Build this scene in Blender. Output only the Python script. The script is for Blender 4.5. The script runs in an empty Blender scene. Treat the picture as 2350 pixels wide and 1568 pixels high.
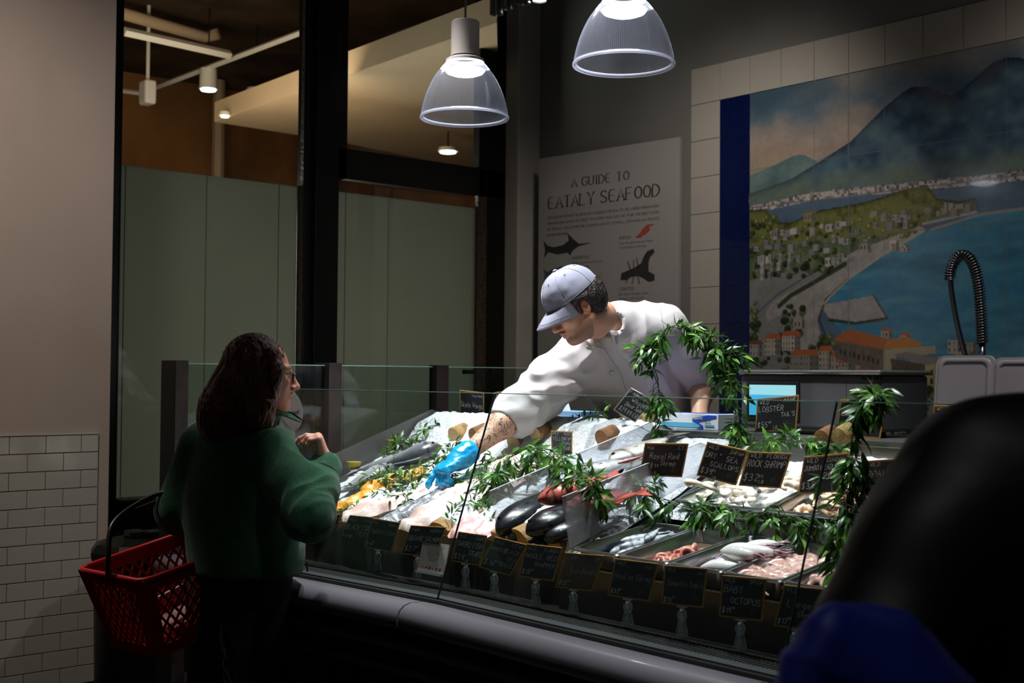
import bpy, bmesh, math, random
import numpy as np
from mathutils import Vector, Matrix, noise
R = math.radians
sc = bpy.context.scene
COL = sc.collection
rnd = random.Random(7)

# ------------------------------------------------------------------ camera
FPX, PITCH, ROLL, YAW = 2841.2, .02742, .007864, .853419
W0, H0, CAMZ = 2350, 1568, 1.5
_cp, _sp, _cr, _sr = math.cos(PITCH), math.sin(PITCH), math.cos(ROLL), math.sin(ROLL)
_r = Vector((1, 0, 0)); _f = Vector((0, _cp, _sp)); _u = Vector((0, -_sp, _cp))
_q = Matrix.Rotation(YAW, 3, 'Z')               # world x runs along the counter, world y towards the mural wall
CR = _q @ (_cr*_r + _sr*_u); CU = _q @ (-_sr*_r + _cr*_u); CF = _q @ _f
FW = (_q @ Vector((0, 1, 0)))                   # level direction the photographer looks in
cam_d = bpy.data.cameras.new('camera'); cam = bpy.data.objects.new('camera', cam_d); COL.objects.link(cam)
cam.matrix_world = Matrix(((CR.x, CU.x, -CF.x, 0), (CR.y, CU.y, -CF.y, 0), (CR.z, CU.z, -CF.z, CAMZ), (0, 0, 0, 1)))
cam_d.sensor_width = 36; cam_d.lens = FPX/W0*36; cam_d.clip_start = .05
cam_d.dof.use_dof = True; cam_d.dof.focus_distance = 4.1; cam_d.dof.aperture_fstop = 4.5
sc.camera = cam

# ------------------------------------------------------------------ frames: d runs along the counter to the right, n runs from the shopper to the back wall
D = Vector((1, 0, 0)); N = Vector((0, 1, 0)); Z = Vector((0, 0, 1))
O = Vector((0, 0, CAMZ))
def S(s, t, z): return D*s + N*t + Z*z
def st(p): return (p.dot(D), p.dot(N), p.z)
def ray(x, y): return CR*((x-W0/2)/FPX) - CU*((y-H0/2)/FPX) + CF
def on_s(x, y, s): r = ray(x, y); return O + r*(s/r.dot(D))
def on_t(x, y, t): r = ray(x, y); return O + r*(t/r.dot(N))
def on_z(x, y, z): r = ray(x, y); return O + r*((z-CAMZ)/r.z)
def dep(x, y, k): return O + ray(x, y)*k
ROT = Matrix.Identity(4)

# ------------------------------------------------------------------ world, view and lights
sc.view_settings.view_transform = 'Standard'; sc.view_settings.look = 'None'
sc.view_settings.gamma = 1; sc.view_settings.use_curve_mapping = False
sc.view_settings.exposure = 0.0
w = bpy.data.worlds.new('world'); sc.world = w; w.use_nodes = True
w.node_tree.nodes['Background'].inputs[0].default_value = (.55, .52, .5, 1)
w.node_tree.nodes['Background'].inputs[1].default_value = .018
sc.cycles.use_denoising = True
sc.cycles.max_bounces = 8; sc.cycles.transparent_max_bounces = 40
sc.cycles.caustics_reflective = False; sc.cycles.caustics_refractive = False
sc.cycles.sample_clamp_indirect = 4
def light(name, kind, loc, power, color, size=.1, aim=None, angle=None, blend=.3, sy=None):
    l = bpy.data.lights.new(name, kind); l.energy = power; l.color = color
    if kind == 'AREA':
        l.size = size
        if sy: l.shape = 'RECTANGLE'; l.size_y = sy
    else: l.shadow_soft_size = size
    if kind == 'SPOT': l.spot_size = R(angle); l.spot_blend = blend
    o = bpy.data.objects.new(name, l); COL.objects.link(o); o.location = loc
    if aim is not None: o.rotation_euler = (Vector(aim)-Vector(loc)).to_track_quat('-Z', 'Y').to_euler()
    return o
COOL = (.96, .965, 1.0); WARM = (1, .80, .60); NEUT = (1, .93, .86)
# the row of track spots above the counter (behind the top of the frame) that light the fish
light('counter_spot', 'SPOT', S(-3.95, 2.55, 3.9), 350, COOL, .03, S(-3.75, 2.85, 1.1), 44, .6)
light('counter_spot', 'SPOT', S(-3.3, 2.5, 3.9), 450, COOL, .03, S(-3.15, 2.95, 1.2), 46, .6)
light('counter_spot', 'SPOT', S(-2.5, 2.6, 3.9), 300, COOL, .03, S(-2.4, 2.9, 1.2), 46, .6)
light('counter_spot', 'SPOT', S(-1.7, 2.6, 3.9), 260, COOL, .03, S(-1.6, 2.9, 1.2), 46, .6)
light('added_spot', 'SPOT', S(-3.6, .6, 3.9), 150, NEUT, .2, S(-5.3, 1.9, 1.9), 60, 1)  # unseen spot, added to brighten the left wall
light('added_spot', 'SPOT', S(-3.4, 3.9, 3.9), 135, NEUT, .15, S(-4.6, 5.1, .9), 90, 1)  # unseen spot, added for the poster and column
light('added_spot', 'SPOT', S(-1.6, 3.7, 3.9), 100, NEUT, .15, S(-1.9, 5.1, 1.6), 85, 1)  # unseen spot, added for the mural
light('added_spot', 'SPOT', S(-4.9, .5, 3.9), 230, NEUT, .06, dep(262, 1400, 3.95), 13, .9)  # added narrow spot that brightens only the basket
light('added_spot', 'SPOT', S(-.6, .6, 3.9), 16, COOL, .06, dep(1950, 1450, 1.4), 24, .9)  # added weak spot, brings out the blue of the bag
light('added_spot', 'SPOT', S(-1.9, 1.75, 3.9), 120, COOL, .06, S(-2.5, 2.44, .9), 42, .8)  # added spot that lifts the front row of price cards
light('camera_side_fill', 'AREA', S(-1.0, -1.2, 4.0), 4.5, NEUT, 2.5, S(-3.0, 2.2, 1.0))  # soft fill added on the camera side, not a real fixture
light('back_room_fill', 'AREA', S(-7.6, 4.0, 3.0), 27, WARM, 1.6, S(-8.6, 4.6, 4.0))
light('back_room_fill', 'AREA', S(-7.0, 2.6, 3.1), 26, WARM, 1.0, S(-9.5, 3.4, 2.8))
light('back_room_fill', 'AREA', S(-7.5, 3.6, 1.5), 105, (1, .98, .9), 2.2, S(-5.8, 3.6, 1.5))  # added low behind the windows only to make the frosted film glow

# ------------------------------------------------------------------ materials
MATS = {}
def lin(h):
    if isinstance(h, tuple): return h
    c = [int(h[i:i+2], 16)/255 for i in (0, 2, 4)]
    return tuple((v/12.92 if v <= .04045 else ((v+.055)/1.055)**2.4) for v in c)
def mat(name, color, rough=.5, metal=0, var=0, vscale=20, bump=0, bscale=60, spec=.5, emit=0, emc=None, trans=0, ior=1.45,
        sss=0, sheen=0, coat=0, alpha=1, color2=None, stretch=None, detail=4, attr=None, coord='Object'):
    if name in MATS: return MATS[name]
    m = bpy.data.materials.new(name); m.use_nodes = True; nt = m.node_tree; b = nt.nodes['Principled BSDF']
    c = lin(color)
    b.inputs['Base Color'].default_value = (*c, 1); b.inputs['Roughness'].default_value = rough
    b.inputs['Metallic'].default_value = metal; b.inputs['Specular IOR Level'].default_value = spec
    b.inputs['IOR'].default_value = ior; b.inputs['Alpha'].default_value = alpha
    b.inputs['Transmission Weight'].default_value = trans; b.inputs['Coat Weight'].default_value = coat
    b.inputs['Sheen Weight'].default_value = sheen
    if sss: b.inputs['Subsurface Weight'].default_value = sss; b.inputs['Subsurface Scale'].default_value = .02
    if emit: b.inputs['Emission Color'].default_value = (*(lin(emc) if emc else c), 1); b.inputs['Emission Strength'].default_value = emit
    co = None
    def coords(sc_):
        nonlocal co
        if co is None:
            tc = nt.nodes.new('ShaderNodeTexCoord'); mp = nt.nodes.new('ShaderNodeMapping')
            nt.links.new(tc.outputs[coord], mp.inputs[0]); co = mp.outputs[0]
            if stretch: mp.inputs['Scale'].default_value = stretch
        n = nt.nodes.new('ShaderNodeTexNoise'); n.inputs['Scale'].default_value = sc_; n.inputs['Detail'].default_value = detail
        nt.links.new(co, n.inputs['Vector']); return n
    src = None
    if attr:
        a = nt.nodes.new('ShaderNodeVertexColor'); a.layer_name = attr; src = a.outputs[0]
        nt.links.new(src, b.inputs['Base Color'])
    if var or color2:
        n = coords(vscale); rp = nt.nodes.new('ShaderNodeValToRGB')
        c2 = lin(color2) if color2 else tuple(min(1, v*(1+var)) for v in c)
        c1 = c if color2 else tuple(v*(1-var) for v in c)
        rp.color_ramp.elements[0].position = .35; rp.color_ramp.elements[1].position = .65
        if attr: c1 = (1-var,)*3; c2 = (1,)*3
        rp.color_ramp.elements[0].color = (*c1, 1); rp.color_ramp.elements[1].color = (*c2, 1)
        nt.links.new(n.outputs[0], rp.inputs[0])
        if attr:
            mx = nt.nodes.new('ShaderNodeMix'); mx.data_type = 'RGBA'; mx.blend_type = 'MULTIPLY'; mx.inputs[0].default_value = 1
            nt.links.new(src, mx.inputs[6]); nt.links.new(rp.outputs[0], mx.inputs[7]); nt.links.new(mx.outputs[2], b.inputs['Base Color'])
        else: nt.links.new(rp.outputs[0], b.inputs['Base Color'])
    if bump:
        n = coords(bscale); bp = nt.nodes.new('ShaderNodeBump'); bp.inputs['Strength'].default_value = min(1, bump*4)
        bp.inputs['Distance'].default_value = .01*bump*4 if bump < .25 else .02
        nt.links.new(n.outputs[0], bp.inputs['Height']); nt.links.new(bp.outputs[0], b.inputs['Normal'])
    MATS[name] = m; return m
def glass_mat(name, tint=(.93, .97, .95), refl=1.0, rough=0.0, ior=1.5, haze=0, hazec=(.8, .8, .8)):
    m = bpy.data.materials.new(name); m.use_nodes = True; nt = m.node_tree; nt.nodes.clear()
    out = nt.nodes.new('ShaderNodeOutputMaterial'); tr = nt.nodes.new('ShaderNodeBsdfTransparent'); gl = nt.nodes.new('ShaderNodeBsdfGlossy')
    fr = nt.nodes.new('ShaderNodeLayerWeight'); pw = nt.nodes.new('ShaderNodeMath'); pw.operation = 'POWER'; pw.inputs[1].default_value = 5; ma = nt.nodes.new('ShaderNodeMath'); ma.operation = 'MULTIPLY_ADD'; ma.inputs[1].default_value = .96; ma.inputs[2].default_value = .035; mx = nt.nodes.new('ShaderNodeMixShader'); ml = nt.nodes.new('ShaderNodeMath'); ml.operation = 'MULTIPLY'
    ml.inputs[1].default_value = refl
    tr.inputs[0].default_value = (*tint, 1); gl.inputs['Roughness'].default_value = rough
    nt.links.new(fr.outputs['Facing'], pw.inputs[0]); nt.links.new(pw.outputs[0], ma.inputs[0]); nt.links.new(ma.outputs[0], ml.inputs[0]); nt.links.new(ml.outputs[0], mx.inputs[0])
    base = tr.outputs[0]
    if haze:
        df = nt.nodes.new('ShaderNodeBsdfDiffuse'); df.inputs[0].default_value = (*hazec, 1); m2 = nt.nodes.new('ShaderNodeMixShader'); m2.inputs[0].default_value = haze
        tl = nt.nodes.new('ShaderNodeBsdfTranslucent'); tl.inputs[0].default_value = (*hazec, 1); m3 = nt.nodes.new('ShaderNodeMixShader'); m3.inputs[0].default_value = .5
        nt.links.new(df.outputs[0], m3.inputs[1]); nt.links.new(tl.outputs[0], m3.inputs[2])
        nt.links.new(base, m2.inputs[1]); nt.links.new(m3.outputs[0], m2.inputs[2]); base = m2.outputs[0]
    nt.links.new(base, mx.inputs[1]); nt.links.new(gl.outputs[0], mx.inputs[2]); nt.links.new(mx.outputs[0], out.inputs[0])
    MATS[name] = m; return m

# ------------------------------------------------------------------ things, parts
ROOTM = {}
def tag(o, label=None, cat=None, group=None, kind=None):
    if label: o['label'] = label
    if cat: o['category'] = cat
    if group: o['group'] = group
    if kind: o['kind'] = kind
    return o
def thing(name, label, cat, loc=(0, 0, 0), group=None, rot=None):
    o = bpy.data.objects.new(name, None); o.empty_display_size = .05; COL.objects.link(o)
    m = Matrix.Translation(Vector(loc)) @ (rot if rot is not None else ROT)
    o.matrix_world = m; ROOTM[o] = m
    return tag(o, label, cat, group)
def link(name, me, parent=None, inv=True):
    o = bpy.data.objects.new(name, me); COL.objects.link(o)
    if parent is not None:
        o.parent = parent
        ROOTM[o] = ROOTM[parent]
    else: ROOTM[o] = Matrix.Identity(4)
    return o
def dup(root, m, label=None, group=None):
    r = root.copy(); COL.objects.link(r); r.matrix_world = m
    if label: r['label'] = label
    if group: r['group'] = group
    for ch in list(root.children):
        c = ch.copy(); COL.objects.link(c); c.parent = r
        for g in ch.children:
            e = g.copy(); COL.objects.link(e); e.parent = c
    return r

class MB:
    def __init__(s): s.v = []; s.f = []; s.m = []; s.c = []
    def add(s, vs, fs, m=0):
        o = len(s.v); s.v += [Vector(v) for v in vs]; s.f += [tuple(i+o for i in f) for f in fs]; s.m += [m]*len(fs); return s
    def box(s, c, e, ax=None, m=0):         # centre, full extents, axes
        X, Y, Q = ax or (D, N, Z); c = Vector(c)
        vs = [c + X*(e[0]/2*i) + Y*(e[1]/2*j) + Q*(e[2]/2*k) for i in (-1, 1) for j in (-1, 1) for k in (-1, 1)]
        return s.add(vs, [(0, 1, 3, 2), (4, 6, 7, 5), (0, 4, 5, 1), (2, 3, 7, 6), (0, 2, 6, 4), (1, 5, 7, 3)], m)
    def sbox(s, s0, s1, t0, t1, z0, z1, m=0):
        return s.box(S((s0+s1)/2, (t0+t1)/2, (z0+z1)/2), (s1-s0, t1-t0, z1-z0), None, m)
    def prism(s, pts, h, m=0):              # closed outline and extrusion vector
        n = len(pts); h = Vector(h); vs = [Vector(p) for p in pts] + [Vector(p)+h for p in pts]
        return s.add(vs, [tuple(range(n))[::-1], tuple(range(n, 2*n))] + [(i, (i+1) % n, (i+1) % n+n, i+n) for i in range(n)], m)
    def tube(s, pts, r, n=10, m=0, cap=True, closed=False, sq=1.0, up=None):
        pts = [Vector(p) for p in pts]; L = len(pts); rr = r if isinstance(r, (list, tuple)) else [r]*L
        prev = None; rings = []
        for i, p in enumerate(pts):
            if closed: t = (pts[(i+1) % L]-pts[i-1])
            else: t = pts[min(i+1, L-1)]-pts[max(i-1, 0)]
            t = t.normalized() if t.length > 1e-9 else Vector((0, 0, 1))
            if prev is None:
                a = Vector(up) if up is not None else (Vector((0, 0, 1)) if abs(t.z) < .9 else Vector((1, 0, 0)))
            else: a = prev
            a = a - t*a.dot(t)
            if a.length < 1e-6: a = t.orthogonal()
            a.normalize(); prev = a; b = t.cross(a)
            rings.append([p + (a*math.cos(2*math.pi*j/n)*sq + b*math.sin(2*math.pi*j/n))*rr[i] for j in range(n)])
        vs = [v for q in rings for v in q]; fs = []
        for i in range(L if closed else L-1):
            for j in range(n):
                i2 = (i+1) % L; fs.append((i*n+j, i*n+(j+1) % n, i2*n+(j+1) % n, i2*n+j))
        if cap and not closed: fs += [tuple(range(n))[::-1], tuple(range((L-1)*n, L*n))]
        return s.add(vs, fs, m)
    def lathe(s, c, prof, n=32, ax=None, m=0, closed=False, a0=0, a1=2*math.pi, wave=None):
        X, Y, Q = ax or (D, N, Z); c = Vector(c); vs = []; L = len(prof); full = abs(a1-a0-2*math.pi) < 1e-6
        nn = n if full else n+1
        for r, h in prof:
            for j in range(nn):
                a = a0+(a1-a0)*j/n; q = r*(1+(wave(a, h) if wave else 0)); vs.append(c+X*(q*math.cos(a))+Y*(q*math.sin(a))+Q*h)
        fs = []
        for i in range(L if closed else L-1):
            for j in range(n):
                j2 = (j+1) % nn; i2 = (i+1) % L; fs.append((i*nn+j, i*nn+j2, i2*nn+j2, i2*nn+j))
        return s.add(vs, fs, m)
    def ball(s, c, r, ax=None, n=12, m=0):
        rx, ry, rz = r if isinstance(r, (tuple, list)) else (r, r, r); X, Y, Q = ax or (Vector((1, 0, 0)), Vector((0, 1, 0)), Z); c = Vector(c)
        vs = [c+Q*rz]; h = n//2
        for i in range(1, h):
            ph = math.pi*i/h
            for j in range(n):
                a = 2*math.pi*j/n; vs.append(c+X*(rx*math.sin(ph)*math.cos(a))+Y*(ry*math.sin(ph)*math.sin(a))+Q*(rz*math.cos(ph)))
        vs.append(c-Q*rz); fs = [(0, 1+j, 1+(j+1) % n) for j in range(n)]
        for i in range(h-2):
            for j in range(n): fs.append((1+i*n+j, 1+(i+1)*n+j, 1+(i+1)*n+(j+1) % n, 1+i*n+(j+1) % n))
        e = len(vs)-1; b = 1+(h-2)*n
        fs += [(e, b+(j+1) % n, b+j) for j in range(n)]
        return s.add(vs, fs, m)
    def grid(s, fn, nu, nv, m=0):
        vs = [fn(i/nu, j/nv) for i in range(nu+1) for j in range(nv+1)]
        return s.add(vs, [(i*(nv+1)+j, (i+1)*(nv+1)+j, (i+1)*(nv+1)+j+1, i*(nv+1)+j+1) for i in range(nu) for j in range(nv)], m)
    def build(s, name, mats, parent=None, smooth=False, bevel=0, subsurf=0, solid=0, auto=False):
        if not isinstance(mats, (list, tuple)): mats = [mats]
        me = bpy.data.meshes.new(name)
        M = ROOTM[parent].inverted() if parent is not None else None
        vs = [M @ v for v in s.v] if M is not None else s.v
        me.from_pydata([tuple(v) for v in vs], [], s.f)
        for q in mats: me.materials.append(q)
        me.polygons.foreach_set('material_index', s.m)
        bm = bmesh.new(); bm.from_mesh(me); bmesh.ops.recalc_face_normals(bm, faces=bm.faces); bm.to_mesh(me); bm.free()
        if smooth or auto: me.polygons.foreach_set('use_smooth', [True]*len(me.polygons))
        if auto: me.set_sharp_from_angle(angle=R(35))
        me.update(); o = link(name, me, parent)
        if bevel:
            b = o.modifiers.new('bevel', 'BEVEL'); b.width = bevel; b.segments = 2; b.limit_method = 'ANGLE'; b.angle_limit = R(40)
        if solid: b = o.modifiers.new('solid', 'SOLIDIFY'); b.thickness = solid
        if subsurf: b = o.modifiers.new('subsurf', 'SUBSURF'); b.levels = b.render_levels = subsurf
        return o
def col_attr(me, cols, name='paint'):
    a = me.color_attributes.new(name, 'FLOAT_COLOR', 'POINT'); a.data.foreach_set('color', np.asarray(cols, dtype=np.float32).ravel())
def smoothpath(pts, k=6):
    pts = [Vector(p) for p in pts]; out = []; L = len(pts)
    for i in range(L-1):
        a, b, c, e = pts[max(i-1, 0)], pts[i], pts[i+1], pts[min(i+2, L-1)]
        for j in range(k):
            t = j/k; out.append(.5*((2*b)+(c-a)*t+(2*a-5*b+4*c-e)*t*t+(3*b-a-3*c+e)*t**3))
    out.append(pts[-1]); return out
def structure(o): o['kind'] = 'structure'; return o
# ------------------------------------------------------------------ room shell
m_wallgrey = mat('grey wall paint', '6b6964', .8, var=.05, vscale=3, bump=.02, bscale=200)
m_plaster = mat('warm white plaster', 'b8a597', .8, var=.05, vscale=2, bump=.03, bscale=90)
m_black = mat('black painted steel', '0b0a09', .35, var=.3, vscale=30)
m_floor = mat('dark floor', '2a2826', .45, var=.2, vscale=6)
m_ceil = mat('dark ceiling', '24211e', .9, var=.3, vscale=4)
m_col = mat('white column paint', '9a958c', .8, var=.06, vscale=5)
TB = 5.18; SW = -5.80; SL = -5.29
structure(MB().sbox(-12.5, 3.5, -2.5, 8.5, -.1, 0).build('floor', m_floor))
structure(MB().sbox(-5.9, 3.5, -2.5, 5.4, 4.6, 4.7).build('ceiling', m_ceil))
structure(MB().sbox(-5.95, 3.5, TB, TB+.15, 0, 4.6).build('wall_back', m_wallgrey))
structure(MB().sbox(3.5, 3.6, -2.5, 5.4, 0, 4.6).build('wall_right', m_wallgrey))
structure(MB().sbox(-6.0, 3.5, -2.6, -2.5, 0, 4.6).build('wall_front', m_wallgrey))
tc_ = st(on_s(1187, 700, -5.68))[1]
structure(MB().sbox(-5.95, -5.68, tc_, TB, 0, 4.6).build('wall_column', m_col, bevel=.01))
# left pier with subway tile wainscot
tE = st(on_s(257, 700, SL))[1]
structure(MB().sbox(-6.05, SL, -2.5, tE, 0, 4.6).build('wall_left', m_plaster, bevel=.004))
# subway tiles: real bevelled tiles on a grout bed
m_tile = mat('cream subway tile', 'bdb7ab', .12, var=.04, vscale=4, coat=.2)
m_grout = mat('tile grout', '4a453f', .9)
zt = on_s(110, 996, SL).z; tT = st(on_s(222, 1100, SL))[1]
mb = MB(); tw, th, gr = .1530, .0762, .0028
row = 0; z = zt-.008
mb.sbox(SL, SL+.004, -.2, tT, 0, zt-.004, 1)
while z > .2:
    off = (.5 if row % 2 == 0 else 0)*tw; t = tT
    first = True
    while t > -.1:
        wd = tw*.5 if (first and row % 2 == 0) else tw
        mb.sbox(SL+.004, SL+.010, max(t-wd+gr, -.2), t, z-th+gr, z, 0); t -= wd; first = False
    z -= th+.0006; row += 1
mb.sbox(SL+.002, SL+.013, -.2, tT, zt-.006, zt+.001, 0)
structure(mb.build('trim_1', [m_tile, m_grout], bevel=.0012))
# ------------------------------------------------------------------ window wall
m_frost = mat('frosted window film', '86887f', .6, var=.08, vscale=2)
_n = m_frost.node_tree; _tl = _n.nodes.new('ShaderNodeBsdfTranslucent'); _tl.inputs[0].default_value = (.31, .31, .275, 1); _m = _n.nodes.new('ShaderNodeMixShader'); _m.inputs[0].default_value = .5
_o = [q for q in _n.nodes if q.type == 'OUTPUT_MATERIAL'][0]; _n.links.new(_n.nodes['Principled BSDF'].outputs[0], _m.inputs[1]); _n.links.new(_tl.outputs[0], _m.inputs[2]); _n.links.new(_m.outputs[0], _o.inputs[0])
m_pane = glass_mat('window glass', (.9, .93, .9), .8)
sG = SW-.06
def wrect(mb, x0, y0, x1, y1, s0, s1, pad=0, mi=0):   # a box on the window wall between two picture corners
    a = st(on_s(x0, y0, SW)); b = st(on_s(x1, y1, SW))
    mb.sbox(s0, s1, a[1], b[1], min(a[2], b[2]), max(a[2], b[2]), mi)
zS = on_s(313, 1166, SW).z; tA = st(on_s(262, 700, SW))[1]; t0 = st(on_s(276, 300, SW))[1]; t1 = st(on_s(697, 300, SW))[1]
t2 = st(on_s(798, 300, SW))[1]; t2b = st(on_s(773, 500, SW))[1]; t3 = st(on_s(1100, 380, SW))[1]; t3b = st(on_s(1115, 500, SW))[1]
zT1 = on_s(798, 340, SW).z; zT0 = on_s(773.6, 407.6, SW).z; zF = (on_s(273.4, 371.3, SW).z+on_s(1095, 475.9, SW).z)/2; zTop = 4.6
print('win', zS, zT0, zT1, zF, tA, t0, t1, t2, t3)
mb = MB(); mb.sbox(SW-.2, SW, -.6, t0, 0, zTop); mb.sbox(SW-.2, SW+.02, t0, TB, 0, zS-.02, 0)
structure(mb.build('wall_window', m_black))
fr = MB()
fr.sbox(SW-.062, SW, t0-.0, t0+.012, zS, zTop); fr.sbox(SW-.062, SW+.07, t0, t3b, zS-.03, zS+.05)
fr.sbox(SW-.062, SW+.02, t1, t2b, zS, zTop); fr.sbox(SW-.062, SW, t2b, t2, zT0, zTop); fr.sbox(SW-.062, SW+.05, t1+.05, t2b-.02, zS, zTop)
fr.sbox(SW-.062, SW+.0, t2b, tc_+.02, zT0, zT1)
fr.sbox(SW-.062, SW+.0, t3b, tc_+.02, zS, zTop); fr.sbox(SW-.062, SW, t3, t3b, zT0, zTop)
fo = structure(fr.build('window_1', m_black, bevel=.004))
# riveted jambs
m_rust = mat('pitted brown jamb paint', '1d1712', .45, color2='4a3c2c', vscale=90, bump=.2, bscale=60)
rj = MB(); rj.sbox(SW-.02, SW+.012, t1-.006, t1+.05, zS, zTop)
z = zS+.3
while z < zTop:
    rj.ball(S(SW+.012, t1+.01, z), .006, n=6); rj.ball(S(SW+.012, t1+.035, z+.03), .005, n=6); z += .055
structure(rj.build('trim_2', m_rust))
rj = MB(); rj.sbox(SW-.02, SW+.008, t3b-.07, t3b, zS, zT0); structure(rj.build('trim_3', m_rust))
structure(MB().sbox(sG, sG+.006, t0, t1, zS, zTop).build('window_2', m_pane))
structure(MB().sbox(sG, sG+.006, t2b, t3b, zS, zTop).build('window_3', m_pane))
fm = MB(); fm.sbox(sG-.008, sG-.003, t0, t1, zS, zF); fm.sbox(sG-.008, sG-.003, t2b, t3b, zS, zF)
tag(fm.build('frosted_film', m_frost), 'grey green frosted film covering the lower half of the tall windows', 'window film')
sm = MB()
for x in (297, 485, 652): t = st(on_s(x, 600, SW))[1]; sm.sbox(sG-.0035, sG-.0015, t-.002, t+.002, zS, zF)
for x in (806, 905): t = st(on_s(x, 600, SW))[1]; sm.sbox(sG-.0035, sG-.0015, t-.002, t+.002, zS, zF)
structure(sm.build('trim_4', mat('film seam', '6d7268', .7)))
# ------------------------------------------------------------------ the room seen through the windows
m_brown = mat('rusty brown concrete', '5a3a1c', .85, color2='9a6a3c', vscale=1.3, bump=.1, bscale=8, detail=8, stretch=(1, 1, .5))
m_dark2 = mat('dark brown concrete soffit', '2a1d12', .9, color2='5b4630', vscale=1.6, bump=.15, bscale=6, detail=8)
m_cream = mat('cream soffit paint', 'b9a184', .8, var=.05, vscale=2)
m_white = mat('white painted metal', 'd5d0c8', .45)
structure(MB().sbox(-12.2, -12, -2, 12, 0, 6).build('wall_far', m_brown))
structure(MB().sbox(-12.2, -5.8, 8.6, 8.8, 0, 6).build('wall_far_right', m_brown))
zc = 4.55
structure(MB().sbox(-12.2, -5.9, -2.5, 8.8, zc, zc+.1).build('ceiling_far', m_dark2))
zs_ = 3.5
A = on_z(492, 280, zs_); B = on_z(1140, 52, zs_); C_ = on_z(1150, 402, zs_); E_ = on_z(760, 322, zs_)
mb = MB(); mb.prism([A, B, C_, E_], (0, 0, .16)); structure(mb.build('ceiling_soffit', m_cream))
for i, (a, b, r) in enumerate((((285, 72), (528, 126), .035), ((255, 205), (322, 214), .02), ((322, 214), (760, 48), .025))):
    o = MB().tube([on_z(*a, 4.05), on_z(*b, 4.05)], r, 4).build('track_rail', m_white)
    tag(o, ['white overhead rail in the upper left of the tall left window', 'short low white rail stub at the left edge of the left window', 'long white track rail sloping up behind the left window'][i], 'rail', 'rails on the back room ceiling')
pp = MB().tube([on_z(276, 30, 4.4), on_z(470, 85, 4.4), on_z(500, 78, 4.4)], .05, 10).build('ceiling_pipe', m_cream, smooth=True)
tag(pp, 'cream painted pipe near the top of the left window', 'pipe')
m_lw = mat('cool lamp face', (1, 1, 1), emit=14, emc=(.75, .88, 1.0)); m_lwarm = mat('warm lamp face', (1, 1, 1), emit=9, emc=(1, .86, .6))
def backspot(x, y, z, mt, lab, head=True, w_=.06):
    p = on_z(x, y, z); o = thing('track_spotlight', lab, 'spotlight', p, 'ceiling lamps in the back room')
    MB().lathe(p, [(0, 0), (w_, 0), (w_, .01)], 16).build('lamp_face', mt, o)
    if head: MB().lathe(p+Z*.011, [(0, 0), (w_+.015, 0), (w_+.01, .17), (0, .17)], 16).build('housing', m_white, o, auto=True)
    else: MB().lathe(p+Z*.011, [(0, 0), (w_+.02, 0), (w_+.01, .03), (0, .03)], 16).build('trim_ring', m_white, o, auto=True)
    MB().tube([p+Z*.04, Vector((p.x, p.y, 4.55 if p.z > 3.6 else zs_+.02))], .006, 6).build('drop_rod', m_black, o)
backspot(478, 208, 3.86, m_lw, 'white track spotlight with a glaring cool lamp behind the left window')
backspot(588, 214, 3.95, mat('dim cool lamp', (1, 1, 1), emit=1.2, emc=(.6, .8, .9)), 'dim bluish downlight beside the glaring spotlight', False, .07)
backspot(516, 269, 3.49, m_lwarm, 'small warm downlight at the tip of the cream soffit', False, .03)
backspot(1028, 351, 3.32, m_lwarm, 'warm downlight under the cream soffit in the right window', False, .065)
p = on_z(338, 246, 3.7); o = thing('track_spotlight', 'unlit white track spotlight at the left of the left window', 'spotlight', p, 'ceiling lamps in the back room')
MB().box(p+Z*.12, (.14, .1, .2)).build('housing', m_white, o, bevel=.02); MB().tube([p+Z*.21, Vector((p.x, p.y, 4.56))], .015, 8).build('stem', m_white, o)
o = MB().tube([Vector((on_s(501, 282, -11.5).x, on_s(501, 282, -11.5).y, 4.5)), Vector((on_s(501, 420, -11.5).x, on_s(501, 420, -11.5).y, 0))], .06, 6).build('back_room_post', m_cream); tag(o, 'slim cream post standing below the soffit tip', 'post')
# ------------------------------------------------------------------ ceiling spotlight cluster at the top edge
m_chrome = mat('brushed steel cylinder', '8c8c88', .28, metal=.9)
for i, (x, y, lab, lit) in enumerate(((1140, 33, 'tipped steel cylinder spotlight, leftmost of the cluster at the top edge', 0), (1161, 20, 'steel cylinder spotlight with dark mouth, second in the cluster', 0),
        (1201, 8, 'steel cylinder spotlight next to the shining one', 0), (1238, 3, 'shining cylinder spotlight at the top edge above the column', 1))):
    p = dep(x, y, 6.6); o = thing('cylinder_spotlight', lab, 'spotlight', p, 'spotlight cluster at the top edge')
    MB().lathe(p, [(.034, .012), (.038, 0), (.038, .2), (0, .2)], 24).build('housing', m_chrome, o, auto=True)
    MB().lathe(p+Z*.008, [(0, 0), (.035, 0)], 24).build('lens', mat('spot lens lit', (1, 1, 1), emit=22, emc=(.9, .95, 1)) if lit else m_black, o)
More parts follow.
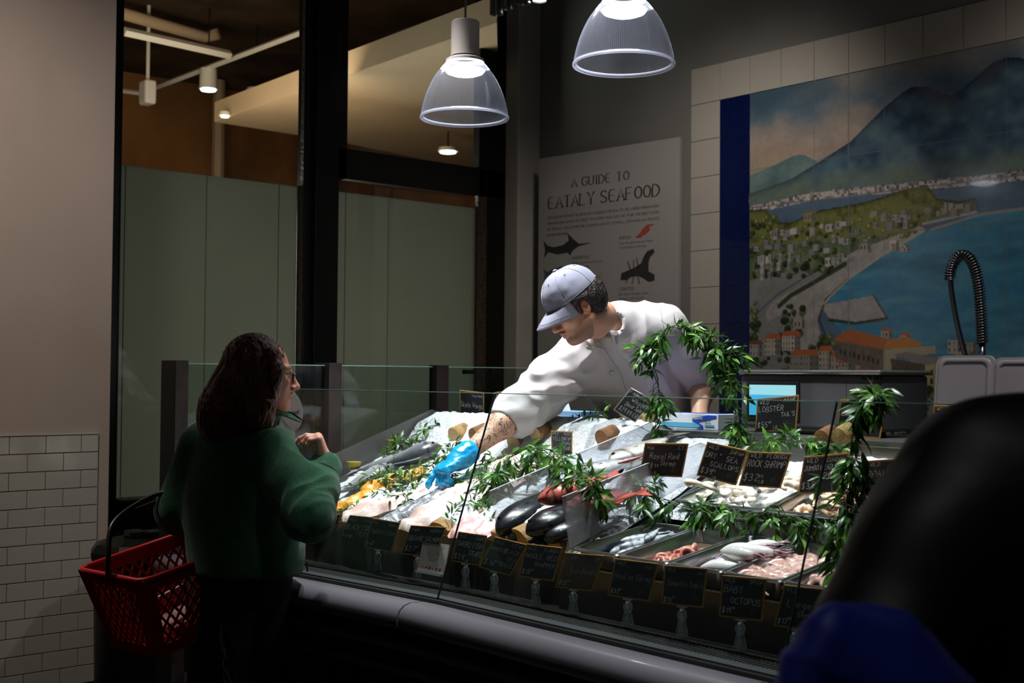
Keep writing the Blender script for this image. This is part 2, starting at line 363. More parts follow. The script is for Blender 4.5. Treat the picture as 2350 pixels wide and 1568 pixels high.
# ------------------------------------------------------------------ seafood display counter
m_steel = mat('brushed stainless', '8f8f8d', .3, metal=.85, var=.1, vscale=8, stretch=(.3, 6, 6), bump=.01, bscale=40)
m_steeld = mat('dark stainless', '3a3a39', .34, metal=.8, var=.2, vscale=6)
m_bump = mat('pale enamel bumper', '56565a', .3, coat=.2, var=.03, vscale=3)
m_plinth = mat('dark cabinet panel', '171716', .35, metal=.5)
m_glass = glass_mat('clear counter glass', (.93, .97, .955), 1.0)
m_glass2 = glass_mat('green partition glass', (.80, .88, .86), 1.0)
m_edge = mat('green glass edge', '9fc6bb', .15, emit=0, spec=.8)
SJ1, SJ2, SA, SB = -2.93, -1.69, -4.26, -.45
TG0, TG1, ZG0, ZG1 = 2.262, 2.485, .828, 1.443
def off(s): return -.098*max(0, SJ1-s)
case = thing('display_counter', 'long refrigerated seafood counter with slanted glass front and pale rounded bumper', 'display counter', S(-2.5, 2.6, 0))
def strip(prof, ss, name, m, cap=True, smooth=False, parent=case):   # profile (t,z) swept along stations
    mb = MB(); n = len(prof); vs = [S(s, t+off(s), z) for s in ss for t, z in prof]
    fs = [(i*n+j, i*n+(j+1) % n, (i+1)*n+(j+1) % n, (i+1)*n+j) for i in range(len(ss)-1) for j in range(n)]
    fs += [tuple(range(n))[::-1], tuple(range((len(ss)-1)*n, len(ss)*n))]
    mb.add(vs, fs); return mb.build(name, m, parent, auto=smooth)
bp = [(2.255, .822), (2.215, .832), (2.17, .834), (2.148, .828), (2.132, .815), (2.124, .797), (2.124, .775), (2.132, .762), (2.15, .757), (2.255, .757)]
for a, b in ((SA, SJ1-.003), (SJ1+.003, SJ2-.003), (SJ2+.003, SB)): strip(bp, [a, b], 'bumper', m_bump, smooth=True)
def rect(t0, t1, z0, z1): return [(t0, z0), (t1, z0), (t1, z1), (t0, z1)]
SS = [SA, SJ1, SB]
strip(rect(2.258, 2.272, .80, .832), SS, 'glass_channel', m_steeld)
strip(rect(2.278, 2.315, .80, .835), SS, 'inner_sill', m_bump)
strip(rect(2.318, 2.332, .80, .826), SS, 'inner_sill', m_steel)
strip(rect(2.20, 2.56, .64, .757), SS, 'recess', mat('black recess', '060606', .6))
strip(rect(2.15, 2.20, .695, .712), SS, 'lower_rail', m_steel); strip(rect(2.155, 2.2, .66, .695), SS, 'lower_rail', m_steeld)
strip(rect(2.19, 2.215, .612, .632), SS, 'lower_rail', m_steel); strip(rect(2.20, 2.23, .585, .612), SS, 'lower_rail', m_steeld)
for a, b in ((SA+.05, -3.62), (-3.6, SJ1-.02), (SJ1+.02, -2.3), (-2.28, SJ2), (SJ2+.02, SB)): strip(rect(2.235, 2.25, .12, .58), [a, b], 'base_panel', m_plinth)
strip(rect(2.27, 3.3, .08, .64), SS, 'carcass', m_plinth); strip(rect(2.33, 3.2, 0, .08), SS, 'kickboard', m_black)
# air grille with slots
mb = MB(); s = SA
while s < SB-.02:
    mb.box(S(s, 2.372+off(s), .824), (.006, .075, .006)); s += .0135
mb.build('air_grille', m_steel, case)
strip(rect(2.336, 2.43, .78, .815), SS, 'grille_bed', m_black)
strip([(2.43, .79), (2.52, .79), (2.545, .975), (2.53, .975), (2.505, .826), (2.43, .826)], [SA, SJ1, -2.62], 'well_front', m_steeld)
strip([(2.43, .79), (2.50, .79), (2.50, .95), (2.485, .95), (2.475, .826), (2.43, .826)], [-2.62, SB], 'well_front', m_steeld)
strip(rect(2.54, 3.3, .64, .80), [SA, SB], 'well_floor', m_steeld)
# slanted glass panes, two joints
gw = []
for a, b in ((SA, SJ1-.004), (SJ1+.004, SJ2-.004), (SJ2+.004, SB)):
    strip([(TG0, ZG0-.02), (TG0+.009, ZG0-.02), (TG1+.009, ZG1), (TG1, ZG1)], [a, b], 'glass_pane', m_glass)
    e = strip([(TG1-.001, ZG1), (TG1+.010, ZG1), (TG1+.010, ZG1+.0025), (TG1-.001, ZG1+.0025)], [a, b], 'glass_edge', m_edge)
for s in (SJ1, SJ2):
    mb = MB(); mb.prism([S(s-.0014, TG0, ZG0-.01), S(s+.0014, TG0, ZG0-.01), S(s+.0014, TG1, ZG1), S(s-.0014, TG1, ZG1)], N*.006)
    mb.build('glass_joint', mat('dark joint', '16201e', .2), case)
# bed trays
def bedz(t, s=-3.5):
    a = min(1.1, max(0, (t-2.545)/.75)); hi = 1.275 if s < -2.95 else 1.245
    return .965 + (hi-.965)*a
strip([(2.545, .93), (3.30, 1.245), (3.30, 1.22), (2.56, .90)], [SA+.02, -2.62], 'bed_tray', m_steel)
# left end panel
def P(s, pts, th, name, m, parent=case): 
    return MB().prism([S(s, t, z) for t, z in pts], D*th).build(name, m, parent)
m_frostp = glass_mat('frosted acrylic', (.75, .76, .78), .6, rough=.2, haze=.17, hazec=(.86, .82, .86))
sL = -4.30
a = st(on_s(693, 1076, sL)); b = st(on_s(990, 940, sL)); c = st(on_s(1001, 944, sL)); e_ = st(on_s(1012, 968, sL))
P(sL, [(2.50, .93), (2.50, 1.06), (a[1], a[2]), (b[1], b[2]), (c[1], c[2]), (e_[1], e_[2]), (3.5, 1.29), (3.5, .80), (2.5, .80)], .004, 'end_panel', m_frostp)
P(sL-.02, [(2.36, .80), (2.56, .93), (3.5, 1.27), (3.5, 0), (2.36, 0)], .015, 'end_panel', m_steeld)
# back ledge
ZL = 1.312
led = thing('service_ledge', 'stainless service ledge running behind the fish beds', 'ledge', S(-2, 3.5, 0))
mb = MB(); mb.sbox(-4.26, .3, 3.306, 3.72, ZL-.022, ZL-.0005); mb.build('ledge_top', m_steel, led, bevel=.003)
MB().sbox(-4.26, .3, 3.31, 3.33, 1.0, ZL-.022).build('ledge_front', m_steel, led)
MB().sbox(-4.26, .3, 3.36, 3.40, 0, ZL-.022).build('ledge_support', m_plinth, led)
# frosted dividers
for s, (x0, y0, x1, y1, x2, y2, x3, y3) in ((-2.95, (1122, 1127, 1138, 1205, 1494, 968, 1545, 993)), (-2.615, (1289, 1140, 1307, 1258, 1605, 1016, 1690, 1020))):
    q = [st(on_s(*p, s)) for p in ((x0, y0), (x1, y1), (x3, y3), (x2, y2))]
    q = [(a[1], a[2]) for a in q]; q[2] = (3.29, 1.24)
    P(s, q, .004, 'divider', m_frostp)
    P(s-.0005, [q[0], (q[0][0]+.0, q[0][1]-.002), (q[3][0], q[3][1]-.002), q[3]], .005, 'divider_edge', mat('acrylic edge', 'd8d8e0', .2))
# right hand section: two tiers of pans with a stainless step
SC0 = -2.60
strip([(2.50, .945), (2.87, 1.0), (2.87, .98), (2.5, .92)], [SC0, SB], 'pan_shelf', m_steeld)
mb = MB(); mb.sbox(SC0+.14, SB, 2.86, 2.875, .92, 1.085); mb.sbox(SC0+.14, SB, 2.86, 2.90, 1.083, 1.09); mb.build('step_riser', m_steel, case)
mb = MB(); mb.prism([S(SC0+.05, 2.88, 1.02), S(SC0+.05, 3.3, 1.13), S(SC0+.05, 3.3, 1.11), S(SC0+.05, 2.88, 1.0)], D*(SB-SC0-.05)); mb.build('pan_shelf', m_steeld, case)

# ------------------------------------------------------------------ glass partition at the far left end
part = thing('glass_partition', 'clear glass partition with dark square posts at the far left end of the counter', 'partition', S(-4.5, 2.8, 0))
m_post = mat('worn black post', '070606', .6, color2='131110', vscale=7, detail=6)
m_post_lit = mat('lit scuffed post face', '241d1b', .5, color2='3a2f2b', vscale=12)  # lighter brown copy for the lit side of each post, light painted in
def post(x0, xc, x1, ytop, s):
    k = (on_s(xc, ytop, s)); t = st(k)[1]; tb = st(on_s(x1, ytop, s))[1]; sl = st(on_t(x0, ytop, t))[0]
    MB().sbox(sl, s, t, tb, 0, k.z).build('post', m_post, part, bevel=.002)
    MB().sbox(s, s+.0015, t+.001, tb-.001, 0, k.z-.002).build('post_face', m_post_lit, part); return t, tb, k.z
p1 = post(370, 403, 433, 827, -4.45); p2 = post(723, 755, 785, 833, -4.45); p3 = post(985, 1002, 1030, 838, -4.45)
for a, b in ((p1[1], p2[0]), (p2[1], p3[0]), (p3[1], 4.25)):
    MB().sbox(-4.487, -4.479, a+.002, b-.002, .9, 1.535).build('glass_pane', m_glass2, part)
    MB().sbox(-4.488, -4.478, a+.002, b-.002, 1.535, 1.538).build('glass_edge', m_edge, part)
for a, b in ((3.62, 3.66), (3.78, 3.82)): MB().sbox(-4.50, -4.46, a, b, 1.505, 1.525).build('glass_clamp', m_black, part)
# oval fish sign on the partition
sgn = thing('oval_sign', 'greyish pink oval sign with a dark fish, beside the face of the woman in green', 'sign', on_s(672, 940, -4.478))
c = on_s(668, 942, -4.477); ax = (N, Z)
def oval(r1, r2, dz=0, tilt=.25):
    return [c + D*dz + N*(r1*math.cos(a)*math.cos(tilt)-r2*math.sin(a)*math.sin(tilt)) + Z*(r2*math.sin(a)*math.cos(tilt)+r1*math.cos(a)*math.sin(tilt)) for a in [2*math.pi*i/40 for i in range(40)]]
MB().prism(oval(.052, .083), D*.004).build('rim', mat('pale green rim', '6f8078', .3), sgn)
MB().prism(oval(.047, .078, .0035), D*.003).build('face', mat('greyish pink card', '6d615e', .6), sgn)
mb = MB(); o_ = c+D*.0068
mb.add([o_+N*a+Z*b for a, b in ((-.034, -.014), (-.02, -.006), (.0, -.004), (.02, -.006), (.034, .004), (.034, -.014), (.018, -.016), (0, -.02), (-.02, -.018))], [tuple(range(9))])
mb.build('fish_mark', mat('dark print', '15161a', .7), sgn)

# ------------------------------------------------------------------ litter bin and things at the left
bx_ = on_z(310, 1195, 1.0); bin_ = thing('litter_bin', 'black bin with raised domed lid behind the red basket', 'bin', S(-4.95, 2.15, 0))
c = dep(310, 1200, 5.2); c.z = 0; zb = dep(310, 1225, 5.2).z
mb = MB(); mb.lathe(c, [(0, 0), (.15, 0), (.165, zb-.12), (.13, zb-.1)], 24); mb.build('body', m_black, bin_, auto=True)
mb = MB(); mb.lathe(c+Z*(zb-.1), [(.0, 0), (.185, 0), (.19, .03), (.165, .065), (.10, .085), (0, .085)], 8); mb.build('lid', m_black, bin_, bevel=.006)
mb = MB(); mb.box(c+Z*(zb+.0), (.07, .07, .03)); mb.box(c+CR*.075+Z*(zb+.0), (.06, .07, .03)); mb.build('lid_flap', m_black, bin_, bevel=.006)

# ------------------------------------------------------------------ things on the ledge
def quadtext(*a, **k): pass
m_card = mat('white carton', 'd9dce4', .6); m_blue = mat('blue print', '1f48b8', .5); m_cyan = mat('light blue print', '5aa9cf', .5); m_dblue = mat('navy print', '16307a', .5)
m_lblue = mat('pale blue carton', '7fa3cf', .6)
# vinyl glove box
tf = 3.42
a = st(on_t(1490, 946, tf)); b = st(on_t(1648, 985, tf)); s0, s1 = a[0], b[0]; z0, z1 = ZL, on_t(1570, 949, tf).z
gb = thing('glove_box', 'white glove carton with blue swoosh and light blue band on the ledge', 'box', S((s0+s1)/2, tf+.06, ZL))
MB().sbox(s0, s1, tf, tf+.115, z0, z1).build('carton', m_card, gb, bevel=.001)
h = z1-z0; wd = s1-s0
def onbox(pts, m, name, dd=.0006, parent=gb): 
    return MB().prism([S(s0+u*wd, tf-dd, z0+v*h) for u, v in pts], -N*.0004).build(name, m, parent)
onbox([(0, .12), (.72, .12), (.76, .22), (.74, .32), (.69, .42), (0, .42)], m_cyan, 'blue_band')
onbox([(.70, .02), (.78, .02), (.80, .15), (.79, .26), (.74, .40), (.73, .5), (.98, .78), (.98, .93), (.86, .93), (.64, .72), (.64, .56), (.68, .45), (.74, .32), (.76, .22), (.74, .1)], m_blue, 'swoosh', .0012)
onbox([(.82, .2), (.95, .2), (.95, .32), (.82, .32)], m_cyan, 'size_mark', .0012)
MB().prism([S(s0+.02, tf+.03, z1+.0006), S(s1-.02, tf+.03, z1+.0006), S(s1-.02, tf+.09, z1+.0006), S(s0+.02, tf+.09, z1+.0006)], Z*.0005).build('top_print', m_blue, gb)
GLOVE = (s0, wd, tf, z0, h, gb)
# two blue cartons
BL = []
for i, (x0, x1, y0, y1, lab) in enumerate(((1204, 1271, 945, 975, 'pale blue glove carton under the white sleeve, left of its twin'), (1273, 1333, 944, 973, 'light blue glove carton with navy stripe, right of its twin'))):
    a = st(on_t(x0, y0, 3.45)); b = st(on_t(x1, y1, 3.45)); zz = on_t((x0+x1)/2, y0, 3.45).z
    t_ = thing('glove_box', lab, 'box', S((a[0]+b[0])/2, 3.5, ZL), 'blue glove cartons on the ledge')
    MB().sbox(a[0], b[0], 3.45, 3.55, ZL, zz).build('carton', m_lblue, t_, bevel=.001)
    MB().sbox(a[0]+.001, b[0]-.001, 3.449, 3.4495, ZL+.010, ZL+.024).build('stripe', m_dblue, t_); BL.append((a[0], b[0], zz, t_))
t_ = MB().prism([on_t(1255, 944, 3.51), on_t(1302, 944, 3.51), on_t(1297, 926, 3.51), on_t(1262, 930, 3.51)], N*.02).build('folded_paper', m_card)
tag(t_, 'folded white paper standing behind the blue glove cartons', 'paper')
# brown paper bag and wooden paddle
m_kraft = mat('tan wrapping paper', 'b89a6a', .8, var=.15, vscale=20, bump=.2, bscale=25)
pts = [on_t(x, y, 3.36) for x, y in ((1405, 992), (1420, 972), (1450, 955), (1490, 945), (1492, 975), (1470, 990), (1440, 996))]
mb = MB(); mb.prism(pts, N*.05); o = mb.build('wrapping_paper', m_kraft, bevel=.008); tag(o, 'crumpled tan wrapping paper on the ledge behind the sole card', 'paper')
m_wood = mat('pale wood', 'b89b6c', .6, var=.15, vscale=12, stretch=(8, 1, 1))
pa = [on_t(1366, 990, 3.29)+Z*.02, on_t(1378, 980, 3.3)+Z*.012, on_t(1400, 971, 3.31), on_t(1425, 961, 3.32), on_t(1440, 957, 3.33)]
o = MB().tube(smoothpath(pa, 4), [.011]*3+[.013]*3+[.009]*11, 10, sq=.5).build('wooden_paddle', m_wood, smooth=True); tag(o, 'pale wooden paddle handle lying on the ledge beside the brown log end', 'paddle')
# scale / label printer
tf = 3.43
a = st(on_t(1700, 860, tf)); b = st(on_t(2022, 985, tf)); zt_ = on_t(1860, 852, tf).z
pr = thing('label_scale', 'dark grey label scale with glowing blue screen on the ledge', 'scale', S((a[0]+b[0])/2, tf+.15, ZL))
zb_ = ZL+.018
MB().sbox(a[0], b[0], tf, tf+.28, zb_, zt_-.012).build('body', mat('grey plastic housing', '4c4c50', .4, var=.05, vscale=3), pr, bevel=.01)
mb = MB(); mb.sbox(a[0]-.004, b[0]+.006, tf-.012, tf+.29, zt_-.012, zt_+.004); mb.build('top_plate', m_steel, pr, bevel=.006)
x0 = st(on_t(1715, 875, tf)); x1 = st(on_t(1836, 965, tf)); MB().sbox(x0[0], x1[0], tf-.004, tf, x1[2], x0[2]).build('screen_bezel', mat('dark bezel', '1d1e22', .3), pr, bevel=.001)
x0 = st(on_t(1722, 883, tf)); x1 = st(on_t(1828, 956, tf))
scr = MB(); scr.sbox(x0[0], x1[0], tf-.0055, tf-.004, x1[2], x0[2]); scr.build('screen', mat('pale blue lit screen', (0.0, 0.0, 0.0), emit=.95, emc='9fe0ea'), pr)
scr = MB(); scr.sbox(x0[0], x1[0], tf-.0062, tf-.0055, x1[2], x0[2]-.034); scr.build('screen_panel', mat('blue lit screen', (0, 0, 0), emit=.95, emc='3fb4e6'), pr)
x2 = st(on_t(1942, 900, tf)); MB().sbox(x2[0], x2[0]+.001, tf-.0008, tf, zb_, zt_-.012).build('seam', m_black, pr)
x0 = st(on_t(1978, 862, tf)); x1 = st(on_t(2016, 872, tf)); MB().sbox(x0[0], x1[0], tf-.003, tf+.001, x1[2], x0[2]).build('grip', m_black, pr)
for u in (.12, .5, .88): MB().lathe(S(a[0]+(b[0]-a[0])*u, tf+.1, ZL), [(0, 0), (.02, 0), (.015, .018), (0, .018)], 16).build('foot', m_black, pr)
# back work table, standing white trays and sprayer tap
bt = thing('work_table', 'stainless work table along the mural wall', 'table', S(-1.5, 4.7, 0))
MB().sbox(-4.0, .8, 4.35, 5.1, .86, .9).build('table_top', m_steel, bt)
for s in (-3.9, .7):
    for t in (4.4, 5.0): MB().sbox(s-.02, s+.02, t-.02, t+.02, 0, .86).build('leg', m_steel, bt)
m_tray = mat('frosted white plastic tray', 'b9b6bd', .35, var=.03, vscale=4)
def tray(x0, y0, x1, y1, t, lab, lean=.12):
    A = on_t(x0, y0, t); B = on_t(x1, y0, t); w_ = (B-A).length; zt = A.z; hh = zt-.9
    o = thing('plastic_tray', lab, 'tray', S(st(A)[0]+w_/2, t, .9), 'white trays on the work table')
    up = (Z+N*lean).normalized()
    def rr(ins, dep_, z_=0): 
        r = .035-ins*.4; pts = []
        for cx, cy, a0 in ((w_-ins-r, hh-ins-r, 0), (ins+r, hh-ins-r, 90), (ins+r, ins+r, 180), (w_-ins-r, ins+r, 270)):
            for k in range(5): a = R(a0+k*22.5); pts.append(S(st(A)[0]+cx+r*math.cos(a), t-.14, .9)+up*(cy+r*math.sin(a))+N*dep_)
        return pts
    MB().prism(rr(0, 0), N*.02).build('tray_body', m_tray, o)
    R1 = rr(.012, -.004); R2 = rr(.028, -.004); n = 20
    mb = MB(); mb.add(R1+R2+rr(.008, .004)+rr(.032, .004), [(i, (i+1) % n, (i+1) % n+n, i+n) for i in range(n)]+[(i+2*n, (i+1) % n+2*n, (i+1) % n, i) for i in range(n)]+[(i+n, (i+1) % n+n, (i+1) % n+3*n, i+3*n) for i in range(n)])
    mb.build('tray_rim', m_tray, o, smooth=True)
tray(2167, 814, 2300, 920, 4.55, 'frosted white plastic tray standing under the sprayer tap')
tray(2296, 818, 2450, 920, 4.65, 'frosted white plastic tray at the right edge, behind the first')
tp = thing('sprayer_tap', 'tall steel sprayer tap with a coiled spring neck in front of the mural', 'tap', on_t(2255, 900, 4.85))
T = 4.85
m_tapm = mat('tap steel', '77777a', .25, metal=1)
path = smoothpath([on_t(x, y, T) for x, y in ((2180, 642), (2181, 625), (2189, 602), (2204, 586), (2222, 590), (2236, 612), (2246, 655), (2250, 700), (2253, 750), (2254, 790))], 10)
mb = MB(); mb.tube(path, .013, 10); mb.build('hose', mat('black hose', '111112', .4), tp, smooth=True)
coil = []; L = [0]
for i in range(1, len(path)): L.append(L[-1]+(path[i]-path[i-1]).length)
tot = L[-1]; n = 46*12
for i in range(n):
    q = tot*i/n; j = max(1, next((k for k in range(len(L)) if L[k] >= q), len(L)-1)); u = (q-L[j-1])/max(1e-6, L[j]-L[j-1]); p = path[j-1].lerp(path[j], u); tg = (path[j]-path[j-1]).normalized()
    a = N-tg*N.dot(tg); a.normalize(); b = tg.cross(a); an = 2*math.pi*i/12; coil.append(p+(a*math.cos(an)+b*math.sin(an))*.021)
MB().tube(coil, .0042, 5).build('spring', m_tapm, tp, smooth=True)
MB().tube([on_t(2254, 788, T), on_t(2254, 830, T), on_t(2254, 900, T)]+[S(st(on_t(2254, 900, T))[0], T, .9)], .014, 12).build('riser', m_tapm, tp, smooth=True)
MB().tube(smoothpath([on_t(x, y, T-.01) for x, y in ((2182, 640), (2184, 670), (2196, 740), (2214, 812), (2230, 870))], 6), .0115, 10).build('spray_arm', m_tapm, tp, smooth=True)
# ------------------------------------------------------------------ stroke lettering (chalk hand, and a thin roman with serifs)
G = {
'A': '0,0 .5,1 1,0;.2,.35 .8,.35', 'B': '0,0 0,1 .6,1 .85,.85 .8,.6 .5,.52 0,.52;.5,.52 .95,.4 .95,.12 .6,0 0,0', 'C': '.95,.82 .7,1 .3,1 0,.7 0,.3 .3,0 .7,0 .95,.18',
'D': '0,0 0,1 .5,1 .95,.7 .95,.3 .5,0 0,0', 'E': '.85,1 0,1 0,0 .85,0;0,.52 .7,.52', 'F': '.85,1 0,1 0,0;0,.52 .7,.52', 'G': '.95,.82 .7,1 .3,1 0,.7 0,.3 .3,0 .7,0 .95,.2 .95,.45 .6,.45',
'H': '0,0 0,1;.9,0 .9,1;0,.5 .9,.5', 'I': '.2,0 .2,1', 'J': '.7,1 .7,.2 .5,0 .2,0 0,.2;.35,1 1,1', 'K': '0,0 0,1;.85,1 0,.42;.25,.58 .9,0', 'L': '0,1 0,0 .8,0', 'M': '0,0 .05,1 .5,.35 .95,1 1,0',
'N': '0,0 0,1 .9,0 .9,1', 'O': '.5,1 .15,.85 0,.5 .15,.15 .5,0 .85,.15 1,.5 .85,.85 .5,1', 'P': '0,0 0,1 .6,1 .9,.82 .85,.58 .5,.48 0,.48', 'Q': '.5,1 .15,.85 0,.5 .15,.15 .5,0 .85,.15 1,.5 .85,.85 .5,1;.6,.25 1,-.1',
'R': '0,0 0,1 .6,1 .9,.82 .85,.58 .5,.5 0,.5;.4,.5 .95,0', 'S': '.85,.85 .6,1 .25,1 .03,.78 .2,.56 .7,.44 .9,.22 .65,0 .25,0 0,.15', 'T': '0,1 1,1;.5,1 .5,0', 'U': '0,1 0,.25 .25,0 .65,0 .9,.25 .9,1',
'V': '0,1 .45,0 .9,1', 'W': '0,1 .25,0 .5,.7 .75,0 1,1', 'X': '0,0 .9,1;0,1 .9,0', 'Y': '0,1 .45,.5 .9,1;.45,.5 .45,0', 'Z': '0,1 .9,1 0,0 .9,0',
'a': '.7,.5 .4,.62 .1,.45 .05,.15 .3,0 .6,.1 .7,.3;.7,.6 .7,.1 .85,0', 'b': '.05,1 .05,0;.05,.4 .35,.6 .7,.45 .7,.15 .35,0 .05,.12', 'c': '.7,.5 .4,.6 .1,.45 .1,.12 .4,0 .7,.1', 'd': '.7,1 .7,0;.7,.4 .4,.6 .05,.4 .05,.12 .35,0 .7,.15',
'e': '.05,.32 .7,.34 .6,.55 .3,.6 .05,.4 .08,.12 .35,0 .7,.1', 'f': '.6,.95 .4,1 .25,.85 .25,0;0,.58 .55,.58', 'g': '.7,.5 .4,.62 .1,.45 .1,.18 .4,.05 .7,.2;.7,.6 .7,-.2 .4,-.38 .1,-.28', 'h': '.05,1 .05,0;.05,.4 .35,.6 .62,.45 .62,0',
'i': '.2,.58 .2,0;.2,.8 .22,.83', 'k': '.05,1 .05,0;.6,.6 .05,.25 .65,0', 'l': '.2,1 .2,.05 .35,0', 'm': '.05,.6 .05,0;.05,.45 .25,.6 .42,.45 .42,0;.42,.45 .65,.6 .85,.45 .85,0', 'n': '.05,.6 .05,0;.05,.42 .35,.6 .6,.45 .6,0',
'o': '.38,.6 .1,.48 .03,.28 .12,.06 .38,0 .62,.08 .7,.3 .62,.5 .38,.6', 'p': '.05,.6 .05,-.38;.05,.45 .35,.6 .7,.45 .7,.15 .35,0 .05,.12', 'q': '.7,.6 .7,-.38;.7,.45 .35,.6 .05,.4 .05,.15 .35,0 .7,.12', 'r': '.05,.6 .05,0;.05,.4 .3,.6 .55,.55', 's': '.6,.52 .35,.6 .1,.5 .15,.35 .5,.26 .58,.1 .35,0 .05,.06',
't': '.3,.95 .3,.08 .5,0;.05,.6 .6,.6', 'u': '.05,.6 .05,.15 .3,0 .6,.15;.6,.6 .6,0', 'v': '0,.6 .3,0 .6,.6', 'w': '0,.6 .2,0 .42,.45 .62,0 .85,.6', 'x': '0,0 .6,.6;0,.6 .6,0', 'y': '0,.6 .32,.05;.65,.6 .32,.05 .1,-.35', 'z': '0,.6 .6,.6 0,0 .6,0',
'0': '.4,1 .1,.8 0,.5 .1,.2 .4,0 .7,.2 .8,.5 .7,.8 .4,1', '1': '.1,.8 .4,1 .4,0', '2': '.05,.8 .3,1 .65,.95 .75,.7 .5,.4 0,0 .8,0', '3': '.05,.9 .35,1 .7,.88 .65,.62 .35,.52;.35,.52 .75,.4 .75,.12 .4,0 .05,.1', '4': '.6,0 .6,1 0,.35 .85,.35',
'5': '.75,1 .15,1 .1,.58 .45,.65 .78,.45 .72,.12 .4,0 .05,.1', '6': '.65,1 .2,.7 .05,.3 .25,0 .6,.03 .72,.28 .5,.5 .15,.4', '7': '0,1 .8,1 .3,0', '8': '.4,.52 .1,.7 .2,.95 .4,1 .6,.95 .7,.7 .4,.52 .05,.25 .2,.03 .4,0 .6,.03 .75,.25 .4,.52',
'9': '.7,.75 .5,.98 .2,.97 .05,.72 .25,.5 .55,.53 .7,.75 .65,.3 .5,0', '$': '.8,.8 .55,.95 .25,.93 .08,.72 .25,.54 .6,.44 .75,.22 .55,.03 .2,.03 .02,.18;.42,1.12 .42,-.12', '.': '.1,0 .14,.04', "'": '.1,1 .05,.8', '-': '.1,.45 .6,.45', ',': '.15,.05 .05,-.15', '"': '.1,1 .05,.82;.35,1 .3,.82', ' ': '', '/': '0,-.1 .6,1.05',
}
NAR = {'I': .45, 'i': .38, 'l': .42, '.': .3, "'": .25, ' ': .5, 'j': .5, 't': .62, 'f': .6, 'r': .6, '1': .6, 'M': 1.15, 'W': 1.15, 'm': 1.0, 'w': .98, 'c': .8, 's': .72, ',': .3}
def adv(ch): return NAR.get(ch, .85 if ch.islower() else 1.05)+.0
def textw(txt, h, asp=.62, gap=.22): return sum((adv(c)+gap)*asp*h for c in txt)-gap*asp*h
def put_text(mb, txt, o, U, V, Nn, h, wdt, asp=.62, gap=.22, jit=0, serif=False, rn=None, m=0):
    """o = base left point; U, V unit vectors along and up; wdt stroke width"""
    x = 0; rn = rn or rnd
    for ch in txt:
        dy = rn.uniform(-jit, jit)*h; sl = rn.uniform(-jit, jit)
        for pl in G.get(ch, '').split(';'):
            if not pl: continue
            pts = [tuple(map(float, q.split(','))) for q in pl.split()]
            pts = [((x+px_*asp*h*(1+sl*.6)+(py_*sl*h*.5)), dy+py_*h*(1+sl*.5)) for px_, py_ in pts]
            if len(pts) > 3 and h > .004:      # round the curves once
                cl = pts[0] == pts[-1]; q = [pts[0]]
                for i in range(len(pts)-1):
                    a, b = pts[i], pts[i+1]; q += [(a[0]*.75+b[0]*.25, a[1]*.75+b[1]*.25), (a[0]*.25+b[0]*.75, a[1]*.25+b[1]*.75)]
                q.append(pts[-1]); pts = q
            vs = []; L = len(pts)
            for i, (a, b) in enumerate(pts):
                p0 = pts[max(i-1, 0)]; p1 = pts[min(i+1, L-1)]; dx, dyy = p1[0]-p0[0], p1[1]-p0[1]; l = math.hypot(dx, dyy) or 1
                dx, dyy = dx/l, dyy/l; wv = wdt/2
                if serif: wv = wdt/2*(.30+.70*abs(dyy))
                elif jit: wv *= rn.uniform(.8, 1.15)
                e = wv*.6 if (i in (0, L-1) and not serif) else 0
                sg = -1 if i == 0 else 1
                for k in (-1, 1): vs.append(o+U*(a-dyy*wv*k+dx*e*sg)+V*(b+dx*wv*k+dyy*e*sg))
            mb.add(vs, [(2*i, 2*i+1, 2*i+3, 2*i+2) for i in range(L-1)], m)
            if serif:
                for i, j in ((0, 1), (L-1, L-2)):
                    a, b = pts[i]; c, d_ = pts[j]
                    if abs(d_-b) > .6*abs(c-a) and (abs(b) < .06*h or abs(b-h) < .06*h):
                        q = wdt*1.0; e = wdt*.14
                        mb.add([o+U*(a-q)+V*(b-e), o+U*(a+q)+V*(b-e), o+U*(a+q)+V*(b+e), o+U*(a-q)+V*(b+e)], [(0, 1, 2, 3)], m)
        x += (adv(ch)+gap)*asp*h
    return x
# lettering on the cartons
s0g, wdg, tfg, z0g, hg, gbo = GLOVE
mb = MB(); put_text(mb, 'VictoriaBay', S(s0g+.64*wdg, tfg-.0022, z0g+.63*hg), (D+Z*.07).normalized(), Z, -N, hg*.17, .0016, .55, .12); mb.build('lettering', m_card, gbo)
mb = MB(); put_text(mb, 'BLUE VINYL', S(s0g+.82*wdg, tfg-.0022, z0g+.50*hg), D, Z, -N, hg*.09, .0007, .5); put_text(mb, 'POWDER FREE', S(s0g+.82*wdg, tfg-.0022, z0g+.38*hg), D, Z, -N, hg*.07, .0006, .5); put_text(mb, 'L:', S(s0g+.78*wdg, tfg-.0022, z0g+.2*hg), D, Z, -N, hg*.12, .0009)
mb.build('lettering', mat('dark ink', '2a2c33', .7), gbo)
for i, (a, b, zz, t_) in enumerate(BL):
    mb = MB()
    if i == 0: put_text(mb, '100', S(b-.045, 3.4485, zz-.022), D, Z, -N, .014, .003)
    else: put_text(mb, 'EXAMINATION GLOVES', S(a+.02, 3.4485, zz-.022), D, Z, -N, .005, .0006)
    mb.build('lettering', m_card, t_)

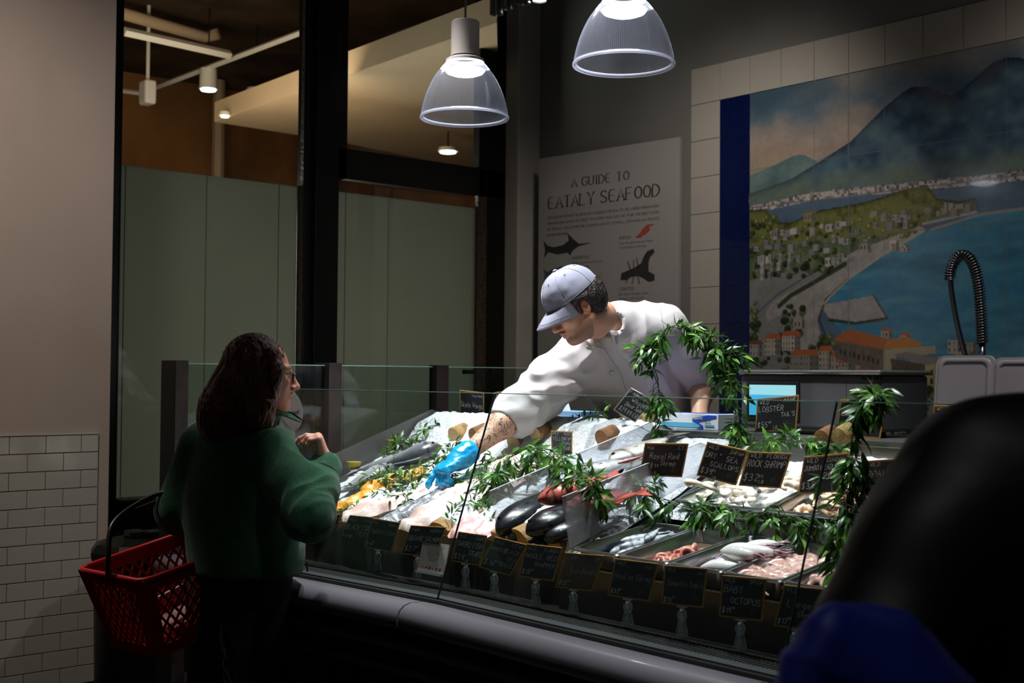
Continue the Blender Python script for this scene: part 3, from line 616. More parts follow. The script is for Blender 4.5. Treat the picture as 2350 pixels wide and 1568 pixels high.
# ------------------------------------------------------------------ price cards on clear clip stands
m_slate = mat('black chalk card', '15181f', .55, var=.15, vscale=25)
m_kraftb = mat('kraft card border', 'c4954e', .7, var=.08, vscale=40)
m_whiteb = mat('off white card border', 'd7cfc0', .7)
m_chalk = mat('white chalk ink', 'f4f6fa', .8)
m_gold = mat('gold logo ink', '8f7a52', .6)
m_clip = glass_mat('clear clip plastic', (.86, .88, .9), 1.6, rough=.08, haze=.10, hazec=(.9, .9, .95))
m_joint = mat('clip ball', 'c9ccd2', .25)
def price_card(tl, tr, br, bl, t0, lines, label, group, clip=.05, border=None, foot=None, t1=None, logo=True, dim=None, clipoff=0, vb=.022):
    BL_ = on_t(*bl, t0)
    BR_ = on_t(*br, t0 if t1 is None else t1)
    E = BR_-BL_; r1 = ray(*tl)
    # choose the depth of the top corner that makes a right angle, within a sane lean
    k = (E.dot(BL_-O))/max(1e-6, E.dot(r1)) if abs(E.dot(r1)) > 1e-4 else None
    hh = E.length*.72
    TL = O+r1*k if k else None
    lean = (TL-BL_).dot(N) if TL else 0
    zt_ = on_t(*tl, t0).z
    if TL is None: lean = .02
    TL = on_t(*tl, t0+max(-.03, min(.075, lean)))
    U = E.normalized(); Vv = (TL-BL_); h = Vv.length; Vv.normalize(); w_ = E.length; Nn = U.cross(Vv).normalized()
    if Nn.dot(N) > 0: Nn = -Nn
    c = BL_+U*(w_/2)
    rt = thing('price_card', label, 'price card', c, group)
    th = .0016
    MB().prism([BL_, BL_+U*w_, BL_+U*w_+Vv*h, BL_+Vv*h], -Nn*th).build('card_border', border or m_kraftb, rt)
    b = .0055; q = Nn*.0005
    MB().prism([BL_+U*b+Vv*b, BL_+U*(w_-b)+Vv*b, BL_+U*(w_-b)+Vv*(h-b), BL_+U*b+Vv*(h-b)], q).build('chalk_face', dim or m_slate, rt)
    sx = w_/.150; sy = h/.105
    for txt, u, v, hh_, wd in lines:
        hh2 = hh_*sy*.00108; asp = .62; tw_ = textw(txt, hh2, asp)
        if u < 0: x = max(w_-b*1.6-tw_, b*1.5)
        else: x = u*w_+b
        room = w_-b*1.4-x
        if tw_ > room: asp *= room/tw_
        mb = MB(); put_text(mb, txt, BL_+U*x+Vv*(v*h)+Nn*.0010, U, Vv, Nn, hh2, wd*.00125, asp, .22, .07); mb.build('chalk_lettering', m_chalk, rt)
    if logo:
        mb = MB(); cc = BL_+U*(w_*.80)+Vv*(h*.20)+Nn*.0009; r = h*.085
        arc = [cc+U*(r*math.cos(a))+Vv*(r*math.sin(a)) for a in [R(60+i*20) for i in range(10)]]
        vs = []; 
        for i, p in enumerate(arc):
            dr = (p-cc).normalized()*.0006; vs += [p-dr, p+dr]
        mb.add(vs, [(2*i, 2*i+1, 2*i+3, 2*i+2) for i in range(9)])
        put_text(mb, 'EATALY', cc-U*r*.6-Vv*.0015, U, Vv, Nn, .0036, .0005, .62, .25)
        mb.build('logo', m_gold, rt)
    # the clear clip: bar, ball, waisted clamp
    if clip:
        pc = BL_+U*(w_/2+clipoff)
        MB().box(pc-Vv*.001+Nn*.001, (.034, .008, .007), (U, Nn, Vv)).build('clip_bar', m_clip, rt)
        MB().ball(pc-Z*.012, .0065, n=12).build('clip_ball', m_joint, rt, smooth=True)
        z0 = pc.z-.012; zb = foot if foot is not None else z0-clip
        L = z0-zb
        prof = [(.0, 1.0), (.006, .98), (.010, .9), (.011, .78), (.007, .66), (.007, .55), (.011, .35), (.015, .12), (.013, .0)]
        base = Vector((pc.x, pc.y, zb)); mb = MB()
        for sgn_ in (-1, 1):
            o_ = base+N*(.0045*sgn_)
            mb.prism([o_+D*x_+Z*(y_*L) for x_, y_ in prof]+[o_-D*x_+Z*(y_*L) for x_, y_ in prof[::-1]], N*.003*sgn_)
        mb.tube([base+Z*(L*.6)-N*.009, base+Z*(L*.6)+N*.009], .004, 8)
        mb.tube([base+Z*(L*.95), base+Z*(L*1.0)+Z*.002], .003, 8)
        mb.build('clip_stand', m_clip, rt)
    return rt
FT = 2.455; GLW = 'price cards along the front of the counter'; GUP = 'price cards among the trays'; GLD = 'price cards on the back ledge'
FZ = .832
def price(u, v, a, b='99', s=17): return [(a, u, v, s, 1.5), (b, u+len(a)*.098*(s/17), v+.10, s*.45, .9)]
W_ = 'WILD'
price_card((712, 1176), (783, 1182), (765, 1243), (697, 1236), FT, [('Mass', -1, .82, 9, .9), ('Halibut', .05, .55, 12, 1), ('Tails', -1, .50, 13, 1), ('$39', .05, .2, 12, 1)], 'black price card reading Mass and Tails, half behind the green sleeve', GLW, foot=FZ)
price_card((803, 1182.5), (854, 1191), (836.5, 1252), (775, 1244), FT, [(W_, .05, .82, 9, 1.1), ('CANADA', -1, .82, 8, 1), ('BLACK COD', .02, .52, 18, 1.7)]+price(.0, .13, '$35')+[('FILLET', .52, .32, 15, 1.4), ('LB', .40, .08, 8, 1)], 'black price card reading BLACK COD FILLET on a clip stand', GLW, foot=FZ)
price_card((854, 1189.5), (920, 1200.6), (898, 1267.6), (836, 1255.5), FT-.01, [('Wild', .04, .84, 9, .8), ('Alaska', -1, .84, 9, .9), ('Halibut Fillet', .06, .52, 17, .9)]+price(.02, .10, '$40', s=12), 'black price card reading Halibut Fillet with thin lettering', GLW, foot=FZ)
price_card((943, 1206), (1012, 1213.4), (997, 1279), (919, 1272), FT-.01, [('FARM', .05, .82, 9, 1), ('NORWAY', -1, .82, 9, 1), ('ORGANIC SALMON', .05, .5, 17, 1.4)]+price(.05, .14, '$27')+[('FILLET', .55, .2, 15, 1.3), ('LB', .42, .05, 8, 1)], 'black price card reading ORGANIC SALMON, overlapped by the pale notice', GLW, foot=FZ)
price_card((1052, 1220.5), (1122.5, 1227), (1101, 1299.5), (1036.5, 1288.4), FT-.01, [(W_, .05, .84, 9, 1), ('MAINE', -1, .82, 8, .9), ('SWORD FISH', .04, .55, 17, 1.5)]+price(.02, .12, '$24')+[('STEAKS', .5, .3, 15, 1.4), ('LB', .42, .05, 8, 1)], 'black price card reading SWORD FISH STEAKS, right of the glass joint', GLW, foot=FZ)
price_card((1136, 1232.6), (1206, 1248.5), (1171, 1322), (1099, 1302), FT-.01, [(W_, .05, .84, 9, 1), ('CT NY', -1, .84, 9, .9), ('WHOLE', .03, .62, 12, 1.2), ('BLACK', -1, .62, 12, 1), ('SEA', .62, .42, 12, .9), ('BASS', -1, .22, 12, .9)]+price(.03, .16, '$16'), 'tilted black price card reading WHOLE BLACK SEA BASS', GLW, foot=FZ)
price_card((1209, 1248.5), (1295, 1256.5), (1269.6, 1335), (1190, 1323.5), FT-.015, [(W_, .05, .84, 9, 1), ('FLORIDA', -1, .84, 9, 1), ('WHOLE  RED', .04, .60, 14, 1.3), ('SNAPPER', -1, .38, 12, 1.2)]+price(.03, .12, '$18', s=14), 'black price card reading WHOLE RED SNAPPER below the black fish', GLW, foot=FZ)
m_glare_slate = mat('card with painted gold glare', '6d5a2c', .35, color2='1c1910', vscale=9)  # gold glare on the black card, painted into its colour
price_card((1299.6, 1268.7), (1383.5, 1280.2), (1358.6, 1358), (1274, 1348.5), FT-.015, [('FARM', .05, .84, 9, .8), ('PT', -1, .84, 8, .8), ('Sardines', .22, .45, 16, .9)]+price(.03, .10, '$13', s=12), 'price card with painted golden glare reading Sardines under the first steel pan', GLW, foot=FZ, dim=m_glare_slate)
price_card((1412, 1282.5), (1509, 1295), (1490, 1381.4), (1393.4, 1367), FT-.02, [(W_, .05, .86, 8, .7), ('ITALY', -1, .84, 7, .7), ('Head on Shrimp', .04, .5, 15, .6)]+price(.03, .10, '$32', s=11), 'nearly black price card reading Head on Shrimp with faint lettering', GLW, foot=FZ)
price_card((1525, 1297.5), (1623, 1302.6), (1614, 1396.4), (1517.6, 1385.5), FT-.02, [(W_, .05, .86, 8, .6), ('USA', -1, .84, 7, .6), ("Domestic Squid", .08, .5, 14, .6)]+price(.03, .08, '$13', s=11), 'nearly black price card reading Domestic Squid below the squid pan', GLW, foot=FZ)
price_card((1657, 1320.8), (1760, 1325), (1749.6, 1427), (1649.4, 1415.6), FT-.02, [(W_, .05, .86, 9, 1), ('SPAIN', -1, .86, 9, .9), ('BABY', .04, .62, 16, 1.1), ('OCTOPUS', -1, .36, 14, 1.2)]+price(.03, .12, '$19', s=13), 'black price card reading BABY OCTOPUS below the octopus pan', GLW, foot=FZ)
price_card((1799.4, 1343), (1899, 1359), (1874, 1450), (1774.5, 1437), FT-.02, [(W_, .05, .86, 9, .8), ('Large', .15, .5, 17, .9), ('Shrimp', -1, .3, 12, .8)]+price(.03, .10, '$17', s=12), 'black price card reading Large, rightmost of the front row by the dark coat', GLW, foot=FZ)
# upper cards
price_card((1480, 1017), (1580, 1016.7), (1565, 1096), (1467, 1092), 2.86, [('Wild', .05, .82, 10, 1.1), ('C.T.', -1, .82, 10, 1.1), ('Royal Red', .15, .54, 17, 1.4), ('Shrimp', .42, .34, 14, 1.2), ('$28', .03, .25, 15, 1.3), ('99', .29, .27, 10, 1), ('LB', .28, .07, 8, 1)], 'black price card reading Royal Red Shrimp leaning over the green garland', GUP)
price_card((1623.4, 1014), (1717, 1036.5), (1689, 1114.6), (1598, 1091.6), 2.88, [(W_, .05, .84, 10, 1.2), ('JAPAN', -1, .82, 10, 1.2), ('DRY "', .03, .60, 14, 1.5), ('SEA', .55, .58, 14, 1.5), ('SCALLOPS', -1, .37, 13, 1.4)]+price(.03, .12, '$39', s=16)+[('LB', .36, .04, 7, 1)], 'tilted black price card reading DRY SEA SCALLOPS above the scallop pan', GUP)
price_card((1718.5, 1037), (1814, 1038), (1791, 1121.6), (1694.6, 1115), 2.86, [(W_, .05, .84, 11, 1.3), ('FLORIDA', -1, .84, 11, 1.3), ('ROCK SHRIMP', .03, .58, 18, 1.6)]+price(.03, .17, '$32', s=20)+[('LB', .42, .12, 9, 1.1)], 'black price card reading ROCK SHRIMP, right of the scallops card', GUP)
price_card((1845, 1049), (1948, 1038.7), (1932, 1129), (1831, 1135), 2.86, [(W_, .05, .82, 11, 1.3), ('ECUADOR', -1, .82, 10, 1.2), ('JUMBO HEADLESS', .03, .62, 13, 1.4), ('SHRIMP', -1, .42, 12, 1.4)]+price(.03, .14, '$35', s=16)+[('LB', .38, .08, 9, 1.1)], 'black price card reading JUMBO HEADLESS SHRIMP behind the garland', GUP)
price_card((1990, 1058), (2075, 1054), (2055, 1138), (1972, 1142), 2.88, [(W_, .05, .84, 10, 1), ('PRAWNS', .05, .55, 16, 1.2)]+price(.3, .17, '$29', s=14), 'black price card almost hidden by the dark coat, beside the right garland', GUP)
price_card((1264.8, 989), (1319, 984.5), (1313, 1044), (1265, 1041), 3.12, [(W_, .05, .84, 11, 1.2), ('MASS', -1, .84, 11, 1.2), ('YELLOWFIN', .05, .6, 16, 1.3), ('TUNA', -1, .42, 14, 1.3), ('STEAK', -1, .22, 14, 1.3)], 'black price card reading YELLOWFIN TUNA STEAK behind the left garland arch', GUP, clip=.04)
price_card((1448, 890), (1501.6, 912), (1457.6, 970.5), (1407, 941), 3.22, [('Farm', .05, .84, 11, 1.2), ('Holland', -1, .82, 11, 1.2), ('Whole', .3, .58, 17, 1.5), ('Dover Sole', .2, .37, 16, 1.4), ('$29.99 LB', .1, .13, 16, 1.4)], 'white-edged price card reading Whole Dover Sole, tilted like a diamond', GUP, border=m_whiteb, clip=.055)
price_card((1737.7, 916), (1836.5, 909), (1827, 986.4), (1732, 993.5), 3.33, [(W_, .05, .82, 11, 1.3), ('MAINE', -1, .84, 11, 1.3), ('LOBSTER', .03, .60, 15, 1.5), ("TAIL'S", -1, .42, 12, 1.4)]+price(.03, .14, '$55', s=15)+[('LB', .42, .08, 9, 1.1)], "black price card reading LOBSTER TAIL'S in front of the label scale", GLD, clip=.04)
price_card((1929, 917.6), (2031, 923), (2020, 1008), (1917, 1000), 3.30, [(W_, .05, .84, 12, 1.3), ('MEXICO', -1, .84, 11, 1.3), ('SHELL ONS', .03, .58, 19, 1.6)]+price(.03, .2, '$25', s=20), 'black price card reading SHELL ONS behind the tall right garland', GLD, clip=.04)
price_card((2143, 930), (2243, 934), (2235, 1010), (2135, 1004), 3.30, [(W_, .05, .84, 12, 1.3), ('MAINE', -1, .84, 11, 1.3), ('OYSTERS', .03, .58, 19, 1.6)], 'black price card with only its top left corner showing above the dark shoulder', GLD, clip=.04)
price_card((1055, 895), (1112, 907), (1110, 966), (1055, 958), 3.36, [('Long Island', -1, .82, 8, .9), ('Skate Wings', -1, .42, 18, 1.4)], 'black price card reading Wings at the back left of the counter', GLD, clip=.035)
price_card((1135, 901), (1196, 893), (1194, 945), (1132, 951), 3.34, [(W_, .05, .8, 11, 1.2), ('GREY SOLE', .05, .5, 18, 1.4)], 'black price card reading GREY, tucked behind the white sleeve', GLD, clip=.035)
# pale printed notice
def notice():
    bl, br, tl = on_t(957.6, 1308.4, 2.41), on_t(1018, 1320, 2.41), on_t(973.6, 1241.5, 2.432)
    U = (br-bl).normalized(); V = (tl-bl); V -= U*V.dot(U); h = V.length; V.normalize(); Nn = U.cross(V); w_ = (br-bl).length
    if Nn.dot(N) > 0: Nn = -Nn
    rt = thing('printed_notice', 'pale pink printed notice card with a row of red shapes, leaning by the glass joint', 'notice', (bl+br)/2)
    MB().prism([bl, bl+U*w_, bl+U*w_+V*h, bl+V*h], -Nn*.003).build('card', mat('pale pink card', 'a39590', .6), rt)
    mb = MB(); put_text(mb, 'CONSUMING RAW OR UNDERCOOKED', bl+U*.01+V*h*.84+Nn*.0006, U, V, Nn, .0045, .0006, (w_-.02)/(.0045*36)*1.0)
    lines = ['MEATS POULTRY SEAFOOD', 'SHELLFISH OR EGGS MAY', 'INCREASE YOUR RISK OF', 'FOODBORNE ILLNESS', 'please ask our fishmonger', 'about any allergies']
    for i, t in enumerate(lines):
        hh = .0048 if i < 4 else .0034; tw_ = textw(t, hh); put_text(mb, t, bl+U*((w_-tw_)/2)+V*h*(.76-.075*i)+Nn*.0006, U, V, Nn, hh, .0006)
    mb.v = mb.v; mb.build('print', mat('brown grey ink', '5f5552', .7), rt)
    mb = MB()
    for i in range(6):
        c = bl+U*(w_*(.18+.13*i))+V*(h*.14)+Nn*.0006; r = .0035+.0015*(i % 3); mb.add([c+U*(r*(1+.3*math.cos(3*a))*math.cos(a))+V*(r*.7*math.sin(a)*(1+.3*math.sin(2*a))) for a in [k*math.pi/5 for k in range(10)]], [tuple(range(10))])
    mb.build('red_shapes', mat('dark red print', '6e2a2c', .7), rt)
    MB().box((bl+br)/2-V*.004+Nn*.004, (w_*.96, .012, .006), (U, Nn, V)).build('holder', mat('clear holder', '6f7276', .15), rt)
notice()
# ------------------------------------------------------------------ two clear ribbed pendant lamps
def prismatic():
    m = glass_mat('ribbed acrylic shade', (.80, .82, .86), 1.5, rough=.12, haze=.09, hazec=(.78, .82, .95)); return m
m_shade = prismatic(); m_rimg = mat('bright acrylic rim', 'c9cdea', .2, emit=0, spec=1)
m_rimg = glass_mat('thick acrylic rim', (.5, .5, .55), 1.5, rough=.15, haze=.6, hazec=(.9, .92, 1))
def pendant(x, yr, k, D_, label, ycyl_top, ycyl_bot):
    p = dep(x, yr, k); r = D_/2
    rt = thing('pendant_lamp', label, 'pendant lamp', p, 'clear pendant lamps over the counter')
    H = .232*D_/.35
    prof = [(r, 0), (r*.985, H*.1), (r*.95, H*.22), (r*.89, H*.38), (r*.80, H*.55), (r*.68, H*.72), (r*.52, H*.88), (r*.43, H*.96), (r*.40, H)]
    prof = [(a.x, a.y) for a in smoothpath([Vector((q[0], q[1], 0)) for q in prof], 3)]
    wv = lambda a, h: .006*(1 if int(round(a/(2*math.pi)*320)) % 2 else -1)
    MB().lathe(p, prof, 320, wave=wv).build('shade', m_shade, rt, auto=False)
    MB().lathe(p, [(r*.975, .004), (r*1.0, -.004), (r*1.025, -.003), (r*1.03, .003), (r*1.0, .010)], 96, closed=True).build('rim', m_rimg, rt, smooth=True)
    MB().lathe(p, [(r*.93, .006), (r*.965, -.001), (r*.965, .004), (r*.94, .009)], 96, closed=True).build('inner_rim', m_rimg, rt, smooth=True)
    zc = H+.004; hc = .105*D_/.35*1.35; rc = r*.325
    MB().lathe(p+Z*(H-.012), [(r*.36, 0), (r*.44, .004), (r*.44, .014), (r*.38, .02), (r*.30, .02)], 48).build('collar', mat('clear collar', 'b8aea6', .25), rt, auto=True)
    MB().lathe(p+Z*(zc+.006), [(0, 0), (rc*.99, 0), (rc*.99, .006), (0, .006)], 40).build('shadow_gap', m_black, rt)
    MB().lathe(p+Z*(zc+.012), [(0, 0), (rc, 0), (rc, hc-.004), (rc-.004, hc), (0, hc)], 48).build('housing', mat('warm white housing', 'a89f96', .5), rt, auto=True)
    MB().tube([p+Z*(zc+hc), p+Z*(4.6-p.z)], .0045, 8).build('cord', mat('grey cord', '77736d', .6), rt)
    MB().lathe(p+Z*(H*.76), [(0, -.004), (r*.30, -.002), (r*.42, .006), (r*.46, .016)], 40).build('lamp_disc', mat('cool led disc', (1, 1, 1), emit=14, emc=(.88, .93, 1.0)), rt)
    l = light('pendant_light', 'SPOT', p+Z*(H*.74), 45, COOL, .05, p-Z*1, 110, .7); l.parent = rt; l.matrix_parent_inverse = ROOTM[rt].inverted()
    return rt
pendant(1066, 271, 4.96, .35, 'complete clear ribbed pendant lamp with grey cylinder, left of the two', 0, 0)
pendant(1431.5, 149, 4.31, .35, 'clear ribbed pendant lamp cut by the top edge, right of the two', 0, 0)
# ------------------------------------------------------------------ painted tile mural of a bay (colours painted per vertex)
TILE = .2; MS0 = -4.245; MZ0 = 2.984
mu = thing('tile_mural', 'large painted tile mural of a bay with twin-peaked mountain, framed in cream tiles', 'mural', S(MS0, TB, 1.0))
m_glz = mat('glazed painted tile', (1, 1, 1), .16, attr='paint', coat=.3)
m_blueg = mat('deep blue glazed tile', '0b1540', .08, coat=.5, var=.1, vscale=3)
m_cremg = mat('cream glazed tile', 'a39c92', .14, coat=.3, var=.03, vscale=2)
m_grt = mat('pale mural grout', '8b8e90', .9)
NC = 13; NR = 10
mb = MB()
mb.sbox(MS0-TILE-.002, MS0+NC*TILE, TB-.008, TB, MZ0-NR*TILE, MZ0+TILE); mb.build('grout_bed', m_grt, mu)
mb = MB(); g = .0014
for j in range(NR+1): mb.sbox(MS0-TILE+(.0), MS0-g, TB-.0125, TB-.006, MZ0-j*TILE+g, MZ0-(j-1)*TILE-g)
for i in range(NC): mb.sbox(MS0+i*TILE+g, MS0+(i+1)*TILE-g, TB-.0125, TB-.006, MZ0+g, MZ0+TILE-g)
mb.build('cream_border', m_cremg, mu, bevel=.0015)
mb = MB()
for j in range(NR): mb.sbox(MS0+g, MS0+TILE-g, TB-.0125, TB-.006, MZ0-(j+1)*TILE+g, MZ0-j*TILE-g)
mb.build('blue_border', m_blueg, mu, bevel=.0015)
# paint: canvas in tile units, u 1..13 across, v 0..NR down
PX = 46
Wc, Hc = (NC-1)*PX, NR*PX
uu = (np.arange(Wc)+.5)/PX+1; vv = (np.arange(Hc)+.5)/PX
UU, VV = np.meshgrid(uu, vv)
rs = np.random.RandomState(3)
def vnoise(sx, sy, seed):
    r_ = np.random.RandomState(seed); nx, ny = int(Wc/sx)+3, int(Hc/sy)+3; g_ = r_.rand(ny, nx)
    x = np.arange(Wc)/sx; y = np.arange(Hc)/sy; xi = x.astype(int); yi = y.astype(int); fx = x-xi; fy = y-yi; fx = fx*fx*(3-2*fx); fy = fy*fy*(3-2*fy)
    a = g_[np.ix_(yi, xi)]; b = g_[np.ix_(yi, xi+1)]; c = g_[np.ix_(yi+1, xi)]; d_ = g_[np.ix_(yi+1, xi+1)]
    return (a*(1-fx)+b*fx)*(1-fy)[:, None]+(c*(1-fx)+d_*fx)*fy[:, None]
def fbm(s, seed, ar=1.0): return .5*vnoise(s*ar, s, seed)+.28*vnoise(s*ar/2.1, s/2.1, seed+1)+.22*vnoise(s*ar/4.3, s/4.3, seed+2)
def rgb(h): return np.array([int(h[i:i+2], 16)/255. for i in (0, 2, 4)])
IMG = np.zeros((Hc, Wc, 3))
def blend(mask, col, a=1.0):
    global IMG
    m = (mask*a)[..., None] if mask.dtype != bool else (mask.astype(float)*a)[..., None]
    IMG = IMG*(1-m)+(col if isinstance(col, np.ndarray) and col.ndim == 3 else np.broadcast_to(col, IMG.shape))*m
def ramp(n, *cs):
    n = np.clip(n, 0, 1)*(len(cs)-1); i = np.minimum(n.astype(int), len(cs)-2); f = (n-i)[..., None]; C = np.array([rgb(c) for c in cs]); return C[i]*(1-f)+C[i+1]*f
def poly(pts):
    x = UU; y = VV; ins = np.zeros(x.shape, bool); n = len(pts)
    for i in range(n):
        x0, y0 = pts[i]; x1, y1 = pts[(i+1) % n]
        if y0 == y1: continue
        c = ((y0 > y) != (y1 > y)) & (x < (x1-x0)*(y-y0)/(y1-y0)+x0); ins ^= c
    return ins
def inter(pts): return np.interp(UU[0], [p[0] for p in pts], [p[1] for p in pts])[None, :]
# sky
n1 = fbm(60, 11, 1.6)
IMG[:] = ramp(np.clip(VV/2.0*.75+ (n1-.5)*1.1, 0, 1), '3a5568', '4d6474', '827b76', '9b8c7e', 'a08a70')
blend(np.clip((fbm(70, 31, 2.2)-.45)*3.2, 0, 1)*np.clip(1-VV/3.0, 0, 1), rgb('9c8f86'), .8)
blend(np.exp(-((UU-1.9)**2/.5+(VV-1.5)**2/.05)), rgb('9a6f62'), .4)
blend(np.exp(-((UU-3.4)**2/1.5+(VV-1.75)**2/.01)), rgb('9c7766'), .45)
blend(np.clip(1-np.abs(VV-1.9)/.5, 0, 1)*np.clip((3.0-UU)/2, 0, 1), rgb('a3845a'), .4)
# distant pale hill
hl = inter([(1, 2.15), (1.9, 1.95), (2.4, 1.8), (2.7, 1.82), (3.2, 2.1), (13, 2.4)]); blend(VV > hl, ramp(fbm(20, 5, 2), '38565d', '5c7573', '70857a'))
# mountain
mt = inter([(1, 2.62), (1.6, 2.52), (2.3, 2.4), (3.0, 2.12), (4.05, 1.68), (5.0, .98), (5.45, .72), (5.7, .62), (6.1, .68), (6.5, .90), (6.72, 1.0), (7.2, .75), (7.7, .42), (8.0, .37), (8.3, .42), (9.2, .95), (10.5, 1.6), (12, 2.1), (13, 2.3)])
blend(VV > mt, ramp(fbm(34, 21, 1.2)*1.2-.1+(VV-1.6)*.12, '1e2f3f', '2b4258', '3f5a70', '54727c', '607268'))
blend((VV > mt)*np.exp(-np.clip(VV-mt, 0, 9)/.12), rgb('1a2532'), .7)
blend((VV > mt)*np.clip((UU-5.7)/.5, 0, 1)*np.clip((7-UU)/.5, 0, 1)*np.clip(1.0-(VV-mt)*2.0, 0, 1), rgb('5d5560'), .8)
blend((VV > mt)*np.clip((UU-7.2)/.5, 0, 1)*np.clip((8.0-UU)/.2, 0, 1)*np.clip(1.1-(VV-mt)*2, 0, 1), rgb('4f4a50'), .8)
gr_ = np.clip((VV-2.25)/.35, 0, 1)*(VV > mt)*np.clip(fbm(16, 41, 3)*1.4-.1, 0, 1); blend(gr_, rgb('6b6f4c'), .8)
# far shore town band
top = inter([(1, 3.02), (3, 2.86), (5, 2.90), (7, 2.95), (9, 2.98), (13, 3.0)]); bot = top+.14
nz = rs.rand(Hc//3+1, Wc//3+1).repeat(3, 0).repeat(3, 1)[:Hc, :Wc]
blend((VV > top-.10+.06*nz) & (VV < bot), ramp(nz, '4b4c4a', '88807e', 'a59a96', 'b8aca8'))
# upper water
blend(VV >= bot, ramp(fbm(26, 51, 4)*1.1, '3c4d63', '4a6078', '5a7085'))
# near headland with green trees
hd = inter([(1, 3.05), (1.5, 3.08), (1.9, 3.45), (2.3, 3.5), (3.0, 3.28), (4.4, 3.2), (4.9, 3.12), (5.6, 2.98), (6.1, 2.96), (6.35, 3.3), (6.9, 3.42), (7.3, 3.38), (7.35, 3.62), (13, 9)])
hb = inter([(1, 9), (2.5, 9), (2.6, 6.2), (3.4, 5.1), (4.1, 4.8), (4.9, 4.3), (5.9, 3.98), (6.2, 3.75), (7.36, 3.66), (7.4, 3.5), (13, 3)])
land = (VV > hd) & (VV < hb)
blend(land, ramp(fbm(11, 61), '2b3020', '4b5228', '6f7234', '5a6038', '878548'))
blend(land & (VV > 4.0), ramp(fbm(9, 66), '2e3829', '47563a', '66704c', '7c8060'))
blend(land*np.exp(-np.clip(VV-hd, 0, 9)/.05), rgb('1d1b10'), .8)
# lower land: grey-green hillside, road and quay
low = poly([(1, 4.9), (2.6, 4.7), (3.2, 5.0), (2.8, 5.6), (2.85, 6.1), (3.7, 6.7), (3.9, 7.2), (7.4, 6.8), (8.4, 7.6), (8.6, 10), (1, 10)])
blend(low, ramp(fbm(14, 71), '58585a', '77777a', '6d7168', '83817c'))
blend(poly([(1.5, 5.65), (2.6, 5.0), (4.2, 4.35), (5.9, 3.9), (6.1, 4.0), (4.9, 4.5), (3.9, 5.05), (3.35, 5.6), (3.1, 6.0), (3.25, 6.5), (3.9, 7.1), (3.6, 7.2), (2.6, 6.7), (2.2, 5.7), (1.6, 6.0)]), ramp(fbm(8, 81), '77716e', '8c8784', '9a9491'))
# sea
sea = poly([(13, 3.72), (9, 3.72), (7.5, 3.75), (6.0, 4.05), (4.9, 4.55), (4.0, 5.05), (3.5, 5.45), (3.4, 5.62), (4.6, 5.55), (4.9, 5.95), (5.0, 6.1), (4.0, 6.15), (3.55, 5.98), (3.9, 6.45), (4.2, 6.7), (5.2, 6.5), (6.4, 6.9), (7.2, 7.2), (7.6, 8), (8.2, 10), (13, 10)])
blend(sea, ramp(fbm(24, 91, 3.5)*1.1, '1f4f6b', '2c6784', '3b7d98', '2b6f95', '4a8a9e'))
# quay wall and pier
for a in ([(3.2, 5.62), (4.7, 5.45), (5.05, 5.98), (4.2, 6.06), (3.45, 5.95)],): blend(poly(a), ramp(fbm(7, 95), '7d7876', '9a9491'))
def pline(pts, w_, col, a=1):
    d = np.full(UU.shape, 9.)
    for (x0, y0), (x1, y1) in zip(pts[:-1], pts[1:]):
        t = np.clip(((UU-x0)*(x1-x0)+(VV-y0)*(y1-y0))/((x1-x0)**2+(y1-y0)**2+1e-9), 0, 1); d = np.minimum(d, np.hypot(UU-x0-t*(x1-x0), VV-y0-t*(y1-y0)))
    blend(np.clip((w_-d)/.02+.5, 0, 1), rgb(col), a)
pline([(3.95, 5.05), (3.35, 5.5), (3.15, 5.95), (3.4, 6.5), (3.8, 6.9)], .035, '3c3a38', .8)
pline([(6.0, 4.02), (4.9, 4.52), (4.0, 5.02), (3.45, 5.45), (3.3, 5.6)], .025, 'a39a7c', .9)
pline([(3.45, 6.0), (4.2, 6.1), (5.05, 6.0)], .03, '23301f', .8); pline([(4.7, 5.45), (5.05, 5.98)], .03, '4a4744', .8)
pline([(6.2, 4.0), (7.4, 3.76), (8.6, 3.72), (13, 3.66)], .03, '8a8378', 1); pline([(6.0, 3.85), (7.3, 3.7)], .03, 'a39b98', .8)
pline([(1.3, 5.9), (1.8, 5.4), (3.0, 4.9), (4.1, 4.55)], .05, '6d6a72', .8); pline([(1.2, 5.8), (1.9, 5.3), (3.1, 4.75)], .015, '3f3f46', .9)
pline([(1.95, 5.6), (2.3, 5.35), (3.0, 5.05), (3.9, 4.65)], .06, '2f3a24', .95)
def rectm(x0, y0, x1, y1): return (UU > x0) & (UU < x1) & (VV > y0) & (VV < y1)
def trees(x0, y0, x1, y1, n, seed, cols=('26301f', '394727', '5c6a3c'), r0=.05, r1=.13):
    r_ = np.random.RandomState(seed)
    for k in range(n):
        x, y, r = r_.uniform(x0, x1), r_.uniform(y0, y1), r_.uniform(r0, r1); d = np.hypot((UU-x), (VV-y)*1.1)/r
        c = rgb(cols[r_.randint(len(cols))]); blend(np.clip((1-d)*3, 0, 1), c*.75, .9); blend(np.clip((.55-np.hypot(UU-x+r*.2, VV-y+r*.25)/r)*3, 0, 1), c*1.35, .8)
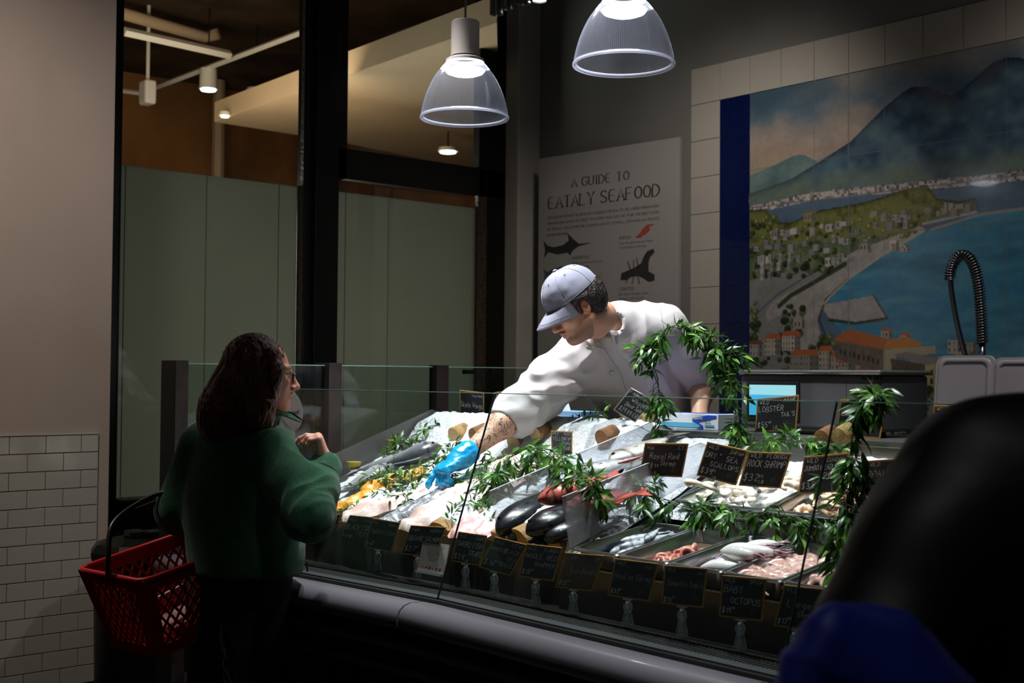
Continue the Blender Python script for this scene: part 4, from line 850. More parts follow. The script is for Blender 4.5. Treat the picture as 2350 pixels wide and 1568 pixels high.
def house(x, y, w_, h_, seed, wall='9b928a', roof=None, win=True):
    r_ = np.random.RandomState(seed); blend(rectm(x, y, x+w_, y+h_), rgb(wall)*r_.uniform(.85, 1.1), .95); blend(rectm(x+w_*.7, y, x+w_, y+h_), rgb(wall)*.6, .8)
    if roof: blend(poly([(x-.02, y+.01), (x+w_*.15, y-h_*.28), (x+w_*.9, y-h_*.28), (x+w_+.03, y+.01)]), rgb(roof), 1)
    if win:
        nx = max(2, int(w_/.09)); ny = max(1, int(h_/.13))
        for i in range(nx):
            for j in range(ny): blend(rectm(x+w_*(i+.32)/nx, y+h_*(j+.25)/ny, x+w_*(i+.62)/nx, y+h_*(j+.7)/ny), rgb('3a3532'), .85)
r2 = np.random.RandomState(9)
trees(1.0, 3.3, 2.0, 4.2, 40, 1, ('343d1f', '5f6a30', '747a3a'))
trees(2, 3.6, 6.0, 4.1, 70, 2, ('2f371d', '5a6230', '7a7c3c'), .04, .1)
trees(1.0, 4.2, 3.6, 4.9, 60, 3)
for k in range(46): house(r2.uniform(1.1, 5.6), r2.uniform(3.55, 4.5), r2.uniform(.12, .3), r2.uniform(.1, .22), k, ('8f8a86', 'a09892', '7d7a7c')[k % 3], None, k % 2 == 0)
for k in range(20): house(r2.uniform(4.6, 7.2), r2.uniform(3.42, 3.6), r2.uniform(.12, .26), r2.uniform(.1, .2), k, '8b8377', None, False)
house(2.7, 3.3, .36, .22, 5, '8f8462', '6e6444'); 
for k in range(10): house(1.3+.28*(k % 4)+r2.uniform(0, .1), 4.25+.22*(k//4), .14, .22, k, '94908f', None)
trees(1.0, 5.5, 1.3, 6.5, 22, 4); trees(2.1, 5.6, 2.7, 6.4, 34, 5); trees(1.6, 6.3, 2.3, 7.0, 30, 8); trees(2.9, 6.4, 3.6, 7.2, 40, 6); trees(1, 6.9, 5.2, 8.4, 120, 7)
house(2.4, 5.95, .35, .25, 3, '8a827e')
# town at the bottom: rows of houses with orange roofs
OR = 'a4542c'
for x, y, w_, h_, ro in ((1.02, 6.55, .4, .35, '6e3f26'), (1.5, 6.42, .5, .42, OR), (2.05, 6.35, .55, .4, OR), (2.3, 6.85, .85, .45, OR), (3.15, 6.75, .4, .45, OR), (3.5, 6.9, .35, .35, OR), (4.9, 6.3, .3, .2, OR), (5.4, 6.4, .25, .2, OR), (1.9, 7.4, .6, .2, '8c4a2b'), (1.05, 7.35, .3, .4, None), (2.6, 7.35, .7, .25, '8c4a2b'), (3.7, 7.05, .4, .3, OR), (4.2, 6.95, .5, .35, None), (4.3, 7.2, .4, .3, '8c4a2b'),
        (6.6, 6.55, .35, .3, None), (7.0, 6.6, .3, .3, None), (6.75, 6.8, .5, .3, None), (5.0, 7.75, .3, .4, OR), (5.5, 7.9, .5, .15, OR)): house(x, y, w_, h_, int(x*100), '938b80', ro)
blend(poly([(3.6, 6.45), (3.9, 6.3), (5.0, 6.62), (4.95, 7.3), (3.65, 6.95)]), ramp(fbm(6, 15), '4f463f', '6d625a'))
blend(poly([(3.55, 6.5), (4.0, 6.22), (5.35, 6.55), (5.0, 6.75), (4.2, 6.6)]), rgb('a2562f')); blend(poly([(4.95, 6.72), (5.05, 6.52), (5.6, 6.45), (6.0, 6.62), (5.8, 6.72)]), rgb('ad6a30'))
blend(poly([(4.95, 6.74), (6.3, 6.66), (6.3, 6.85), (5.3, 6.9), (5.25, 7.2), (4.95, 7.3)]), rgb('8f876f')); blend(poly([(5.15, 6.95), (6.1, 7.1), (6.05, 7.6), (5.2, 7.4)]), ramp(fbm(5, 17), '37322e', '585049'))
blend(poly([(5.2, 6.85), (5.6, 6.8), (6.6, 7.0), (6.1, 7.12)]), rgb('716c66')); blend(poly([(6.05, 7.12), (6.62, 7.02), (6.6, 7.6), (6.05, 7.68)]), rgb('9a9054'))
for a in (6.18, 6.42):
    for b in (7.22, 7.42): blend(rectm(a, b, a+.07, b+.13), rgb('2c2a26'))
for i in range(9): blend(rectm(3.75+i*.13, 6.72+.03*i, 3.81+i*.13, 6.85+.03*i), rgb('2f2a28'), .8)
trees(4.9, 7.5, 7.2, 9.5, 130, 12, ('1f2a1c', '33422c', '566444'), .06, .14); trees(1, 7.8, 5, 9.9, 90, 13)
house(5.0, 7.6, .3, .35, 3, '9a8a72', OR); house(5.45, 7.85, .55, .14, 4, '8a4526', None, False)
# castle far right, sketchy fishing wall
blend(rectm(8.55, 3.3, 8.75, 3.7), rgb('2a2520')); blend(rectm(8.75, 3.45, 9.4, 3.7), rgb('6d6550'))
# brush texture
IMG *= (.94+.12*fbm(5, 99)[..., None]); _l = IMG.mean(2, keepdims=True); IMG = np.clip((_l+(IMG-_l)*.82)*.96, 0, 1)
# grout lines between the tiles
fu = np.abs(UU-np.round(UU)); fv = np.abs(VV-np.round(VV)); gm = np.minimum(fu, fv) < .5/PX
LIN = np.where(IMG <= .04045, IMG/12.92, ((IMG+.055)/1.055)**2.4)
LIN[gm] = LIN[gm]*.35+.12*.65
nV = Hc*Wc; xs_ = MS0+UU*TILE; zs2 = MZ0-VV*TILE
P3 = np.zeros((nV, 3)); P3[:, 0] = (xs_*D.x+(TB-.0125)*N.x).ravel(); P3[:, 1] = (xs_*D.y+(TB-.0125)*N.y).ravel(); P3[:, 2] = zs2.ravel()
Mi = np.array(ROOTM[mu].inverted()); P3 = P3@Mi[:3, :3].T+Mi[:3, 3]
idx = np.arange(nV).reshape(Hc, Wc); q = np.stack([idx[:-1, :-1], idx[1:, :-1], idx[1:, 1:], idx[:-1, 1:]], -1).reshape(-1, 4)
me = bpy.data.meshes.new('painted_scene'); me.vertices.add(nV); me.vertices.foreach_set('co', P3.ravel()); me.loops.add(q.size); me.polygons.add(len(q))
me.loops.foreach_set('vertex_index', q.ravel()); me.polygons.foreach_set('loop_start', np.arange(0, q.size, 4)); me.polygons.foreach_set('loop_total', np.full(len(q), 4)); me.update(calc_edges=True)
me.materials.append(m_glz); col_attr(me, np.concatenate([LIN.reshape(-1, 3), np.ones((nV, 1))], 1)); link('painted_scene', me, mu)

# ------------------------------------------------------------------ seafood poster
pk = Vector(on_t(1236, 600, TB-.125)); yawp = YAW-.765; Dp = Vector((math.cos(yawp), math.sin(yawp), 0)); Np = Vector((-math.sin(yawp), math.cos(yawp), 0))
tp_ = pk.dot(Np)
def onp(x, y, dd=0): r = ray(x, y); return O + r*((tp_-dd)/r.dot(Np))
po = thing('seafood_poster', 'white poster board titled A GUIDE TO EATALY SEAFOOD behind the man in white', 'poster', pk)
A = onp(1237, 366); B = onp(1560, 313); Cc = onp(1236, 900)
wp = (B-A).dot(Dp); zt1 = (A.z+B.z)/2; base_ = A-Z*A.z
VK = 323/(wp*FPX/((A.lerp(B, .5)-O).dot(FW)))      # the board is seen at a slant: heights are shorter than widths suggest
def pp_(u, v, dd=0): return base_+Dp*(u*wp)+Z*(zt1-v*wp*VK)-Np*dd      # u, v in widths
m_board = mat('white poster board', '8f8a87', .65); m_ink = mat('dark poster ink', '262422', .8); m_gink = mat('grey poster ink', '6b6663', .8); m_red = mat('coral red ink', '9a3a34', .8); m_fg = mat('fish grey ink', '4d4b48', .8)
MB().prism([pp_(0, 0), pp_(1, 0), pp_(1, 2.6), pp_(0, 2.6)], Np*.022).build('board', m_board, po)
def ptxt(txt, u, v, h, w_, serif=True, m=m_ink, mbx=None, asp=.6, gap=.25, center=False):
    hh = h*wp*VK; asp /= VK; gap = gap*VK
    if center: u = u-textw(txt, hh, asp, gap)/wp/2
    put_text(mbx, txt, pp_(u, v, .001), Dp, Z, -Np, hh, w_*wp, asp, gap, 0, serif)
mb = MB(); ptxt('A GUIDE TO', .46, .245, .062, .0085, mbx=mb, center=True, asp=.62, gap=.28); mb.build('title', m_ink, po); mb = MB(); ptxt('EATALY SEAFOOD', .475, .385, .084, .0105, mbx=mb, center=True, asp=.58, gap=.22); mb.build('title', m_ink, po)
mb = MB()
for i, t in enumerate(('OUR FISH DEPARTMENT IS DRIVEN BY A PASSION FOR QUALITY, DELIVERED FRESH EVERY', 'MORNING FROM BOATS WE TRUST TO WATERS NEAR AND FAR TO BE THE BEST CATCH', 'OF THE DAY. ASK US FOR THE CLEANING AND CUT TO GRILL, STEAMING, PAN ROASTS', 'THE MOST MINUTE THINGS.')):
    hh = .0155; tw_ = textw(t, hh*wp, .5, .2*VK)/wp; a = .5*(.80/tw_ if i < 3 else .8/1.5*1.1); ptxt(t, .07, .46+.043*i+.0, hh, .0035, False, mbx=mb, asp=.5*(.80/tw_) if i < 3 else .42, gap=.2); mb.build('small_print', m_gink, po); mb = MB()
for x, v, t, l1, l2 in ((.26, .755, 'SWORDFISH', 'Steaks grill well over hot coals.', 'Cooks in 8 minutes.'), (.26, .905, 'WILD KING SALMON', 'Rich and buttery with a soft flake.', 'Roast, cure or serve it raw.'), (.27, 1.08, 'STRIPED BASS', 'Firm and sweet. Roast or fry.', 'Simple as the fish should be.'),
        (.60, .64, 'SHRIMP', 'Pairs with garlic and chili. Roast', 'or grill quickly in hot pans.'), (.60, 1.0, 'LOBSTER', 'Boil whole with lemon, butter', 'sauces, or split and grill.'), (.03, 1.62, 'BOTTARGA', '', '')):
    mb.build('small_print', m_gink, po); mb = MB(); ptxt(t, x, v+.02, .020, .0034, False, mbx=mb, asp=.6); ptxt(l1, x, v+.055, .0155, .0025, False, mbx=mb, asp=.5); ptxt(l2, x, v+.085, .0155, .0025, False, mbx=mb, asp=.5)
mb.build('small_print', m_gink, po)
def shape(pts, name, m, sc_=1, dd=.0012): MB().prism([pp_(u, v, dd) for u, v in pts], -Np*.0005).build(name, m, po)
shape([(.04, .62), (.075, .66), (.12, .675), (.19, .665), (.235, .635), (.225, .58), (.265, .625), (.31, .665), (.40, .665), (.31, .68), (.265, .71), (.245, .745), (.225, .72), (.15, .73), (.08, .705), (.045, .75), (.055, .69)], 'swordfish_print', m_ink)
shape([(.04, .83), (.07, .855), (.12, .835), (.18, .82), (.23, .835), (.262, .865), (.23, .90), (.17, .915), (.12, .91), (.07, .885), (.045, .92), (.052, .87)], 'salmon_print', m_fg)
shape([(.05, 1.0), (.08, .97), (.09, 1.02), (.15, 1.0), (.20, 1.0), (.25, 1.03), (.20, 1.07), (.12, 1.07), (.05, 1.05)], 'bass_print', m_ink)
shape([(.71, .655), (.74, .63), (.76, .60), (.79, .575), (.84, .575), (.80, .59), (.81, .61), (.78, .64), (.76, .645), (.75, .66)], 'shrimp_print', m_red)
shape([(.61, .945), (.615, .90), (.66, .885), (.70, .87), (.75, .84), (.77, .79), (.79, .76), (.83, .745), (.84, .77), (.81, .80), (.80, .84), (.80, .90), (.84, .925), (.84, .965), (.80, .97), (.76, .94), (.73, .925), (.68, .93), (.65, .95)], 'lobster_print', m_ink)
mb = MB()
for a, b in (((.68, .88), (.66, .82)), ((.70, .87), (.70, .81)), ((.73, .85), (.72, .80)), ((.70, .93), (.69, .98)), ((.73, .93), (.74, .98)), ((.66, .93), (.65, .97))): mb.tube([pp_(*a, .002), pp_(*b, .002)], .003, 4)
mb.build('lobster_legs_print', m_ink, po)
for u, v in ((.80, 1.20), (.83, 1.22), (.62, 1.24), (.77, 1.23)): MB().prism([pp_(u+.025*math.cos(a), v+.025*math.sin(a), .0012) for a in [k*math.pi/5 for k in range(10)]], -Np*.0005).build('mussel_print', m_ink, po)
# ------------------------------------------------------------------ ice, logs, fish, pans
def plane_hit(x, y, t0, z0, slope):            # z = z0 + slope (t-t0)
    r = ray(x, y); rt_ = r.dot(N); k = (z0-slope*t0-CAMZ)/(r.z-slope*rt_); return O+r*k
SL_ = .31/.75; SM_ = .28/.75
def onbed(x, y, h=0, mid=False): return plane_hit(x, y, 2.545, .965+h, SM_ if mid else SL_)
def bed_z(t, mid=False): return .965+(SM_ if mid else SL_)*(t-2.545)
BN = (Z-N*SL_).normalized()                     # bed normal
m_ice = mat('crushed ice', 'dfe4ea', .25, var=.1, vscale=60, bump=.2, bscale=120, spec=.6)
def ice(name, s0, s1, t0, t1, zf, label, amp=.012, nu=70, nv=44, seed=0):
    def fn(u, v):
        s = s0+(s1-s0)*u; t = t0+(t1-t0)*v; e = min(1, min(u, 1-u)*24, min(v, 1-v)*40)
        n = noise.noise(Vector((s*22, t*22, seed)))*.6+noise.noise(Vector((s*60, t*60, seed)))*.5
        return S(s, t, zf(s, t)+amp*n*e-.02*(1-e))
    o = MB().grid(fn, nu, nv).build(name, m_ice, smooth=False); return tag(o, label, 'crushed ice', kind='stuff')
LOGS = [(758, 1205, .045), (800, 1207, .055), (846, 1213, .042), (903, 1228, .052), (951, 1223, .056), (1010, 1238, .062), (1036, 1240, .035), (1085, 1238, .050), (1135, 1246, .04), (1186, 1252, .058), (1258, 1262, .062)]
LOGC = [(on_t(x, y, 2.535), r) for x, y, r in LOGS]
def logtop(s, t):
    z = 0
    for c, r in LOGC:
        d_ = abs(s-c.x)/r
        if d_ < 1.08: z = max(z, c.z+r*math.sqrt(max(.0, 1-min(1, d_)**2))*1.06+SL_*(t-2.535)+.008)
    return z*(1 if t < 2.69 else 0)
ice('crushed_ice', -4.28, -2.96, 2.538, 3.29, lambda s, t: max(bed_z(t)+.018+(.06*min(1, (t-3.13)/.07) if t > 3.13 else 0), logtop(s, t)), 'bright crushed ice spread over the sloping left fish bed', .012, 130, 80)
ice('crushed_ice', -2.94, -2.62, 2.545, 3.29, lambda s, t: max(bed_z(t, True)+.012+.05*max(0, (t-3.0)/.3), logtop(s, t)), 'crushed ice between the two frosted dividers', .012, 40, 50, 3)
ice('crushed_ice', -2.60, -2.22, 2.90, 3.29, lambda s, t: 1.05+.40*(t-2.9)+.03, 'crushed ice beside the scallop pan behind the second divider', .014, 40, 40, 5)
ice('crushed_ice', -2.2, -1.72, 3.21, 3.29, lambda s, t: 1.19+.08*(t-3.2)/.09, 'narrow heap of crushed ice along the ledge behind the upper pans', .012, 40, 8, 7)
m_bark = mat('tan log bark', '9a7a4c', .8, color2='6e5230', vscale=30, bump=.2, bscale=30, stretch=(1, 1, 1))
m_brk2 = mat('brown log bark', '7c5230', .8, color2='4e331d', vscale=30, bump=.2, bscale=30)
def ringmat(name, a, b):
    m = mat(name, a, .75); nt = m.node_tree; w_ = nt.nodes.new('ShaderNodeTexWave'); w_.wave_type = 'RINGS'; w_.rings_direction = 'Y'
    w_.inputs['Scale'].default_value = 38; w_.inputs['Distortion'].default_value = 5; w_.inputs['Detail'].default_value = 3; w_.inputs['Detail Scale'].default_value = 2
    tc = nt.nodes.new('ShaderNodeTexCoord'); nt.links.new(tc.outputs['Object'], w_.inputs[0]); r_ = nt.nodes.new('ShaderNodeValToRGB'); r_.color_ramp.elements[0].color = (*lin(a), 1); r_.color_ramp.elements[1].color = (*lin(b), 1)
    nt.links.new(w_.outputs[0], r_.inputs[0]); nt.links.new(r_.outputs[0], nt.nodes['Principled BSDF'].inputs[0]); return m
m_ring = ringmat('tan log end grain', 'c9ac7c', 'a88756'); m_ring2 = ringmat('brown log end grain', '9c6a3c', '6f4526')
def log(c, r, L, label, group, brown=False, tilt=SL_, flat=1.0):
    c = Vector(c); ax = (N+Z*tilt).normalized(); up = (Z-N*tilt).normalized()
    rt = thing('wooden_log', label, 'log', c, group, Matrix.Translation((0, 0, 0)) @ ROT)
    n = 28; rr_ = [r*(1+.09*noise.noise(Vector((math.cos(a)*1.4+c.x*9, math.sin(a)*1.4, c.y*7)))+.03*noise.noise(Vector((math.cos(a)*6, math.sin(a)*6, c.x*20)))) for a in [2*math.pi*j/n for j in range(n)]]
    rings = [[c+ax*d_+D*(q*k*math.cos(2*math.pi*j/n))+up*(q*k*flat*math.sin(2*math.pi*j/n)) for j, q in enumerate(rr_)] for d_, k in ((.004, .97), (.010, 1.0), (L, 1.0))]
    MB().add([v for q in rings for v in q], [(i*n+j, i*n+(j+1) % n, (i+1)*n+(j+1) % n, (i+1)*n+j) for i in range(2) for j in range(n)]+[tuple(range(2*n, 3*n))]).build('bark', m_brk2 if brown else m_bark, rt, auto=True)
    MB().add([v for v in rings[0]]+[c], [(j, (j+1) % n, n) for j in range(n)]).build('end_grain', m_ring2 if brown else m_ring, rt)
    return rt
LG = 'logs propping up the ice along the front of the fish bed'
nm = ['behind the Tails card', 'above the BLACK COD card', 'between the BLACK COD and Halibut cards', 'right of the Halibut card', 'above the ORGANIC SALMON card', 'above the pale notice', 'just left of the glass joint', 'above the SWORD FISH card', 'below the tip of the largest black fish', 'below the middle black fish', 'beside the corner of the first steel pan']
for i, (x, y, r) in enumerate(LOGS):
    p = on_t(x, y, 2.535); log(p, r, .16, 'tan wooden log end '+nm[i], LG)
LB = 'logs lying across the back of the fish bed'
for x, y, r, lab, br in ((1040, 1004, .040, 'tan log end with growth rings left of the tattooed forearm', False), (1084, 1000, .030, 'small brown log end half hidden by the tattooed forearm', True), (1176, 1017, .036, 'pale log end just right of the glass joint under the forearm', False), (1226, 998, .030, 'pale log end below the blue glove cartons', False), (1379, 1009, .034, 'rust brown log end beside the wooden paddle', True), (1884, 1008, .028, 'brown log end behind the upper garland', True), (1923, 1004, .028, 'pale log end beneath the SHELL ONS card', False)):
    log(on_t(x, y, 3.13 if x < 1500 else 3.2), r, .07 if x < 1500 else .06, lab, LB, br, .3)

# ---- fish
def fish_mats():
    return dict(silver=('3f444c', 'c4c4c6'), white=('777b80', 'e2e0de'), black=('0a0b0f', '23262d'), red=('a33226', 'e0766a'), pale=('8e877c', 'd6d2cc'), blue=('1f3f5c', 'd5d9de'), cod=('3d4248', '8f949a'))
FM = fish_mats()
def fish(name, label, cat, head, tail, kind, hgt, thk, back=1, group=None, nrm=None, bend=.0, fins=True, proto=None, L_tail=.16, roll=0):
    head = Vector(head); tail = Vector(tail); X = (tail-head); L = X.length; X.normalize(); Nn = Vector(nrm) if nrm else BN
    Nn = (Nn-X*Nn.dot(X)).normalized()
    if roll: Nn = Matrix.Rotation(roll, 3, X) @ Nn
    V = Nn.cross(X).normalized()*back
    rot = Matrix((X, V, X.cross(V))).transposed().to_4x4(); rt = thing(name, label, cat, head, group, rot)
    mt = mat('fish skin '+kind, (1, 1, 1), .22, attr='paint', coat=.3, var=.25, vscale=230, bump=.05, bscale=420)
    n, m = 30, 18; vs = []; cols = []; c0, c1 = lin(FM[kind][0]), lin(FM[kind][1]); sdn = rnd.random()*9; Wt = X.cross(V)
    def prof(u):
        if u < .34: return hgt/2*math.sin(math.pi/2*max(.004, u)/.34)**.72
        return hgt/2*(.13+.87*math.cos(math.pi/2*(u-.34)/.66)**1.0)
    for i in range(n+1):
        u = i/n; p = head+X*(u*L*(1-L_tail))+V*(bend*math.sin(math.pi*u)*L); h = max(prof(u), .0015); w_ = thk/2*(h/(hgt/2))**.8*(1-.55*u)*1.15+.0015
        for j in range(m):
            a = 2*math.pi*j/m; y = math.cos(a); vs.append(p+V*(h*y)+Wt*(w_*math.sin(a)))
            q = .5+.5*y; q = q*q*(3-2*q); sp = .85+.3*noise.noise(Vector((u*14, a*2, L*9+sdn)))
            cols.append([*(min(1, (c1[k]*(1-q)+c0[k]*q)*sp) for k in range(3)), 1])
            if .20 < u+.03*math.cos(a)**2 < .235: cols[-1] = [c*.3 for c in cols[-1][:3]]+[1]
    fs = [(i*m+j, i*m+(j+1) % m, (i+1)*m+(j+1) % m, (i+1)*m+j) for i in range(n) for j in range(m)]+[tuple(range(m))[::-1], tuple(range(n*m, n*m+m))]
    o = MB().add(vs, fs).build('body', mt, rt, smooth=True); col_attr(o.data, cols)
    body_o = o
    fm_ = mat('fin '+kind, tuple(.55*a+.25*b for a, b in zip(c0, c1)), .35)
    def sheet(pts, nm_, th=.0012):
        MB().prism([p-Wt*th/2 for p in pts], Wt*th).build(nm_, fm_, rt)
    e = head+X*(L*(1-L_tail)); hh = hgt
    sheet([e-V*hh*.08-X*.004, e+X*L*L_tail*.35-V*hh*.2, e+X*L*L_tail-V*hh*.42, e+X*L*L_tail*.8-V*.0*hh, e+X*L*L_tail+V*hh*.42, e+X*L*L_tail*.35+V*hh*.2, e+V*hh*.08-X*.004], 'tail_fin')
    if fins:
        P_ = lambda u, k: head+X*(u*L*(1-L_tail))+V*(bend*math.sin(math.pi*u)*L+prof(u)*k)
        sheet([P_(.32, .9), P_(.36, 1.3), P_(.45, 1.32), P_(.58, 1.22), P_(.74, 1.25), P_(.78, .9), P_(.55, .88)], 'dorsal_fin')
        sheet([P_(.62, -.88), P_(.68, -1.35), P_(.78, -1.2), P_(.8, -.9)], 'anal_fin')
        q = head+X*(.24*L*(1-L_tail))+Wt*(thk*.40); MB().prism([q-V*hh*.02, q+X*L*.12-V*hh*.2+Wt*.004, q+X*L*.14-V*hh*.05+Wt*.004, q+V*hh*.06], Wt*.001).build('pectoral_fin', fm_, rt)
        q = head+X*(.085*L)+V*hh*.08
        wv = thk/2*((max(prof(.1), .001))/(hgt/2))**.8*1.05
        MB().ball(q+Wt*wv, hh*.06, n=10).build('eye', mat('fish eye', '0b0b0c', .08, coat=.5), body_o, smooth=True)
    return rt
m_wet = dict(white=mat('white fish flesh', 'e6dfdc', .3, coat=.3, color2='cfa9a0', vscale=16, bump=.12, bscale=45), yellow=mat('smoked orange flesh', 'd98a2a', .35, coat=.3, color2='e8b25a', vscale=14, bump=.06, bscale=50, stretch=(1, 9, 1)),
    pink=mat('pink fish flesh', 'e0b3b0', .3, coat=.3, color2='d98f90', vscale=14, bump=.04), cod=mat('grey fish skin side', '565a60', .22, coat=.5, color2='a3a5aa', vscale=22, stretch=(1.0, 6, 1), bump=.04, bscale=90), rosy=mat('rosy flesh', 'cf8f96', .3, coat=.3, color2='eadada', vscale=20))
def fillet(label, a, b, wdt, thk, kind, cat='fillet', group='fish fillets on the left fish bed', bend=.0, h=.0, seed=0, mid=False, nrm=None):
    a = Vector(a); b = Vector(b); X = b-a; L = X.length; X.normalize(); Nn = (nrm or BN); Nn = (Nn-X*Nn.dot(X)).normalized(); V = Nn.cross(X)
    def fn(u, v):
        w_ = wdt*.64*(math.sin(math.pi*(.06+.88*u))**.55)*(1-.35*u)*(1+.30*noise.noise(Vector((u*6, seed, (v > .5)*3.)))); y = (v-.5)*2
        ph = abs(y); zz = thk*(1-ph**3)*(.65+.35*math.sin(math.pi*min(1, u*1.1+.1)))+.006*noise.noise(Vector((u*9, v*6, seed+.5)))*2 - (.0 if ph < 1 else 0)
        if 0 < v < 1: zz -= .004*math.exp(-((y-.1)/.12)**2)
        e = 0 if (u in (0, 1) or v in (0, 1)) else 1
        return a+X*(u*L)+V*(w_*y+bend*L*math.sin(math.pi*u))+Nn*(zz*e+.001)
    mb = MB().grid(fn, 26, 12); rot = Matrix((V, X, Nn)).transposed().to_4x4()
    rot = Matrix(((V.x, X.x, Nn.x, 0), (V.y, X.y, Nn.y, 0), (V.z, X.z, Nn.z, 0), (0, 0, 0, 1)))
    me_o = mb.build('fillet', m_wet[kind], None, smooth=True)
    M_ = Matrix.Translation(a) @ rot; me_o.data.transform(M_.inverted()); me_o.matrix_world = M_
    return tag(me_o, label, cat, group)
H_ = .045
WG = 'whole silver fish on the left fish bed'
fish('whole_fish', 'silver whole fish lying at the top of the left bed beside lemon and leaves', 'fish', onbed(1012, 1024, H_+.01), onbed(848, 1078, H_), 'silver', .105, .075, 1, WG)
fish('whole_fish', 'pale whole fish with white belly, leftmost on the bed near the green cuff', 'fish', onbed(905, 1070, H_), onbed(756, 1142, H_), 'white', .10, .07, 1, WG)
fish('whole_fish', 'pale whole fish half hidden behind the silver one near the end panel', 'fish', onbed(935, 1052, H_-.02), onbed(800, 1084, H_-.02), 'white', .08, .05, 1, WG)
fillet('long orange smoked fillet under the leaves, upper of two', onbed(826, 1128, .03), onbed(985, 1080, .035), .085, .022, 'yellow', seed=1)
fillet('orange smoked fillet beside the green sleeve, lower of two', onbed(768, 1172, .03), onbed(900, 1118, .035), .075, .022, 'yellow', seed=2)
fillet('wide white fillet above the BLACK COD card', onbed(785, 1196, .04), onbed(985, 1128, .035), .125, .032, 'white', seed=3)
fillet('grey skinned black cod fillet pointing at the blue glove', onbed(866, 1214, .045), onbed(1015, 1132, .035), .085, .024, 'cod', seed=4)
fillet('second grey skinned fillet under the blue glove', onbed(925, 1196, .032), onbed(1060, 1122, .035), .05, .02, 'cod', seed=14)
fillet('thick white halibut fillet above the ORGANIC SALMON card', onbed(925, 1218, .045), onbed(1075, 1146, .035), .135, .036, 'white', seed=5)
fillet('white fillet behind the leaves left of the glass joint', onbed(990, 1160, .03), onbed(1110, 1100, .03), .07, .022, 'white', seed=6)
fillet('pink and white fillet right of the glass joint above the SWORD FISH card', onbed(1048, 1236, .045), onbed(1150, 1160, .03), .125, .028, 'pink', seed=7)
fillet('rosy fillet next to the first frosted divider', onbed(1102, 1238, .04), onbed(1180, 1172, .03), .075, .022, 'rosy', seed=8)
fillet('white fillet under the left garland arch', onbed(1080, 1160, .03), onbed(1230, 1080, .03), .09, .025, 'white', seed=9)
fillet('pale pink fillet beside the top of the first divider', onbed(1150, 1120, .03), onbed(1290, 1052, .03), .09, .025, 'pink', seed=10)
fillet('white fillet at the top of the bed under the YELLOWFIN card', onbed(1120, 1085, .03), onbed(1240, 1040, .03), .09, .025, 'white', seed=11)
BG = 'black sea bass between the dividers'
F_ = lambda x, y, h=.03: onbed(x, y, h, True)
fish('black_sea_bass', 'largest black fish, topmost of the pile between the dividers', 'fish', F_(1140, 1222, .075), F_(1330, 1092, .07), 'black', .135, .085, 1, BG)
fish('black_sea_bass', 'black fish under the largest one, second in the pile', 'fish', F_(1166, 1238, .045), F_(1370, 1130, .03), 'black', .10, .06, 1, BG)
fish('black_sea_bass', 'round bodied black fish in the middle of the pile', 'fish', F_(1208, 1224, .095), F_(1400, 1128, .085), 'black', .125, .075, 1, BG)
fish('black_sea_bass', 'black fish nearest the second frosted divider', 'fish', F_(1250, 1240, .07), F_(1430, 1155, .05), 'black', .095, .06, 1, BG)
fish('black_sea_bass', 'lowest black fish, tail down above the log', 'fish', F_(1212, 1262, .045), F_(1330, 1185, .02), 'black', .08, .05, 1, BG)
fish('red_snapper', 'bright red snapper lying on the black fish', 'fish', F_(1234, 1150, .135), F_(1425, 1084, .13), 'red', .085, .065, 1, 'red snappers between the dividers')
fish('red_snapper', 'pinkish red snapper blurred behind the second frosted divider', 'fish', F_(1300, 1165, .115), F_(1490, 1128, .085), 'red', .105, .06, 1, 'red snappers between the dividers')
fish('whole_fish', 'steel blue whole fish above the red snappers', 'fish', F_(1335, 1094, .10), F_(1480, 1045, .10), 'silver', .085, .06, 1, 'silver fish between the dividers')
fish('whole_fish', 'steel grey fish mostly hidden behind the garland tip', 'fish', F_(1300, 1092, .06), F_(1420, 1055, .06), 'silver', .075, .05, 1, 'silver fish between the dividers')
fish('dover_sole', 'pale brown flat fish at the top, left of the Royal Red Shrimp card', 'fish', F_(1400, 1058, .12), F_(1560, 992, .07), 'pale', .12, .04, 1, 'flat fish on the ice')
fish('dover_sole', 'whitish flat fish with pink belly slit under the first', 'fish', F_(1412, 1070, .10), F_(1550, 1020, .07), 'white', .07, .045, 1, 'flat fish on the ice')
mb = MB(); a_ = F_(1418, 1064, .135); b_ = F_(1476, 1046, .14); mb.tube(smoothpath([a_, a_.lerp(b_, .5)-Z*.003, b_], 5), [.002, .003, .004, .005, .006, .006, .006, .005, .004, .003, .002], 8); tag(mb.build('belly_slit', mat('red gut', '7c3438', .3), smooth=True), 'dark pink belly slit of the flat fish', 'fish belly')
fish('whole_fish', 'grey fish tail sticking out of the ice by the glove carton', 'fish', plane_hit(1640, 1030, 3.2, 1.2, .3), plane_hit(1536, 990, 3.2, 1.25, .3), 'pale', .08, .04, 1, fins=False)
# lemons
m_lem = mat('lemon rind', 'd8bd3a', .4, bump=.05, bscale=80); m_lemi = mat('lemon flesh', 'd9c56e', .3, coat=.4)
for x, y, lab in ((905, 1010, 'lemon half beside the top silver fish'), (812, 1060, 'lemon half near the left end panel')):
    p = onbed(x, y, .05); rt = thing('lemon_half', lab, 'lemon', p, 'lemon halves on the fish bed')
    MB().lathe(p, [(.03, 0), (.029, -.008), (.022, -.02), (.01, -.028), (0, -.03)], 20).build('rind', m_lem, rt, smooth=True); MB().lathe(p, [(0, .0005), (.0275, .0005), (.03, 0)], 20).build('flesh', m_lemi, rt)

